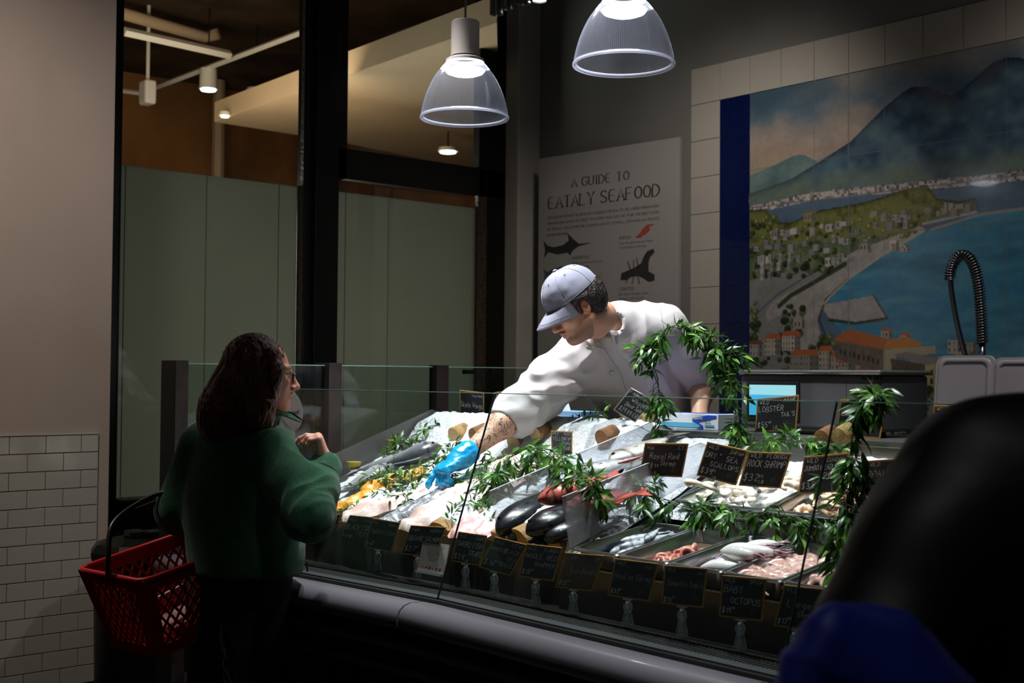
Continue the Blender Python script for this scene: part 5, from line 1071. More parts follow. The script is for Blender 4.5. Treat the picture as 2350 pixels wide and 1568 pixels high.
# ---- steel pans
m_pan = mat('polished pan steel', 'd0d2d6', .24, metal=1, bump=.01, bscale=15)
def pan(s0, s1, t0, t1, zf, sl, label, group, depth=.06):
    c = S((s0+s1)/2, t0, zf); rt = thing('steel_pan', label, 'pan', c, group); up = (Z-N*sl).normalized(); fw = (N+Z*sl).normalized(); w_ = s1-s0; L = (t1-t0)/fw.dot(N)
    def loop(ins, dz, r):
        pts = []
        for cx, cy, a0 in ((w_/2-ins-r, L-ins-r, 0), (-w_/2+ins+r, L-ins-r, 90), (-w_/2+ins+r, ins+r, 180), (w_/2-ins-r, ins+r, 270)):
            for k in range(6): a = R(a0+k*18); pts.append(c+D*(cx+r*math.cos(a))+fw*(cy+r*math.sin(a))+up*dz)
        return pts
    loops = [loop(.0, -.006, .012), loop(-.001, -.002, .013), loop(.002, .0015, .011), (loop(.009, .0015, .016)), loop(.012, -.002, .016), loop(.018, -depth+.008, .02), loop(.026, -depth, .02)]
    n = 24; vs = [v for q in loops for v in q]
    mb = MB().add(vs, [(i*n+j, i*n+(j+1) % n, (i+1)*n+(j+1) % n, (i+1)*n+j) for i in range(6) for j in range(n)]+[tuple(range(6*n, 7*n))])
    mb.build('pan_shell', m_pan, rt, auto=True)
    def at(u, v, h=0): return c+D*((u-.5)*(w_-.05))+fw*(.025+v*(L-.05))+up*(-depth+.004+h)
    return at, up, fw
PG = 'steel pans in the front row'; PU = 'steel pans on the upper step'
tf0, tf1 = 2.502, 2.845; SL3 = .15
lab3 = ['first steel pan holding sardines', 'steel pan with a perforated insert and a few shrimp', 'steel pan holding white squid', 'steel pan holding pale pink octopus', 'steel pan behind the second glass joint', 'steel pan in front of the dark coat', 'steel pan hidden behind the dark coat']
ats = [pan(-2.60+.186*i, -2.60+.186*i+.182, tf0, tf1, 1.0, SL3, lab3[i], PG) for i in range(7)]
labu = ['wide steel pan heaped with scallops', 'wide steel pan of peeled shrimp behind the ROCK SHRIMP card', 'wide steel pan behind the tall right garland', 'wide steel pan at the right end of the upper step']
atu = [pan(-2.565+.352*i, -2.565+.352*i+.347, 2.905, 3.20, 1.118, .25, labu[i], PU, .05) for i in range(4)]
def putcopy(proto, mtx, label, group): return dup(proto, mtx, label, group)
def frame_at(p, fwd, up):
    X = fwd.normalized(); Q = (up-X*up.dot(X)).normalized(); Y = Q.cross(X); return Matrix(((X.x, Y.x, Q.x, p.x), (X.y, Y.y, Q.y, p.y), (X.z, Y.z, Q.z, p.z), (0, 0, 0, 1)))
# sardines
at, up, fw = ats[0]; SG = 'sardines in the first steel pan'
sard = None
for i, (u0, v0, u1, v1, h) in enumerate(((.2, .08, .45, .85, .012), (.5, .05, .62, .8, .014), (.75, .12, .55, .92, .014), (.35, .2, .25, .98, .03), (.62, .15, .9, .85, .03), (.45, .3, .75, .98, .042), (.15, .45, .6, .99, .045), (.8, .5, .35, .95, .055))):
    a, b = at(u0, v0, h), at(u1, v1, h)
    if sard is None: sard = fish('sardine', 'silver blue sardine in the first steel pan', 'fish', a, b, 'blue', .042, .026, 1, SG, nrm=up, L_tail=.14); sL_ = (b-a).length
    else: putcopy(sard, frame_at(a, (b-a), up) @ Matrix.Scale((b-a).length/sL_, 4) @ Matrix.Rotation(rnd.uniform(-.4, .4), 4, 'X'), None, SG)
# shrimp proto (curved tapering body with tail fan)
def shrimp_proto(name, label, cat, kind, group, p, sc_=1.0, head=False):
    rt = thing(name, label, cat, p, group, Matrix.Identity(4)); m = mat(*kind[0], **kind[1])
    pts = []; rad = []
    for i in range(13):
        a = i/12*math.pi*1.25; r = .020*sc_*(1-.25*i/12); pts.append(p+Vector((r*math.cos(a), r*math.sin(a)*1.1, .006*sc_*math.sin(a)))); rad.append(.0085*sc_*(1-.62*(i/12)**1.4)*(1.0+(.07 if i % 2 else 0)))
    MB().tube(pts, rad, 10).build('body', m, rt, smooth=True)
    e = pts[-1]; tdir = (pts[-1]-pts[-3]).normalized(); sd = Vector((-tdir.y, tdir.x, 0))
    mb = MB()
    for k in (-1, 0, 1): mb.prism([e, e+tdir*.010*sc_+sd*(.006*k-.003)*sc_, e+tdir*.013*sc_+sd*.006*k*sc_, e+tdir*.010*sc_+sd*(.006*k+.003)*sc_], Z*.001)
    mb.build('tail', m, rt)
    return rt
def pile(proto, at3, n, group, seed, cover=(.06, .94, .06, .94), hmax=.03, big=1.0, label=None):
    at, up, fw = at3; r_ = random.Random(seed)
    for i in range(n):
        u = r_.uniform(cover[0], cover[1]); v = r_.uniform(cover[2], cover[3]); hh = .008+hmax*(i/n)*(1-abs(u-.5)*.8)
        p = at(u, v, hh+.012); ang = r_.uniform(0, 6.28); fwd = D*math.cos(ang)+fw*math.sin(ang)
        M_ = frame_at(p, fwd, (up+D*r_.uniform(-.5, .5)+N*r_.uniform(-.5, .5)).normalized()) @ Matrix.Scale(r_.uniform(.85, 1.15)*big, 4)
        if i == 0: proto.matrix_world = M_; proto['group'] = group
        else: dup(proto, M_, label, group)
# scallops
def scallop_proto(p):
    rt = thing('scallop', 'ivory scallop in the wide pan above the garland', 'scallop', p, 'scallops in the wide pan', Matrix.Identity(4))
    m = mat('ivory scallop', 'e2d3bd', .3, coat=.4, color2='efe9e0', vscale=40, bump=.06, bscale=90)
    MB().lathe(p, [(0, -.009), (.012, -.009), (.0165, -.004), (.017, .004), (.013, .009), (0, .010)], 14, (Vector((1, 0, 0)), Vector((0, 1, 0)), Z), wave=lambda a, h: .08*math.sin(3*a)).build('muscle', m, rt, smooth=True); return rt
pile(scallop_proto(Vector((0, 0, 0))), atu[0], 62, 'scallops in the wide pan', 2, hmax=.05)
m_roe = mat('orange scallop roe', 'cf8a3e', .35, coat=.4)
rp = shrimp_proto('peeled_shrimp', 'peach coloured peeled shrimp behind the ROCK SHRIMP card', 'shrimp', (('peach shrimp', 'e0b488', .3), dict(coat=.4, color2='efd9c4', vscale=60)), 'peeled shrimp in the second wide pan', Vector((0, 0, 0)), 1.1)
pile(rp, atu[1], 55, 'peeled shrimp in the second wide pan', 4, hmax=.05)
rp = shrimp_proto('peeled_shrimp', 'orange tinted shrimp behind the tall right garland', 'shrimp', (('orange shrimp', 'c98a58', .3), dict(coat=.4, color2='e0b890', vscale=60)), 'orange shrimp in the third wide pan', Vector((0, 0, 0)), 1.25)
pile(rp, atu[2], 34, 'orange shrimp in the third wide pan', 5, hmax=.04)
rp = shrimp_proto('peeled_shrimp', 'ivory headless shrimp curled on top of the scallops beside the ROCK SHRIMP card', 'shrimp', (('ivory shrimp', 'ded0bb', .3), dict(coat=.4)), 'large ivory shrimp at the right of the scallop pan', Vector((0, 0, 0)), 1.45)
for i, (x, y) in enumerate(((1806, 1106), (1812, 1118), (1640, 1120), (1600, 1112), (1670, 1108))):
    M_ = frame_at(plane_hit(x, y, 3.05, 1.19, .25), D*math.cos(i)+N*math.sin(i), Z)
    if i == 0: rp.matrix_world = M_
    else: dup(rp, M_)
rp = shrimp_proto('whole_shrimp', 'brownish red shrimp on the perforated insert', 'shrimp', (('brown red shrimp', '8a4434', .35), dict(coat=.4, color2='b0705c', vscale=50)), 'brown red shrimp in the second front pan', Vector((0, 0, 0)), .95)
pile(rp, ats[1], 30, 'brown red shrimp in the second front pan', 6, (.3, .95, .05, .6), hmax=.02)
# perforated insert
at, up, fw = ats[1]; rt = thing('perforated_insert', 'coppery looking perforated insert plate in the second front pan', 'insert', at(.5, .5, 0))
MB().prism([at(.02, .02, .004), at(.98, .02, .004), at(.98, .98, .02), at(.02, .98, .02)], up*.001).build('plate', mat('warm steel plate', '8a6f5c', .3, metal=.8), rt)
mb = MB()
for i in range(16):
    for j in range(4):
        p = at(.12+.05*i, .2+.07*j, .0052+.016*(.2+.07*j)); mb.lathe(p, [(0, .0002), (.0018, .0002)], 6, (D, fw, up))
mb.build('holes', m_black, rt)
# squid
m_sq = mat('white squid flesh', 'd8d4d2', .15, coat=.6, spec=.7, bump=.03, bscale=40); m_sqp = mat('purple squid skin', '6d4355', .3, coat=.5, color2='b99aa6', vscale=80)
def squid_proto(p):
    rt = thing('squid', 'glossy white squid in the third front pan', 'squid', p, 'squid in the third front pan', Matrix.Identity(4))
    pts = [p+Vector((x, .004*math.sin(x*60), 0)) for x in [i*.011 for i in range(10)]]; MB().tube(pts, [.004, .010, .015, .018, .019, .019, .018, .016, .013, .008], 14).build('mantle', m_sq, rt, smooth=True)
    mb = MB()
    for k in range(6):
        a = k/6*6.28; q = [pts[-1]+Vector((.012*i, (.004+.003*i)*math.cos(a+i*.4), (.004+.0015*i)*math.sin(a+i*.3))) for i in range(5)]; mb.tube(q, [.004, .0035, .003, .002, .001], 6)
    mb.build('tentacles', m_sqp, rt, smooth=True); return rt
sq = squid_proto(Vector((0, 0, 0))); at, up, fw = ats[2]; r_ = random.Random(3)
for i, (u, v, a, h) in enumerate(((.15, .2, .6, .02), (.35, .08, .5, .03), (.55, .2, 1.4, .03), (.75, .1, 2.2, .025), (.3, .4, .8, .05), (.6, .45, .4, .05), (.45, .6, .9, .045), (.2, .65, .7, .03), (.75, .5, 1.8, .04), (.5, .3, .1, .06))):
    M_ = frame_at(at(u, v, h+.012), D*math.cos(a)+fw*math.sin(a), up+D*r_.uniform(-.3, .3)) @ Matrix.Scale(1.05, 4)
    if i == 0: sq.matrix_world = M_
    else: dup(sq, M_)
# octopus lumps
m_oc = mat('pale pink octopus', 'b98b80', .2, coat=.5, color2='d8b8ae', vscale=30, bump=.08, bscale=60)
def octo(p):
    rt = thing('baby_octopus', 'pale pink octopus in the fourth front pan', 'octopus', p, 'octopus in the front pans', Matrix.Identity(4))
    MB().ball(p+Vector((0, 0, .008)), (.017, .013, .010), n=14).build('mantle', m_oc, rt, smooth=True)
    for k in range(8):
        a = k/8*6.28; pts = [p+Vector(((.012+.013*i)*math.cos(a+.22*i), (.012+.013*i)*math.sin(a+.22*i), .008*math.sin(i*.9)+.002)) for i in range(6)]
        MB().tube(pts, [.009, .0085, .007, .0055, .004, .002], 8).build('arm', m_oc, rt, smooth=True)
    return rt
oc = octo(Vector((0, 0, 0))); i = 0
for pi_, lst in ((3, ((.3, .2), (.6, .15), (.5, .4), (.75, .45), (.35, .6), (.65, .7))), (4, ((.3, .3), (.6, .5), (.5, .8)))):
    at, up, fw = ats[pi_]
    for u, v in lst:
        M_ = frame_at(at(u, v, .03), D*math.cos(i)+fw*math.sin(i), up) @ Matrix.Scale(1.3, 4)
        if i == 0: oc.matrix_world = M_
        else: dup(oc, M_, 'pale pink octopus in the fourth front pan' if pi_ == 3 else 'pale pink octopus in the pan by the second glass joint', 'octopus in the front pans' if pi_ == 3 else 'octopus by the second glass joint')
        i += 1
# ------------------------------------------------------------------ leafy garlands and sprigs
m_leaf = mat('glossy green leaf', (1, 1, 1), .32, attr='paint', spec=.6, coat=.15); m_stem = mat('green stem', '3d5a22', .5)
_b = m_leaf.node_tree.nodes['Principled BSDF']
_tr = m_leaf.node_tree.nodes.new('ShaderNodeBsdfTranslucent'); _mx = m_leaf.node_tree.nodes.new('ShaderNodeMixShader'); _mx.inputs[0].default_value = .28
_at = [n for n in m_leaf.node_tree.nodes if n.type == 'VERTEX_COLOR'][0]; m_leaf.node_tree.links.new(_at.outputs[0], _tr.inputs[0])
_o = [n for n in m_leaf.node_tree.nodes if n.type == 'OUTPUT_MATERIAL'][0]; m_leaf.node_tree.links.new(_b.outputs[0], _mx.inputs[1]); m_leaf.node_tree.links.new(_tr.outputs[0], _mx.inputs[2]); m_leaf.node_tree.links.new(_mx.outputs[0], _o.inputs[0])
def leaf(mb, cols, p, d, nrm, L, w_, col):
    d = d.normalized(); sd = d.cross(nrm)
    if sd.length < 1e-4: sd = d.orthogonal()
    sd.normalize(); up = sd.cross(d); o = len(mb.v)
    st_ = [(0, .06), (.18, .62), (.42, 1), (.68, .72), (.88, .28), (1, 0)]; vs = []
    for u, k in st_:
        c = p+d*(L*u)-up*(L*.22*u*u); vs += [c+sd*(w_*k)+up*(w_*.28*k), c, c-sd*(w_*k)+up*(w_*.28*k)]
    fs = []
    for i in range(5): a = i*3; fs += [(a, a+1, a+4, a+3), (a+1, a+2, a+5, a+4)]
    mb.add(vs, fs); cols += [[*col, 1]]*len(vs)
GREENS = [lin(h) for h in ('2f5a22', '3f7029', '27491c', '54852f', '1f3d1b', '6c9a3c')]
def garland(name, label, pts, n, L=(.035, .055), spread=.03, cat='garland', stem=.0022, group=None, droop=.3, seed=1, twigs=0, strands=3):
    n = int(n*1.9); r_ = random.Random(seed); path = smoothpath(pts, 8); rt = thing(name, label, cat, path[0], group)
    sm = MB(); lf = MB(); cols = []
    lines = []
    for k in range(strands):
        ph = r_.uniform(0, 6.28); ln = []
        for i, p in enumerate(path):
            a = ph+i*.55; ln.append(p+Vector((math.cos(a), math.sin(a), math.sin(a*1.3)))*spread*.25)
        lines.append(ln); sm.tube(ln, stem*.6, 5)
    for k in range(twigs):
        p = path[r_.randrange(len(path))]; dirv = Vector((r_.uniform(-1, 1), r_.uniform(-1, 1), r_.uniform(-1.2, .4))).normalized(); l = r_.uniform(.04, .10)
        ln = [p+dirv*(l*i/5)-Z*(.35*l*(i/5)**2) for i in range(6)]; lines.append(ln); sm.tube(ln, stem*.45, 4)
    for i in range(n):
        ln = lines[r_.randrange(len(lines))]; j = r_.randrange(len(ln)-1); p = ln[j].lerp(ln[j+1], r_.random()); tg = (ln[j+1]-ln[j]).normalized()
        sd = Vector((r_.gauss(0, 1), r_.gauss(0, 1), r_.gauss(0, 1))); sd = (sd-tg*sd.dot(tg)).normalized(); d = (tg*r_.uniform(.1, 1.0)+sd*.8-Z*droop).normalized()
        q = p+sd*r_.uniform(0, spread*.3); l = r_.uniform(*L); c = GREENS[r_.randrange(len(GREENS))]; b = r_.uniform(.8, 1.2)
        leaf(lf, cols, q, d, Vector((r_.gauss(0, .6), r_.gauss(0, .6), 1)).normalized(), l, l*r_.uniform(.13, .19), tuple(v*b for v in c))
    sm.build('stems', m_stem, rt); o = lf.build('foliage', m_leaf, rt, smooth=True); col_attr(o.data, cols); return rt
T3 = lambda pts, t: [on_t(x, y, t) for x, y in pts]
garland('leafy_arch', 'tall leafy garland arch in front of the man in white', T3([(1512, 1000), (1508, 960), (1506, 900), (1502, 850), (1500, 805), (1510, 775), (1540, 758), (1580, 752), (1620, 762), (1650, 790), (1668, 830), (1678, 880), (1686, 930), (1695, 975), (1700, 1015)], 3.2), 460, (.03, .055), .045, seed=3, twigs=34, strands=4)
garland('leafy_arch', 'low leafy garland arch over the fillets, just right of the glass joint', [on_t(1132, 1215, 2.60), on_t(1132, 1170, 2.64), on_t(1128, 1120, 2.68), on_t(1142, 1075, 2.74), on_t(1175, 1045, 2.8), on_t(1220, 1030, 2.8), on_t(1265, 1040, 2.76), on_t(1305, 1058, 2.7), on_t(1345, 1085, 2.62), on_t(1366, 1115, 2.6), on_t(1378, 1145, 2.58)], 330, (.03, .055), .045, seed=5, twigs=22, strands=4, droop=.1)
garland('leafy_garland', 'leafy garland swagged along the step between the two rows of pans', T3([(1452, 1085), (1478, 1120), (1525, 1150), (1590, 1165), (1650, 1172), (1710, 1180), (1770, 1185), (1830, 1192), (1885, 1200), (1935, 1205), (2000, 1215)], 2.84), 300, (.03, .05), .04, seed=7, twigs=26, droop=.5)
garland('leafy_garland', 'tall leafy garland at the right in front of the second glass joint', [on_t(2018, 905, 2.62), on_t(1995, 925, 2.62), on_t(1975, 960, 2.62), on_t(1966, 1010, 2.62), on_t(1962, 1060, 2.62), on_t(1955, 1110, 2.6), on_t(1945, 1160, 2.58), on_t(1935, 1210, 2.56), on_t(1928, 1260, 2.54), on_t(1918, 1305, 2.53)], 250, (.035, .055), .045, seed=9, twigs=24, droop=.4, strands=4)
garland('leafy_garland', 'leafy garland lying behind the upper cards at the ledge', T3([(1725, 1022), (1765, 1012), (1805, 1008), (1850, 1014), (1895, 1022), (1935, 1030)], 3.14), 130, (.03, .045), .035, seed=11, twigs=8, droop=.2)
SP = 'leaf sprigs strewn over the left fish bed'
B_ = lambda pts, h=.06: [onbed(x, y, h) for x, y in pts]
for i, (pts, n, lab) in enumerate((([(868, 1050), (905, 1020), (950, 1000), (1000, 975), (1035, 965)], 70, 'leafy sprig along the steel end panel above the silver fish'), ([(785, 1120), (830, 1110), (870, 1090), (900, 1078)], 34, 'leafy sprig between the pale fish and the orange fillet'),
        ([(905, 1085), (950, 1075), (1000, 1060), (1040, 1040), (1060, 1035)], 60, 'leafy sprig right above the blue glove'), ([(862, 1128), (900, 1118), (935, 1115), (965, 1105)], 26, 'leafy sprig on the orange smoked fillet'), ([(925, 1135), (935, 1150), (918, 1160)], 9, 'small sprig on the white fillet'),
        ([(1035, 1090), (1075, 1100), (1110, 1070), (1130, 1050)], 50, 'leafy sprig right of the blue glove by the glass joint'), ([(1035, 1195), (1045, 1165), (1075, 1155), (1110, 1165), (1125, 1195)], 60, 'leafy sprig at the foot of the low arch above the SWORD FISH card'), ([(1160, 1090), (1200, 1080), (1240, 1065), (1290, 1055)], 50, 'leafy sprig below the YELLOWFIN card'), ([(772, 1178), (800, 1165), (815, 1158)], 10, 'sprig beside the green sleeve on the orange fillet'))):
    garland('leaf_sprig', lab, B_(pts), n, (.028, .045), .03, 'sprig', seed=20+i, group=SP, twigs=4, strands=2, droop=0)
for i, (pts, n, lab) in enumerate((([(870, 1100), (905, 1106), (950, 1092), (990, 1078)], 34, 'leafy sprig between the silver fish and the upper orange fillet'), ([(1000, 1035), (1030, 1030), (1052, 1018)], 24, 'small leafy sprig before the tan log end'), ([(1085, 1075), (1105, 1105), (1095, 1140)], 30, 'leafy sprig hanging left of the low arch by the glass joint'), ([(880, 1150), (915, 1140), (950, 1125)], 18, 'thin leafy sprig along the upper edge of the wide white fillet'), ([(1180, 1065), (1225, 1050), (1262, 1042)], 30, 'leafy sprig across the pale fillets above the first divider'))):
    garland('leaf_sprig', lab, B_(pts), n, (.026, .042), .03, 'sprig', seed=60+i, group=SP, twigs=3, strands=2, droop=0)
garland('leaf_sprig', 'leafy sprig leaning against the ledge left of the Whole Dover Sole card', T3([(1300, 985), (1325, 972), (1350, 960), (1370, 950), (1398, 935)], 3.28), 26, (.03, .045), .02, 'sprig', seed=40, strands=1, droop=.1)
# ------------------------------------------------------------------ continuous bodies and clothes: smooth unions on a grid, skinned with surface nets
class Field:
    def __init__(s, lo, hi, h):
        s.h = h; s.lo = np.array(lo, float); s.n = np.ceil((np.array(hi)-s.lo)/h).astype(int)+1
        s.f = np.full(s.n, 1.0, np.float32); s.ax = [s.lo[i]+np.arange(s.n[i])*h for i in range(3)]
    def _sub(s, c0, c1, m):
        a = np.maximum(0, np.floor((c0-m-s.lo)/s.h).astype(int)); b = np.minimum(s.n, np.ceil((c1+m-s.lo)/s.h).astype(int)+1)
        if np.any(a >= b): return None
        sl = tuple(slice(a[i], b[i]) for i in range(3)); X, Y, Q = np.meshgrid(*[s.ax[i][sl[i]] for i in range(3)], indexing='ij', sparse=True); return sl, X, Y, Q
    def _put(s, sl, d, k, sub=False):
        f = s.f[sl]
        if sub: d = -d; f2 = -f
        else: f2 = f
        if k > 0:
            hh = np.clip(.5+.5*(f2-d)/k, 0, 1); r = f2*(1-hh)+d*hh-k*hh*(1-hh)
        else: r = np.minimum(f2, d)
        if sub:      # smooth subtraction: max(f, -d)
            kk = max(k, 1e-4); hh = np.clip(.5-.5*(f+(-d))/kk*0-.5*((-f)-d)/kk*0, 0, 1)
            dd = -d; hh = np.clip(.5-.5*(dd+f*-1)/kk, 0, 1); r = np.maximum(f, -dd) if k <= 0 else -( (-f)*(1-(np.clip(.5+.5*((-f)-dd)/kk, 0, 1))) + dd*np.clip(.5+.5*((-f)-dd)/kk, 0, 1) - kk*np.clip(.5+.5*((-f)-dd)/kk, 0, 1)*(1-np.clip(.5+.5*((-f)-dd)/kk, 0, 1)) )
        s.f[sl] = r
    def cone(s, a, b, r1, r2=None, k=.02):
        r2 = r1 if r2 is None else r2; a = np.array(a, float); b = np.array(b, float); m = max(r1, r2)+k*2+.03
        q = s._sub(np.minimum(a, b), np.maximum(a, b), m)
        if q is None: return s
        sl, X, Y, Q = q; ab = b-a; L2 = max(1e-9, ab@ab); t = np.clip(((X-a[0])*ab[0]+(Y-a[1])*ab[1]+(Q-a[2])*ab[2])/L2, 0, 1)
        d = np.sqrt((X-a[0]-t*ab[0])**2+(Y-a[1]-t*ab[1])**2+(Q-a[2]-t*ab[2])**2)-(r1+(r2-r1)*t)
        s._put(sl, d.astype(np.float32), k); return s
    def path(s, pts, rs, k=.02):
        for i in range(len(pts)-1): s.cone(pts[i], pts[i+1], rs[i], rs[i+1], k)
        return s
    def ell(s, c, r, ax=None, k=.02, sub=False):
        c = np.array(c, float); r = np.array(r, float); A = np.array(ax if ax is not None else np.eye(3), float); m = r.max()+k*2+.03
        q = s._sub(c, c, m)
        if q is None: return s
        sl, X, Y, Q = q; p = [(X-c[0])*A[i][0]+(Y-c[1])*A[i][1]+(Q-c[2])*A[i][2] for i in range(3)]
        k0 = np.sqrt(sum((p[i]/r[i])**2 for i in range(3))); k1 = np.sqrt(sum((p[i]/r[i]**2)**2 for i in range(3)))+1e-9
        d = k0*(k0-1)/k1; s._put(sl, d.astype(np.float32), k, sub); return s
    def cut(s, p, nrm):          # keep the side where (x-p).n < 0
        p = np.array(p, float); n = np.array(nrm, float); n /= np.linalg.norm(n); X, Y, Q = np.meshgrid(*s.ax, indexing='ij', sparse=True)
        s.f = np.maximum(s.f, ((X-p[0])*n[0]+(Y-p[1])*n[1]+(Q-p[2])*n[2]).astype(np.float32)); return s
    def warp(s, fn):             # add a displacement field fn(X, Y, Z)
        X, Y, Q = np.meshgrid(*s.ax, indexing='ij', sparse=True); s.f = s.f+fn(X, Y, Q).astype(np.float32); return s
    def net(s):
        f = s.f; nx, ny, nz = f.shape; ins = f < 0
        c = [ins[i:nx-1+i, j:ny-1+j, k:nz-1+k] for i in (0, 1) for j in (0, 1) for k in (0, 1)]
        sm = sum(q.astype(np.int8) for q in c); act = (sm > 0) & (sm < 8); I = np.argwhere(act); idx = np.full(act.shape, -1, np.int64); idx[tuple(I.T)] = np.arange(len(I))
        P = np.zeros((len(I), 3)); W_ = np.zeros(len(I)); i0, j0, k0 = I.T
        offs = [(i, j, k) for i in (0, 1) for j in (0, 1) for k in (0, 1)]
        for a in range(8):
            for b in range(a+1, 8):
                da = np.abs(np.array(offs[a])-np.array(offs[b]))
                if da.sum() != 1: continue
                fa = f[i0+offs[a][0], j0+offs[a][1], k0+offs[a][2]]; fb = f[i0+offs[b][0], j0+offs[b][1], k0+offs[b][2]]; cr = (fa < 0) != (fb < 0)
                t = np.where(cr, fa/np.where(fa == fb, 1, fa-fb), 0); p = np.array(offs[a])[None]+t[:, None]*(np.array(offs[b])-np.array(offs[a]))[None]
                P += p*cr[:, None]; W_ += cr
        P = (P/W_[:, None]+I)*s.h+s.lo
        qs = []
        for ax in range(3):
            sl0 = [slice(None)]*3; sl1 = [slice(None)]*3; sl0[ax] = slice(0, -1); sl1[ax] = slice(1, None)
            a = ins[tuple(sl0)]; b = ins[tuple(sl1)]; E_ = np.argwhere(a != b); flip = a[tuple(E_.T)]
            u, v = [(1, 2), (2, 0), (0, 1)][ax]; ok = (E_[:, u] > 0) & (E_[:, v] > 0) & (E_[:, u] < s.n[u]-1) & (E_[:, v] < s.n[v]-1) & (E_[:, ax] < s.n[ax]-1)
            E_ = E_[ok]; flip = flip[ok]
            def g(du, dv): q = E_.copy(); q[:, u] -= du; q[:, v] -= dv; return idx[tuple(q.T)]
            Q = np.stack([g(1, 1), g(0, 1), g(0, 0), g(1, 0)], 1); Q[~flip] = Q[~flip][:, ::-1]; qs.append(Q)
        return P, np.concatenate(qs)
def net_object(name, fields, mats, parent, paint=None, smooth_it=2, disp=None, attr='paint', slot=None):
    """fields: one or several Field -> one mesh object"""
    Ps, Qs, o_ = [], [], 0
    for F in fields if isinstance(fields, (list, tuple)) else [fields]:
        P, Q = F.net()
        for _ in range(smooth_it):
            acc = np.zeros_like(P); cnt = np.zeros(len(P))
            for i in range(4):
                a, b = Q[:, i], Q[:, (i+1) % 4]; np.add.at(acc, a, P[b]); np.add.at(cnt, a, 1); np.add.at(acc, b, P[a]); np.add.at(cnt, b, 1)
            P = P*.5+acc/np.maximum(cnt, 1)[:, None]*.5
        Ps.append(P); Qs.append(Q+o_); o_ += len(P)
    P = np.concatenate(Ps); Q = np.concatenate(Qs)
    if disp is not None: P = disp(P, Q)
    M = np.array(ROOTM[parent].inverted()); Pl = P@M[:3, :3].T+M[:3, 3]
    me = bpy.data.meshes.new(name); me.vertices.add(len(P)); me.vertices.foreach_set('co', Pl.ravel()); me.loops.add(Q.size); me.polygons.add(len(Q))
    me.loops.foreach_set('vertex_index', Q.ravel()); me.polygons.foreach_set('loop_start', np.arange(0, Q.size, 4)); me.polygons.foreach_set('loop_total', np.full(len(Q), 4))
    me.polygons.foreach_set('use_smooth', np.ones(len(Q), bool)); me.update(calc_edges=True); me.validate()
    for m in (mats if isinstance(mats, (list, tuple)) else [mats]): me.materials.append(m)
    if paint is not None: col_attr(me, paint(P), attr)
    return link(name, me, parent)
def vnormals(P, Q):
    n = np.cross(P[Q[:, 2]]-P[Q[:, 0]], P[Q[:, 3]]-P[Q[:, 1]]); V = np.zeros_like(P)
    for i in range(4): np.add.at(V, Q[:, i], n)
    return V/np.maximum(np.linalg.norm(V, axis=1), 1e-9)[:, None]
def nz3(P, s, seed=0):           # cheap smooth 3d noise from warped sines
    r_ = np.random.RandomState(seed); out = np.zeros(len(P))
    for k in range(6):
        d_ = r_.randn(3); d_ /= np.linalg.norm(d_); e = r_.randn(3); e /= np.linalg.norm(e); out += np.sin(P@d_*s*(1+.35*k)+1.7*np.sin(P@e*s*.8+k)+r_.rand()*6)/(1+.35*k)
    return out/3.2
def folds(P, axis, s, seed=0, along=.25):   # cloth folds: ridges running along the axis
    a = np.array(axis, float); a /= np.linalg.norm(a); q = P-np.outer(P@a, a)*(1-along); return 1-2*np.abs(nz3(q, s, seed))
# ------------------------------------------------------------------ skin and cloth
def skin_mat(name):
    m = mat(name, (1, 1, 1), .48, attr='paint', sss=.12, var=.06, vscale=60, bump=.02, bscale=400); nt = m.node_tree; b = nt.nodes['Principled BSDF']
    a = [n for n in nt.nodes if n.type == 'VERTEX_COLOR'][0]; n1 = nt.nodes.new('ShaderNodeTexNoise'); n1.inputs['Scale'].default_value = 17; n1.inputs['Detail'].default_value = 2; n1.inputs['Distortion'].default_value = 2.5
    m1 = nt.nodes.new('ShaderNodeMath'); m1.operation = 'SUBTRACT'; m1.inputs[1].default_value = .5; m2 = nt.nodes.new('ShaderNodeMath'); m2.operation = 'ABSOLUTE'; m3 = nt.nodes.new('ShaderNodeMath'); m3.operation = 'LESS_THAN'; m3.inputs[1].default_value = .022
    inv = nt.nodes.new('ShaderNodeMath'); inv.operation = 'SUBTRACT'; inv.inputs[0].default_value = 1; ml = nt.nodes.new('ShaderNodeMath'); ml.operation = 'MULTIPLY'; mx = nt.nodes.new('ShaderNodeMix'); mx.data_type = 'RGBA'
    tc = nt.nodes.new('ShaderNodeTexCoord'); nt.links.new(tc.outputs['Object'], n1.inputs[0]); nt.links.new(n1.outputs[0], m1.inputs[0]); nt.links.new(m1.outputs[0], m2.inputs[0]); nt.links.new(m2.outputs[0], m3.inputs[0])
    nt.links.new(a.outputs['Alpha'], inv.inputs[1]); nt.links.new(inv.outputs[0], ml.inputs[0]); nt.links.new(m3.outputs[0], ml.inputs[1])
    src = b.inputs['Base Color'].links[0].from_socket; nt.links.new(ml.outputs[0], mx.inputs[0]); nt.links.new(src, mx.inputs[6]); mx.inputs[7].default_value = (.09, .075, .08, 1); nt.links.new(mx.outputs[2], b.inputs['Base Color']); return m
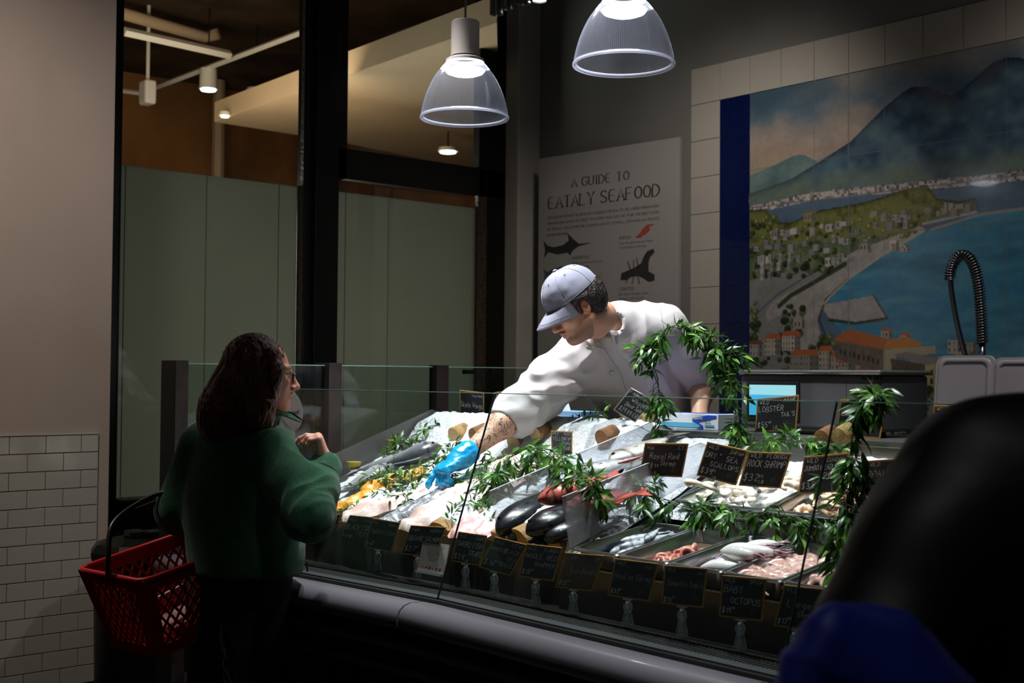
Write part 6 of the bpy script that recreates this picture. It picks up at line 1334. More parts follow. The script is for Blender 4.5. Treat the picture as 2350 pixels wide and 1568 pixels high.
def head_field(c, F, U, h=.0025, male=True):
    """F faces forward, U up, third axis to the left of the face"""
    c = Vector(c); F = F.normalized(); U = (U-F*U.dot(F)).normalized(); Lx = U.cross(F)
    at = lambda f, u, l=0: c+F*f+U*u+Lx*l
    fd = Field([v-.17 for v in c], [v+.17 for v in c], h); A = [tuple(F), tuple(Lx), tuple(U)]
    fd.ell(at(-.012, .035), (.098, .077, .100), A, .01); fd.ell(at(.022, -.018), (.070, .064, .085), A, .03)
    fd.ell(at(.040, -.058), (.050, .050, .050), A, .03); fd.ell(at(.074, -.094), (.020, .024, .020), A, .022)
    for s in (-1, 1):
        fd.ell(at(.062, -.012, .043*s), (.026, .022, .024), A, .02); fd.cone(at(.083, .030, .012*s), at(.076, .033, .044*s), .010, .008, .014)
        fd.cone(at(-.002, -.05, .060*s), at(.060, -.092, .026*s), .016, .016, .025)
        fd.ell(at(.093, .010, .032*s), (.017, .018, .013), A, .010, sub=True)
        fd.ell(at(.074, .010, .031*s), (.0165, .0165, .0155), A, .004)
        fd.ell(at(-.004, .0, .076*s), (.018, .008, .031), A, .006); fd.ell(at(-.002, .002, .085*s), (.009, .006, .018), A, .004, sub=True)
        fd.ell(at(.101, -.030, .012*s), (.011, .009, .008), A, .007)
        fd.ell(at(.090, -.0, .0), (.01, .012, .02), A, .012)
    fd.cone(at(.090, .022), at(.113, -.024), .007, .0105, .010); fd.ell(at(.112, -.027), (.012, .011, .010), A, .007)
    fd.cone(at(.092, -.052, -.018), at(.097, -.051, 0), .0055, .0070, .006); fd.cone(at(.092, -.052, .018), at(.097, -.051, 0), .0055, .0070, .006)
    fd.cone(at(.088, -.064, -.014), at(.093, -.065, 0), .0060, .0080, .006); fd.cone(at(.088, -.064, .014), at(.093, -.065, 0), .0060, .0080, .006)
    fd.cone(at(.098, -.0583, -.022), at(.103, -.058, 0), .0017, .0020, .002) if False else None
    return fd, at, (F, Lx, U)
def head_paint(P, c, fr, base, lip, beard=None, brow=None):
    F, Lx, U = [np.array(v) for v in fr]; q = P-np.array(c); f, l, u = q@F, q@Lx, q@U; C = np.tile(np.array([*base, 1.]), (len(P), 1))
    def mix(m, col): C[:, :3] = C[:, :3]*(1-m[:, None])+np.array(col)[None]*m[:, None]
    red = np.array(base)*np.array([1.12, .72, .66])
    mix(.55*np.exp(-(((f-.11)/.02)**2+((u+.028)/.02)**2+(l/.02)**2)), red); mix(.35*np.exp(-(((u+.02)/.025)**2+((np.abs(l)-.045)/.02)**2))*(f > .03), red); mix(.5*(np.abs(l) > .070)*(np.abs(u) < .04)*(f < .03), red)
    if beard is not None:
        m = np.clip(((-u-.045)/.03), 0, 1)*(f > .0)*(u > -.13)*.62; m = np.maximum(m, .85*np.exp(-(((u+.086)/.016)**2+(l/.022)**2))*(f > .05)); m = np.maximum(m, .8*np.exp(-(((u+.043)/.005)**2))*(np.abs(l) < .026)*(f > .07)); mix(m, beard)
    if brow is not None: mix(.85*np.exp(-(((u-.034-.1*np.maximum(0, np.abs(l)-.03)*-1)/.0045)**2))*(np.abs(l) > .012)*(np.abs(l) < .047)*(f > .05), brow)
    mix(.85*np.exp(-(((u+.058)/.0085)**2*1.0))*(np.abs(l) < .022)*(f > .080), lip); mix(.8*np.exp(-(((u+.0583)/.0014)**2))*(np.abs(l) < .023)*(f > .08), np.array(lip)*.3)
    return C
def eye_parts(at, fr, parent, down=0.0):
    F, Lx, U = fr; mw = mat('eye white', 'c9c3bd', .1, coat=.6); mi = mat('dark iris', '1b100a', .08, coat=.6)
    for s in (-1, 1):
        c = at(.0745, .009, .031*s); g = (F-U*down).normalized(); MB().ball(c, .0145, n=14).build('eye', mw, parent, smooth=True)
        MB().ball(c+g*.0095, .0066, n=12).build('iris', mi, parent, smooth=True)
        b = MB(); b.tube(smoothpath([at(.078, .012, (.031-.018)*s), at(.0895, .0165, .031*s), at(.078, .012, (.031+.018)*s)], 4), [.001]+[.0016]*7+[.001], 6); b.build('eyelashes', mat('lash', '120c0a', .6), parent)
def hand(fd, wrist, fwd, palmn, side, curls, L=.185, thumb=(.6, .5), r=1.0, k=.006, spread=.10):
    """wrist point, direction to the fingers, palm normal (towards the palm), side=+1 thumb on +lateral; curls: four (base, mid) bend angles"""
    w_ = Vector(wrist); F = fwd.normalized(); Pn = (palmn-F*palmn.dot(F)).normalized(); Q = F.cross(Pn)*side; pl = L*.50
    fd.cone(w_-F*.02, w_+F*.02, .027*r, .027*r, .02)
    for i in range(4):
        o = (i-1.5)*L*.105; a = w_+F*.012+Q*(-o*.6); b = w_+F*(pl-abs(i-1.2)*.004)+Q*(-o); fd.cone(a, b, .0175*r, .0135*r, .012)
    fd.ell(w_+F*pl*.55, (pl*.55, .040*r*L/.185, .0165*r), [tuple(F), tuple(Q), tuple(Pn)], .012)
    lens = (.40, .45, .42, .33)
    for i in range(4):
        o = (i-1.5)*L*.105; p = w_+F*(pl-abs(i-1.2)*.004)+Q*(-o); d = (F-Q*(i-1.5)*spread).normalized(); seg = [L*lens[i]*q for q in (.48, .30, .24)]; rr = [.0105*r, .0095*r, .0085*r, .0068*r]; c0, c1 = curls[i]; an = 0
        for j in range(3):
            an += (c0, c1, c1*.7)[j]; dd = (d*math.cos(an)+Pn*math.sin(an)).normalized(); e = p+dd*seg[j]; fd.cone(p, e, rr[j], rr[j+1], k); p = e
    p = w_+F*pl*.22+Q*L*.13; d = (F*math.cos(thumb[0])+Q*math.sin(thumb[0])+Pn*.25).normalized(); e = p+d*L*.20; fd.cone(w_+F*.01+Q*L*.06, p, .015*r, .0145*r, .01); fd.cone(p, e, .0135*r, .0115*r, k+.002)
    d2 = (d*math.cos(thumb[1])+(Pn*.6+F*.4)*math.sin(thumb[1])).normalized(); e2 = e+d2*L*.15; fd.cone(e, e2, .0115*r, .0100*r, k); fd.cone(e2, e2+d2*L*.10, .0100*r, .0080*r, k); return e2+d2*L*.10
# ------------------------------------------------------------------ man in the white jacket and grey cap
m_skin = skin_mat('warm skin'); m_skinw = mat('woman skin', (1, 1, 1), .45, attr='paint', sss=.1, var=.05, vscale=60)
man = thing('person', 'person in white jacket and grey cap leaning over the counter with a blue glove', 'person', dep(1555, 1100, 5.02)-Z*(dep(1555, 1100, 5.02).z-.25))
SKb = np.array(lin('c9977a'))
RS = dep(1338, 806, 4.74); LS = dep(1520, 752, 4.76); EL = dep(1188, 946, 4.70); WR = dep(1066, 1046, 4.56); PV = dep(1537, 1050, 5.02); NB = dep(1418, 742, 4.72)
LE = dep(1612, 868, 4.86); LW = dep(1604, 968, 4.70); HC = dep(1322, 706, 4.50)
F_img = -CR; TC = -FW
th_, ya = R(33), R(20)
HF = ((F_img*math.cos(ya)+TC*math.sin(ya))*math.cos(th_)-Z*math.sin(th_)).normalized()
HU = (Z-HF*Z.dot(HF)).normalized(); HU = (HU + (-CR)*.02).normalized()
hf, hat, hfr = head_field(HC, HF, HU); hf.cone(hat(-.03, -.055), NB+Vector((0, 0, .02)), .056, .062, .03); hf.cone(hat(.03, -.085), NB.lerp(RS, .25), .028, .03, .03)
_pts = [EL, WR, RS, LS, PV, LE, LW, NB]; lo_ = [min(p[i] for p in _pts) for i in range(3)]; hi_ = [max(p[i] for p in _pts) for i in range(3)]
spn0 = (NB-PV).normalized()
bf = Field((lo_[0]-.2, lo_[1]-.2, .2), (hi_[0]+.25, hi_[1]+.25, 1.95), .006)
bf.path([NB+Z*.01, NB-spn0*.06, PV], [.058, .062, .12], .03); bf.cone(RS-spn0*.04, LS-spn0*.04, .045, .045, .03)
bf.path([RS, EL], [.052, .050], .03); bf.path([EL, EL.lerp(WR, .3), WR, WR+(WR-EL).normalized()*.02], [.050, .049, .029, .027], .03)
bf.path([LS, LE, LE.lerp(LW, .35), LW], [.052, .042, .043, .029], .03)
hand(bf, LW, (LW-LE).normalized()*.5-CR*.3-CF*.4-Z*.2, -Z, 1, [(.4, .3)]*4)
for s in (-1, 1):
    hp = PV+CR*.09*s; bf.path([PV, hp, hp-Z*.45+N*-.02, hp-Z*.86+N*.02], [.12, .095, .062, .045], .04); bf.cone(hp-Z*.87+N*.03, hp-Z*.88-N*.13, .035, .03, .02)
ax_f = (WR-EL).normalized()
def paintm(P):
    C = head_paint(P, HC, hfr, SKb, lin('a0564c'), lin('4a2f22'), lin('1c120d')); q = P-np.array(EL); t = q@np.array(ax_f); d_ = np.linalg.norm(q-np.outer(t, np.array(ax_f)), axis=1)
    far = np.linalg.norm(P-np.array(HC), axis=1) > .17; C[far, :3] = np.array(lin('cfa288')); m = (t > -.01) & (t < .27) & (d_ < .08) & far; C[m, 3] = 0; return C
net_object('body', [bf, hf], m_skin, man, paintm, 1)
eye_parts(hat, hfr, man, .5)
# jacket
m_jkt = mat('white cotton jacket', 'd9d5d6', .75, sheen=.2, bump=.03, bscale=500)
jf = Field((lo_[0]-.12, lo_[1]-.12, .85), (hi_[0]+.22, hi_[1]+.22, 1.92), .0055); sh = (LS-RS).normalized(); spn = (NB-PV).normalized(); spn = (spn-sh*spn.dot(sh)).normalized(); dp = sh.cross(spn); AX = [tuple(sh), tuple(spn), tuple(dp)]
mid = RS.lerp(LS, .5); nk0 = (hat(-.03, -.055)-NB).normalized()
jf.cone(RS, LS, .078, .078, .05); jf.ell(mid-spn*.13, (.175, .21, .120), AX, .06); jf.ell(mid.lerp(PV, .62), (.16, .23, .125), AX, .06); jf.ell(PV+Z*.0, (.165, .17, .135), AX, .05)
jf.path([RS, RS.lerp(EL, .5), EL, EL.lerp(WR, .10)], [.080, .086, .080, .072], .03)
jf.path([RS.lerp(EL, .35)-Z*.03, RS.lerp(EL, .85)-Z*.045], [.06, .055], .05)
jf.cone(RS.lerp(mid, .2)-spn*.10, RS.lerp(EL, .45)-Z*.04, .06, .04, .06)
jf.path([LS, LS.lerp(LE, .5), LE], [.080, .078, .070], .03); jf.cone(LE+Z*.01, LE.lerp(LW, .12), .064, .062, .01)
jf.cone(NB+nk0*.012, NB-spn*.03, .074, .10, .035); jf.cone(NB-spn*.01, RS.lerp(NB, .35), .07, .075, .04); jf.cone(NB-spn*.01, LS.lerp(NB, .35), .07, .075, .04)
# open collar and sleeve mouths
nk = (hat(-.03, -.055)-NB).normalized(); jf.ell(NB+nk*.055+HF*.012, (.061, .061, .050), None, .006, sub=True)
jf.ell(EL.lerp(WR, .36), (.068, .068, .062), None, .004, sub=True); jf.ell(LE.lerp(LW, .40), (.05, .05, .05), None, .004, sub=True)
def dispj(P, Q):
    Nv = vnormals(P, Q); q = np.array(RS); ax = np.array((EL-RS).normalized()); t = (P-q)@ax; ds = np.linalg.norm(P-q-np.outer(t, ax), axis=1); arm = np.clip(1-(ds-.07)/.06, 0, 1)*(t > -.02)
    f1 = folds(P, ax, 34, 5, .9)*.014*arm; f2 = folds(P, np.array(spn), 20, 7, .3)*.010*(1-arm); f3 = nz3(P, 60, 9)*.0015
    drop = folds(P, np.array(tuple(CR*.3-Z)), 26, 15, .12)*.012*(1-arm)
    return P+Nv*(f1+f2+f3+drop)[:, None]
jk = net_object('jacket', jf, m_jkt, man, None, 2, dispj)
# stand collar
mb = MB(); ring = []; n = 30
ca = nk; cb = HF-ca*HF.dot(ca); cb.normalize(); cc_ = ca.cross(cb)
for i in range(n+1):
    a = R(22)+(2*math.pi-R(44))*i/n; ring.append((cb*math.cos(a)+cc_*math.sin(a)))
c0 = NB+nk*.005
vs = []
for k_, (r_, h_) in enumerate(((.079, -.012), (.074, .016), (.072, .048), (.067, .048), (.069, .014), (.073, -.01))):
    for d_ in ring: vs.append(c0+d_*(r_*(1.0+.12*max(0, d_.dot(cb))))+ca*(h_))
mb.add(vs, [(k_*(n+1)+i, k_*(n+1)+i+1, ((k_+1) % 6)*(n+1)+i+1, ((k_+1) % 6)*(n+1)+i) for k_ in range(6) for i in range(n)]); mb.build('collar', m_jkt, jk, smooth=True, subsurf=1)
# buttons, lapel edge, breast pocket: found on the jacket by ray casting
def onjacket(x, y, obj=jk):
    M_ = ROOTM[man]; o_ = M_.inverted() @ O; d_ = (M_.inverted().to_3x3() @ ray(x, y)).normalized(); bm = obj.data
    from mathutils.bvhtree import BVHTree
    if 'bvh' not in JC: JC['bvh'] = BVHTree.FromPolygons([v.co for v in bm.vertices], [p.vertices[:] for p in bm.polygons])
    h = JC['bvh'].ray_cast(o_, d_)
    if h[0] is None: return None, None
    return M_ @ h[0], (M_.to_3x3() @ h[1]).normalized()
JC = {}
m_btn = mat('white jacket button', 'bdb9b8', .3, coat=.3)
for x, y in ((1413, 766), (1449, 838), (1404, 857), (1372, 790)):
    p, nn = onjacket(x, y)
    if p is None: continue
    if nn.dot(ray(x, y)) > 0: nn = -nn
    X = nn.orthogonal().normalized(); Y = nn.cross(X); MB().lathe(p+nn*.001, [(0, 0), (.0105, 0), (.0115, .002), (.010, .0035), (.008, .003), (0, .0028)], 20, (X, Y, nn)).build('button', m_btn, jk, smooth=True)
def seam(pts, name, r=.0018, m=None, lift=.0006, k=8):
    pp = []
    for a, b in zip(pts[:-1], pts[1:]):
        for i in range(k): x, y = a[0]+(b[0]-a[0])*i/k, a[1]+(b[1]-a[1])*i/k; p, nn = onjacket(x, y); pp += [p-ray(x, y).normalized()*lift] if p is not None else []
    pp = [q for i, q in enumerate(pp) if i == 0 or (q-pp[i-1]).length < .04]
    if len(pp) > 2: MB().tube(pp, r, 6).build(name, m or m_jkt, jk, smooth=True)
m_seam = mat('jacket seam', 'b3aeb2', .8)
seam([(1345, 795), (1385, 800), (1420, 850), (1440, 905)], 'front_edge', .002, m_seam)
seam([(1475, 833), (1492, 838), (1512, 836), (1540, 822)], 'pocket_edge', .002, m_seam)
seam([(1515, 700), (1520, 740), (1528, 790), (1540, 830)], 'sleeve_seam', .0013, m_seam)
# rolled cuff of the left sleeve
ax = (LW-LE).normalized(); X = ax.orthogonal().normalized(); Y = ax.cross(X)
MB().lathe(LE.lerp(LW, .03), [(.066, -.014), (.071, 0), (.070, .016), (.064, .022), (.057, .018), (.058, -.01)], 32, (X, Y, ax), closed=True, wave=lambda a, h: .04*math.sin(3*a)+.02*math.sin(7*a)).build('rolled_cuff', m_jkt, jk, smooth=True)
# hair
m_hair = mat('dark hair', '17110d', .45, color2='2e211a', vscale=60, stretch=(1, 1, 1), bump=.2, bscale=160)
h2 = Field([v-.16 for v in HC], [v+.16 for v in HC], .003); A_ = [tuple(hfr[0]), tuple(hfr[1]), tuple(hfr[2])]
h2.ell(hat(-.034, .024), (.096, .088, .092), A_, .01); h2.ell(hat(-.055, -.012), (.060, .074, .055), A_, .02)
h2.cut(hat(.012, 0), hfr[0]-hfr[2]*.35)
for s in (-1, 1): h2.cone(hat(.022, .03, .074*s), hat(.020, -.012, .073*s), .009, .005, .012); h2.cone(hat(.018, .045, .074*s), hat(-.02, .03, .078*s), .014, .014, .012); h2.ell(hat(-.004, -.004, .088*s), (.021, .022, .031), A_, .006, sub=True)
net_object('hair', h2, m_hair, man, None, 1, lambda P, Q: P+vnormals(P, Q)*(folds(P, np.array(hfr[2])*.8-np.array(hfr[0])*.5, 150, 3, .12)*.004)[:, None])
# cap
m_cap = mat('grey cotton cap', '7f8292', .8, sheen=.2, bump=.05, bscale=450, var=.03, vscale=40); m_caps = mat('cap stitching', '787b88', .8)
Fh, Lh, Uh = hfr; cu = hat(-.012, .050); tiltc = .10; CF_ = (Fh*math.cos(tiltc)-Uh*math.sin(tiltc)); CU_ = (Uh*math.cos(tiltc)+Fh*math.sin(tiltc))
def capp(a, e, k=1.0):
    rf, rl, ru = .111, .092, .102
    c_ = math.cos(e)**.82; s_ = math.sin(e); fr_ = (1.03 if math.cos(a) > 0 else 1.0); gr_ = 1-.006*math.exp(-((((a+math.pi/6) % (math.pi/3))-math.pi/6)/.035)**2)*c_
    wr = .0018*noise.noise(Vector((math.cos(a)*3, math.sin(a)*3, e*4)))
    return cu+CF_*((rf*c_*fr_*math.cos(a)+wr)*k*gr_)+Lh*((rl*c_*math.sin(a)+wr)*k*gr_)+CU_*((ru*s_*(1+.03*math.cos(a)))*k*gr_)
mb = MB(); na, ne = 96, 22
mb.add([capp(2*math.pi*i/na, math.pi/2*j/ne) for j in range(ne) for i in range(na)]+[capp(0, math.pi/2)], [(j*na+i, j*na+(i+1) % na, (j+1)*na+(i+1) % na, (j+1)*na+i) for j in range(ne-1) for i in range(na)]+[((ne-1)*na+i, (ne-1)*na+(i+1) % na, ne*na) for i in range(na)])
cap_o = mb.build('cap', m_cap, man, smooth=True, solid=.002)
mb = MB()
for k_ in range(6):
    a = k_*math.pi/3+math.pi/6*0; mb.tube([capp(a, math.pi/2*j/12, 1.004) for j in range(13)], .0011, 5)
mb.tube([capp(2*math.pi*i/60, .03, 1.004) for i in range(60)], .0012, 5, closed=True)
o = mb.build('stitching', m_caps, cap_o)
MB().ball(capp(0, math.pi/2, 1.01), (.0085, .0085, .005), (Fh, Lh, CU_), 12).build('cap_button', m_cap, cap_o, smooth=True)
mb = MB()
for k_ in (-1, 0, 1, 2): 
    a = k_*math.pi/3+math.pi/6; p = capp(a, .95, 1.006); q = (p-cu).normalized(); X = q.orthogonal().normalized(); mb.lathe(p, [(.0022, 0), (.0042, .0006), (.0042, -.0006)], 12, (X, q.cross(X), q), closed=True)
mb.build('eyelets', m_caps, cap_o)
def brimp(u, v):      # u across -1..1, v outward 0..1
    a = u*R(62); base = capp(a, .0); ext = .072*(1-abs(u)**2.6)*v; c_ = base+CF_*ext*(1.0)+Lh*(ext*.12*math.sin(a))-CU_*(.010*v+.020*u*u*v+ .012*v*v)-CU_*.0
    return c_-CU_*(.016*abs(u)**2)*(v)
mb = MB(); nu, nv = 40, 10; T_ = [[brimp(-1+2*i/nu, j/nv) for j in range(nv+1)] for i in range(nu+1)]
vs = [p for r_ in T_ for p in r_]+[p-CU_*.0028 for r_ in T_ for p in r_]; K = (nu+1)*(nv+1); fs = []
for i in range(nu):
    for j in range(nv): a = i*(nv+1)+j; fs += [(a, a+1, a+nv+2, a+nv+1), (a+K, a+nv+1+K, a+nv+2+K, a+1+K)]
for i in range(nu): a = i*(nv+1)+nv; fs.append((a, a+nv+1, a+nv+1+K, a+K))
mb.add(vs, fs); mb.build('brim', m_cap, cap_o, smooth=True)
mb = MB()
for v in (.93, .84, .75): mb.tube([brimp(-.93+1.86*i/30, v)+CU_*.0006 for i in range(31)], .0006, 4)
mb.build('brim_stitching', m_caps, cap_o)
mb = MB(); tw_ = textw('EATALY', .013, .6, .35)
p0 = capp(0, .42, 1.01); 
sub = MB(); put_text(sub, 'EATALY', Vector((-tw_/2, 0, 0)), Vector((1, 0, 0)), Vector((0, 1, 0)), Vector((0, 0, 1)), .013, .0015, .6, .35)
sub.v = [capp(-v.x/.105*-1*-1 if False else v.x/.100, .30+v.y/.10, 1.012) for v in sub.v]; sub.build('cap_lettering', mat('white embroidery', 'e5e6ee', .7), cap_o)
# blue glove on the reaching hand
m_glv = mat('blue vinyl glove', '1593cf', .3, coat=.3, spec=.6, color2='1ba6dd', vscale=30)
gf = Field([v-.22 for v in WR], [v+.22 for v in WR], .0026)
KN = dep(1003, 1088, 4.49); gd = (KN-WR).normalized()
wr0 = WR+gd*.018; pn = (-Z*.75+CR*.35+CF*.2)
tip = hand(gf, wr0, gd, pn, -1, [(.35, .25), (.9, .9), (1.05, 1.05), (1.1, 1.1)], .19, (.75, .45), 1.14, .006)
ax = (WR-EL).normalized(); gf.path([WR-ax*.020, wr0, wr0+gd*.02], [.044, .042, .036], .012); gf.ell(WR-ax*.034, (.037, .037, .030), None, .003, sub=True)
def dispg(P, Q):
    Nv = vnormals(P, Q); return P+Nv*(folds(P, np.cross(np.array(gd), np.array(pn)), 95, 3, .5)*.0024+nz3(P, 220, 4)*.0006)[:, None]
net_object('glove', gf, m_glv, man, None, 1, dispg)
# dark apron / trousers
m_trs = mat('black trousers', '0c0c0e', .8)
tf_ = Field((PV.x-.3, PV.y-.3, .2), (PV.x+.3, PV.y+.3, 1.25), .012)
for s in (-1, 1):
    hp = PV+CR*.09*s; tf_.path([hp, hp-Z*.45+N*-.02, hp-Z*.80+N*.02], [.115, .085, .075], .03)
net_object('trousers', tf_, m_trs, man, None, 2)
structure(MB().sbox(-4.3, .5, 3.75, 5.1, 0, .22).build('floor_platform', m_floor))
# ------------------------------------------------------------------ woman in the green wool jacket
wo = thing('person', 'woman in green wool jacket with brown hair and glasses, raising her right hand', 'person', dep(560, 1400, 3.95)-Z*dep(560, 1400, 3.95).z)
K = 3.95
HW = dep(598, 868, K); ya = R(14); WF = (CR*math.cos(ya)+FW*math.sin(ya)-Z*.02).normalized()
wf, wat, wfr = head_field(HW, WF, Z, .0025, False)
NW = dep(580, 975, K+.03); RSw = dep(628, 1040, 3.88); LSw = dep(470, 1022, 4.08); REw = dep(708, 1185, 3.70); RWw = dep(744, 1070, 3.86); HP = dep(545, 1330, 4.0)
LEw = dep(412, 1170, 4.06); LWw = dep(500, 1150, 4.28)
wf.cone(wat(-.03, -.05), NW, .048, .052, .03)
P_ = [HW, NW, RSw, LSw, REw, RWw, HP, LEw, LWw]; lo_ = [min(p[i] for p in P_)-.25 for i in range(3)]; hi_ = [max(p[i] for p in P_)+.25 for i in range(3)]; lo_[2] = 0
wb = Field(lo_, hi_, .007)
wb.path([NW, NW-Z*.05, HP], [.05, .09, .11], .04); wb.cone(RSw, LSw, .05, .05, .04); wb.path([RSw, REw, RWw], [.045, .040, .027], .02); wb.path([LSw, LEw, LWw], [.045, .040, .027], .02)
for s in (-1, 1):
    h_ = HP+(LSw-RSw).normalized()*.08*s; wb.path([h_, dep(545, 1330, 4.0)*0+h_-Z*.40, Vector((h_.x, h_.y, .1))], [.10, .06, .04], .03); wb.cone(Vector((h_.x, h_.y, .05)), Vector((h_.x, h_.y, .04))+WF*.13, .035, .03, .02)
hdf = Field([v-.2 for v in RWw], [v+.2 for v in RWw], .0026)
hfw = (Z*.90-CR*.22-FW*.05).normalized(); palm = (-CR*.9-Z*.3-FW*.15)
hand(hdf, RWw+Z*.012, hfw, palm, -1, [(1.35, .15), (1.25, .5), (1.35, .8), (1.45, .9)], .165, (.5, .4), .90, .004)
hdf.cone(RWw+Z*.01, RWw+(REw-RWw).normalized()*.05, .026, .030, .015)
SKw = np.array(lin('c98f74'))
def paintw(P): 
    C = head_paint(P, HW, wfr, SKw, lin('b06a5e'), None, lin('4a3426')); far = np.linalg.norm(P-np.array(HW), axis=1) > .17; C[far, :3] = np.array(lin('d9a48c')); return C
net_object('body', [wb, wf, hdf], m_skinw, wo, paintw, 1)
eye_parts(wat, wfr, wo, .1)
# dark nail on the index finger and thumb

m_green = mat('green wool cloth', '1f5a36', .95, sheen=.15, var=.3, vscale=240, bump=.12, bscale=420, color2='12402a')
gj = Field(lo_, hi_, .006); shw = (LSw-RSw).normalized(); fwd = Z.cross(shw).normalized(); AXw = [tuple(shw), tuple(fwd), (0, 0, 1)]
midw = RSw.lerp(LSw, .5); hem = dep(565, 1312, 3.96)
gj.cone(RSw, LSw, .072, .072, .05); gj.ell(midw-Z*.17, (.20, .135, .24), AXw, .06); gj.ell(midw.lerp(hem, .62), (.205, .15, .26), AXw, .05); gj.ell(hem+Z*.04, (.20, .150, .20), AXw, .05)
gj.cone(NW+Z*.0, midw, .075, .10, .04)
gj.path([RSw, RSw.lerp(REw, .5), REw], [.078, .078, .070], .03); gj.path([REw, REw.lerp(RWw, .5), REw.lerp(RWw, .92)], [.070, .060, .048], .03); gj.cone(REw.lerp(RWw, .80), REw.lerp(RWw, .96), .054, .054, .004)
gj.path([LSw, LEw], [.08, .07], .03); gj.path([LEw, LEw.lerp(LWw, .9)], [.076, .058], .03)
gj.cut(hem, (0, 0, -1))
gj.ell(REw.lerp(RWw, 1.12), (.042, .042, .045), None, .004, sub=True)
def dispw(P, Q):
    Nv = vnormals(P, Q); el = np.array(REw); d_ = np.linalg.norm(P-el, axis=1); m = np.exp(-(d_/.14)**2); ax = np.array((RWw-RSw).normalized()); side = np.cross(ax, np.array(CF))
    f = folds(P, side, 42, 3, .1)*.010*m + folds(P, np.array((0, 0, 1.)), 16, 6, .2)*.006*(1-m)+nz3(P, 55, 8)*.002
    return P+Nv*f[:, None]
net_object('jacket', gj, m_green, wo, None, 2, dispw)
# flared collar
def collar(c, r0, r1, h, mt, par, fwdv, upv, pt=.07):
    X = fwdv-upv*fwdv.dot(upv); X.normalize(); Y = upv.cross(X); n = 40; rings = []
    for r_, hh, e in ((r0, -.02, 0), (r0*1.02, h, 0), (r1, h*.55, 1), (r1*.98, h*.50, 1), (r0*1.06, h*.9, 0), (r0*1.04, -.02, 0)):
        ring = []
        for i in range(n+1):
            a = R(14)+(2*math.pi-R(28))*i/n; k_ = 1+(pt/r1*max(0, math.cos(a))**6 if e else 0)
            ring.append(c+X*(r_*k_*math.cos(a))+Y*(r_*math.sin(a))+upv*(hh-(.035*max(0, math.cos(a))**4 if e else 0)))
        rings.append(ring)
    MB().add([p for q in rings for p in q], [(k_*(n+1)+i, k_*(n+1)+i+1, ((k_+1) % 6)*(n+1)+i+1, ((k_+1) % 6)*(n+1)+i) for k_ in range(6) for i in range(n)]).build('collar', mt, par, smooth=True, subsurf=1)
collar(NW+Z*.018+CR*.014, .068, .118, .062, m_green, wo, CR, (Z+CR*.10).normalized(), .05)
MB().lathe(NW+Z*.0+CR*.012, [(.056, -.02), (.059, .03), (.057, .062), (.053, .062), (.052, -.02)], 30, (CR, FW, Z), closed=True).build('shirt_collar', mat('pale shirt', 'b9b2aa', .8), wo, smooth=True)
MB().lathe(REw.lerp(RWw, .80), [(.0575, -.002), (.0585, 0), (.0575, .002)], 30, ((RWw-REw).normalized().orthogonal().normalized(), (RWw-REw).normalized().cross((RWw-REw).normalized().orthogonal().normalized()), (RWw-REw).normalized()), closed=True).build('cuff_seam', m_green, wo)
# zip pull at the hem
MB().tube([dep(703, 1290, 3.78), dep(706, 1312, 3.78)], .0025, 6).build('zip_pull', mat('zip metal', '8f8a82', .3, metal=1), wo)
# jeans and shoes
m_jean = mat('dark blue denim', '0f1420', .85, var=.25, vscale=120, bump=.05, bscale=300)
jn = Field((hem.x-.3, hem.y-.3, 0), (hem.x+.3, hem.y+.3, 1.0), .009)
jn.ell(HP+Z*.02, (.165, .125, .13), AXw, .04)
for s in (-1, 1):
    h_ = HP+shw*.085*s; jn.path([h_, h_-Z*.40+fwd*.0, Vector((h_.x, h_.y, .10))], [.118, .082, .062], .03)
jn.cut((0, 0, .06), (0, 0, -1)); net_object('jeans', jn, m_jean, wo, None, 2, lambda P, Q: P+vnormals(P, Q)*(folds(P, np.array((0, 0, 1.)), 26, 4, .4)*.004)[:, None])
for s in (-1, 1):
    h_ = HP+shw*.085*s; b = Vector((h_.x, h_.y, .045)); MB().tube([b-WF*.07, b, b+WF*.08, b+WF*.16-Z*.01], [.04, .046, .042, .030], 14).build('shoe', m_black, wo, smooth=True)
# hair
m_hairw = mat('brown hair', '341d12', .38, color2='6b4026', vscale=60, bump=.2, bscale=140, stretch=(1, 1, .12))
hw = Field([v-.24 for v in HW], [v+.2 for v in HW], .0035); A_ = [tuple(wfr[0]), tuple(wfr[1]), tuple(wfr[2])]
hw.ell(wat(-.022, .040), (.102, .090, .102), A_, .02); hw.ell(wat(-.055, -.03), (.078, .092, .095), A_, .03)
hw.path([dep(548, 900, K), dep(535, 945, K+.01), dep(528, 962, K+.01)], [.095, .106, .088], .03); hw.path([dep(585, 900, K-.02), dep(590, 950, K-.05)], [.075, .062], .03); hw.path([dep(560, 900, K+.06), dep(560, 950, K+.07)], [.08, .08], .03)
for x0, y0, x1, y1, x2, y2, kk in ((622, 815, 632, 870, 612, 965, K-.085), (628, 812, 640, 850, 634, 900, K-.075), (600, 850, 612, 930, 598, 985, K-.09)):
    hw.path([dep(x0, y0, kk+.02), dep(x1, y1, kk), dep(x2, y2, kk+.01)], [.014, .016, .012], .02)
hw.ell(wat(.088, -.03), (.052, .090, .080), A_, .012, sub=True); hw.ell(wat(.118, .035), (.048, .10, .045), A_, .02, sub=True)
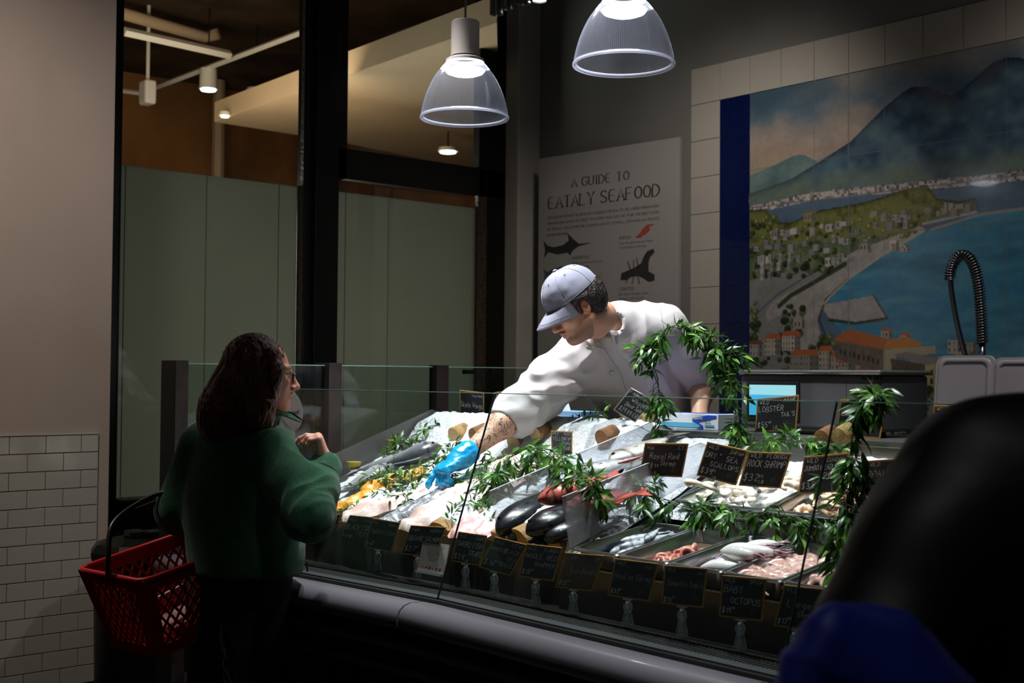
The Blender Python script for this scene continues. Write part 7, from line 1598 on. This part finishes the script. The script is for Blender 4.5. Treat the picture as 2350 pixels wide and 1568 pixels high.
def disph(P, Q):
    Nv = vnormals(P, Q); q = P.copy(); q[:, 2] *= .12; low = np.clip((HW.z-P[:, 2]+.02)/.12, 0, 1); w_ = nz3(P, 18, 2)*.012*low[:] + (1-2*np.abs(nz3(q+.01*np.sin(P[:, 2:3]*40), 170, 5)))*.0035 + (1-2*np.abs(nz3(q, 60, 9)))*.004*low
    return P+Nv*w_[:, None]
net_object('hair', hw, m_hairw, wo, None, 1, disph)
mb = MB(); r_ = random.Random(5)
for i in range(300):
    a = r_.uniform(math.radians(75), math.radians(300)); top = wat(-.025+.09*math.cos(a), .055, .082*math.sin(a)); ph = r_.uniform(0, 6); ln = []
    rr = r_.uniform(.100, .118); Lh_ = r_.uniform(.18, .235)
    for j in range(16):
        u = j/15; rad = rr*(.75+.38*u-.10*u*u); w_ = .008*math.sin(u*9+ph)*u; curl = .018*max(0, u-.75)*4
        ln.append(wat(-.030+(rad+w_)*math.cos(a)*.92, .085-Lh_*u-.02*u, (rad+w_+curl)*math.sin(a)*.88))
    mb.tube(ln, [.0010]*8+[.0009]*5+[.0007, .0005, .0003], 4)
mb.build('hair_strands', m_hairw, wo, smooth=True)
# glasses
m_gf = mat('tortoise glasses frame', '1a100b', .2, coat=.5)
F, Lx, U = wfr
gl = MB()
for s in (-1, 1):
    c = wat(.103, .006, .033*s); pts = [c+Lx*(.024*math.cos(a))+U*(.019*math.sin(a)*(1.0 if math.sin(a) > 0 else 1.05))-F*(.004*abs(math.cos(a))) for a in [2*math.pi*i/24 for i in range(24)]]; gl.tube(pts, .0026, 6, closed=True)
    gl.tube([wat(.099, .016, .056*s), wat(.060, .014, .076*s), wat(.0, .010, .082*s)], .0024, 6)
gl.tube([wat(.106, .012, -.010), wat(.108, .014, 0), wat(.106, .012, .010)], .0024, 6)
glo_ = gl.build('glasses', m_gf, wo, smooth=True)
for s in (-1, 1):
    c = wat(.102, .006, .033*s); MB().lathe(c, [(0, 0), (.022, 0)], 20, (Lx, U*.85, F)).build('lens', glass_mat('lens', (.8, .85, .9), 1.2) if s < 0 else MATS['lens'], glo_)
# ------------------------------------------------------------------ red shopping basket
m_redp = mat('red plastic', 'b3121b', .33, coat=.15, spec=.5); m_bpl = mat('black plastic handle', '0d0d0e', .35)
A = dep(178, 1308, 3.96); Bq = dep(328, 1337, 3.78); Dq = dep(408, 1228, 4.18)
ab = (Bq-A); ad = (Dq-A)*1.14; nrm = ab.cross(ad).normalized(); 
if nrm.z > 0: nrm = -nrm
dn = (nrm*.8-Z*.2).normalized(); Hb = .272
bk = thing('shopping_basket', 'red plastic shopping basket with diamond lattice sides hanging from the green sleeve', 'basket', A+ab*.5+ad*.5+dn*Hb)
def bp_(u, v, d_, o=0):      # u along ab, v along ad, d depth 0..1
    k_ = .15*d_; return A+ab*(k_+u*(1-2*k_))+ad*(k_*.7+v*(1-1.4*k_))+dn*(Hb*d_)
crn = [(0, 0), (1, 0), (1, 1), (0, 1)]
def onface(i, q, d_):
    (u0, v0), (u1, v1) = crn[i], crn[(i+1) % 4]; return bp_(u0+(u1-u0)*q, v0+(v1-v0)*q, d_)
def fnorm(i): 
    p, q, r_ = onface(i, 0, 0), onface(i, 1, 0), onface(i, 0, 1); n_ = (q-p).cross(r_-p).normalized(); c = bp_(.5, .5, .5); return n_ if n_.dot(p-c) > 0 else -n_
mb = MB()
def slab(pts, n_, th=.003): mb.prism(pts, -n_*th)
def bar(i, q0, d0, q1, d1, w_=.0042):
    n_ = fnorm(i); p, q = onface(i, q0, d0), onface(i, q1, d1); t = (q-p).normalized(); sd = t.cross(n_)*w_; slab([p-sd, p+sd, q+sd, q-sd], n_, .0032)
for i in range(4):
    n_ = fnorm(i); cw = .17 if i % 2 == 0 else .10
    slab([onface(i, 0, 0), onface(i, 1, 0), onface(i, 1, .14), onface(i, 0, .14)], n_)
    slab([onface(i, 0, .86), onface(i, 1, .86), onface(i, 1, 1), onface(i, 0, 1)], n_)
    for a, b in ((0, cw), (1-cw, 1)): slab([onface(i, a, .1), onface(i, b, .1), onface(i, b, .9), onface(i, a, .9)], n_)
    nd = 6 if i % 2 == 0 else 9; stp = (1-2*cw)/nd
    for k_ in range(-4, nd+1):
        for sg in (1, -1):
            q0 = (cw+stp*k_) if sg > 0 else (1-cw-stp*k_); q1 = q0+sg*stp*4.0; d0, d1 = .14, .86
            lo, hi = cw, 1-cw; t0, t1 = 0., 1.
            for (lim, s_) in ((lo, 1), (hi, -1)):
                dq = (q1-q0)*s_; v_ = (lim-q0)*s_
                if dq > 0: t0 = max(t0, v_/dq)
                elif dq < 0: t1 = min(t1, v_/dq)
            if t1-t0 > .03: bar(i, q0+(q1-q0)*t0, d0+(d1-d0)*t0, q0+(q1-q0)*t1, d0+(d1-d0)*t1)
slab([bp_(0, 0, 1), bp_(1, 0, 1), bp_(1, 1, 1), bp_(0, 1, 1)], dn, .003)
mb.build('basket_shell', m_redp, bk)
rim = []
for i in range(4):
    a, b, c = onface(i, 0, 0), onface(i, 1, 0), onface((i+1) % 4, 1, 0); 
    for q in (.08, .3, .5, .7, .92): rim.append(a.lerp(b, q)-dn*.002)
    rim.append(b+((a-b).normalized()+(c-b).normalized())*.010-dn*.002)
MB().tube(rim, .0085, 8, closed=True).build('rim', m_redp, bk, smooth=True)
for i in range(4):
    pass
cr_ = dep(398, 1128, 4.02)
h1 = smoothpath([onface(0, .45, .06), dep(248, 1290, 3.85), dep(252, 1225, 3.88), dep(268, 1192, 3.92), dep(310, 1160, 3.98), dep(360, 1135, 4.02), cr_], 5)
h2_ = smoothpath([onface(2, .5, .06), onface(2, .5, -.3), dep(400, 1180, 4.15), dep(392, 1145, 4.1), dep(402, 1132, 4.05)], 5)
h3 = smoothpath([dep(268, 1192, 3.93), dep(320, 1168, 4.0), dep(375, 1146, 4.05), dep(402, 1130, 4.06)], 5)
for h_ in (h1, h3, h2_): MB().tube(h_, .0085, 8).build('handle', m_bpl, bk, smooth=True)
c = bp_(.5, .55, .80); ux = ab.normalized(); vy = (ad-ux*ad.dot(ux)).normalized()
o = MB().box(bp_(.60, .42, .45), (.012, .20, .035), (ux, vy, -dn)).build('white_packet', mat('white packet', 'b5b3b0', .5), bevel=.003); tag(o, 'white packet showing through the lattice of the red basket, upper item', 'packet')
o = MB().box(bp_(.55, .55, .80), (.13, .19, .035), (ux, vy, -dn)).build('pink_packet', mat('pink flecked packet', '8d5f63', .35, color2='b7a9a2', vscale=30), bevel=.006); tag(o, 'pinkish printed packet lying on the bottom of the red basket', 'packet')
# ------------------------------------------------------------------ near man in a black coat, out of focus
nm_ = thing('person', 'person in black coat at the right edge, very near and out of focus', 'person', dep(2350, 1400, 1.6)-Z*dep(2350, 1400, 1.6).z)
Ls = dep(2268, 1130, 1.60); Rs = dep(2900, 1125, 1.5); nb = dep(2600, 980, 1.58); hc = dep(2590, 800, 1.55); el = dep(2045, 1490, 1.50); wr = dep(2160, 1700, 1.72); pv = dep(2440, 1900, 1.6)
P_ = [Ls, Rs, nb, hc, el, wr, pv]; lo_ = [min(p[i] for p in P_)-.22 for i in range(3)]; hi_ = [max(p[i] for p in P_)+.22 for i in range(3)]; lo_[2] = 0
nf = Field(lo_, hi_, .009); nf.path([nb, pv], [.07, .13], .04); nf.cone(Ls, Rs, .06, .06, .04); nf.path([Ls, el, wr], [.05, .04, .03], .02)
for s in (-1, 1):
    h_ = pv+CR*.09*s; nf.path([h_, Vector((h_.x, h_.y, .08))], [.09, .045], .03); nf.cone(Vector((h_.x, h_.y, .05)), Vector((h_.x, h_.y, .05))+FW*.14, .035, .03, .02)
hd, nat, nfr = head_field(hc, (FW-CR*.3).normalized(), Z, .006); hd.cone(nat(-.03, -.05), nb, .055, .06, .03)
net_object('body', [nf, hd], m_skinw, nm_, lambda P: np.tile(np.array([*lin('a86a54'), 1.]), (len(P), 1)), 1)
hh_ = Field([v-.16 for v in hc], [v+.16 for v in hc], .006); hh_.ell(nat(-.03, .04), (.095, .085, .095), [tuple(v) for v in nfr], .01); net_object('hair', hh_, m_hair, nm_, None, 1)
m_coat = mat('black glossy coat', '040405', .5, sheen=.0, bump=.05, bscale=40)
cf_ = Field(lo_, hi_, .008); cf_.cone(Ls, Rs, .098, .098, .05); cf_.cone(nb, nb-Z*.02, .07, .085, .05); cf_.path([Ls, Ls.lerp(el, .5), el], [.118, .108, .092], .04); cf_.path([el, wr], [.085, .06], .03)
sh2 = (Rs-Ls).normalized(); cf_.ell(Ls.lerp(Rs, .5)-Z*.20, (.26, .15, .30), [tuple(sh2), tuple(sh2.cross(Z)), (0, 0, 1)], .08); cf_.ell(pv+Z*.1, (.23, .17, .40), [tuple(sh2), tuple(sh2.cross(Z)), (0, 0, 1)], .08)
net_object('coat', cf_, m_coat, nm_, None, 2, lambda P, Q: P+vnormals(P, Q)*(folds(P, np.array((.3, 0, 1.)), 18, 4, .2)*.006)[:, None])
jt = Field((pv.x-.3, pv.y-.3, 0), (pv.x+.3, pv.y+.3, 1.0), .012)
for s in (-1, 1): h_ = pv+CR*.09*s; jt.path([h_, Vector((h_.x, h_.y, .08))], [.11, .07], .03)
net_object('trousers', jt, m_trs, nm_, None, 2)
# blue bag under the arm
bgc = dep(1990, 1600, 1.35); bb = thing('blue_bag', 'crumpled dark blue bag at the bottom right under the black sleeve', 'bag', bgc)
bgf = Field([v-.28 for v in bgc], [v+.25 for v in bgc], .005)
bgf.path([dep(1920, 1428, 1.33), dep(2050, 1470, 1.34)], [.012, .022], .03); bgf.path([dep(1895, 1490, 1.32), dep(2060, 1580, 1.35)], [.018, .06], .05); bgf.ell(dep(2010, 1700, 1.35), (.11, .07, .10), [tuple(CR), tuple(FW), (0, 0, 1)], .05); bgf.path([dep(1835, 1575, 1.32), dep(1840, 1640, 1.32)], [.02, .03], .05)
net_object('bag_body', bgf, mat('dark blue nylon', '1c2f9c', .5, sheen=.1), bb, None, 1, lambda P, Q: P+vnormals(P, Q)*(folds(P, np.array((1., .3, -.6)), 48, 4, .2)*.010)[:, None])
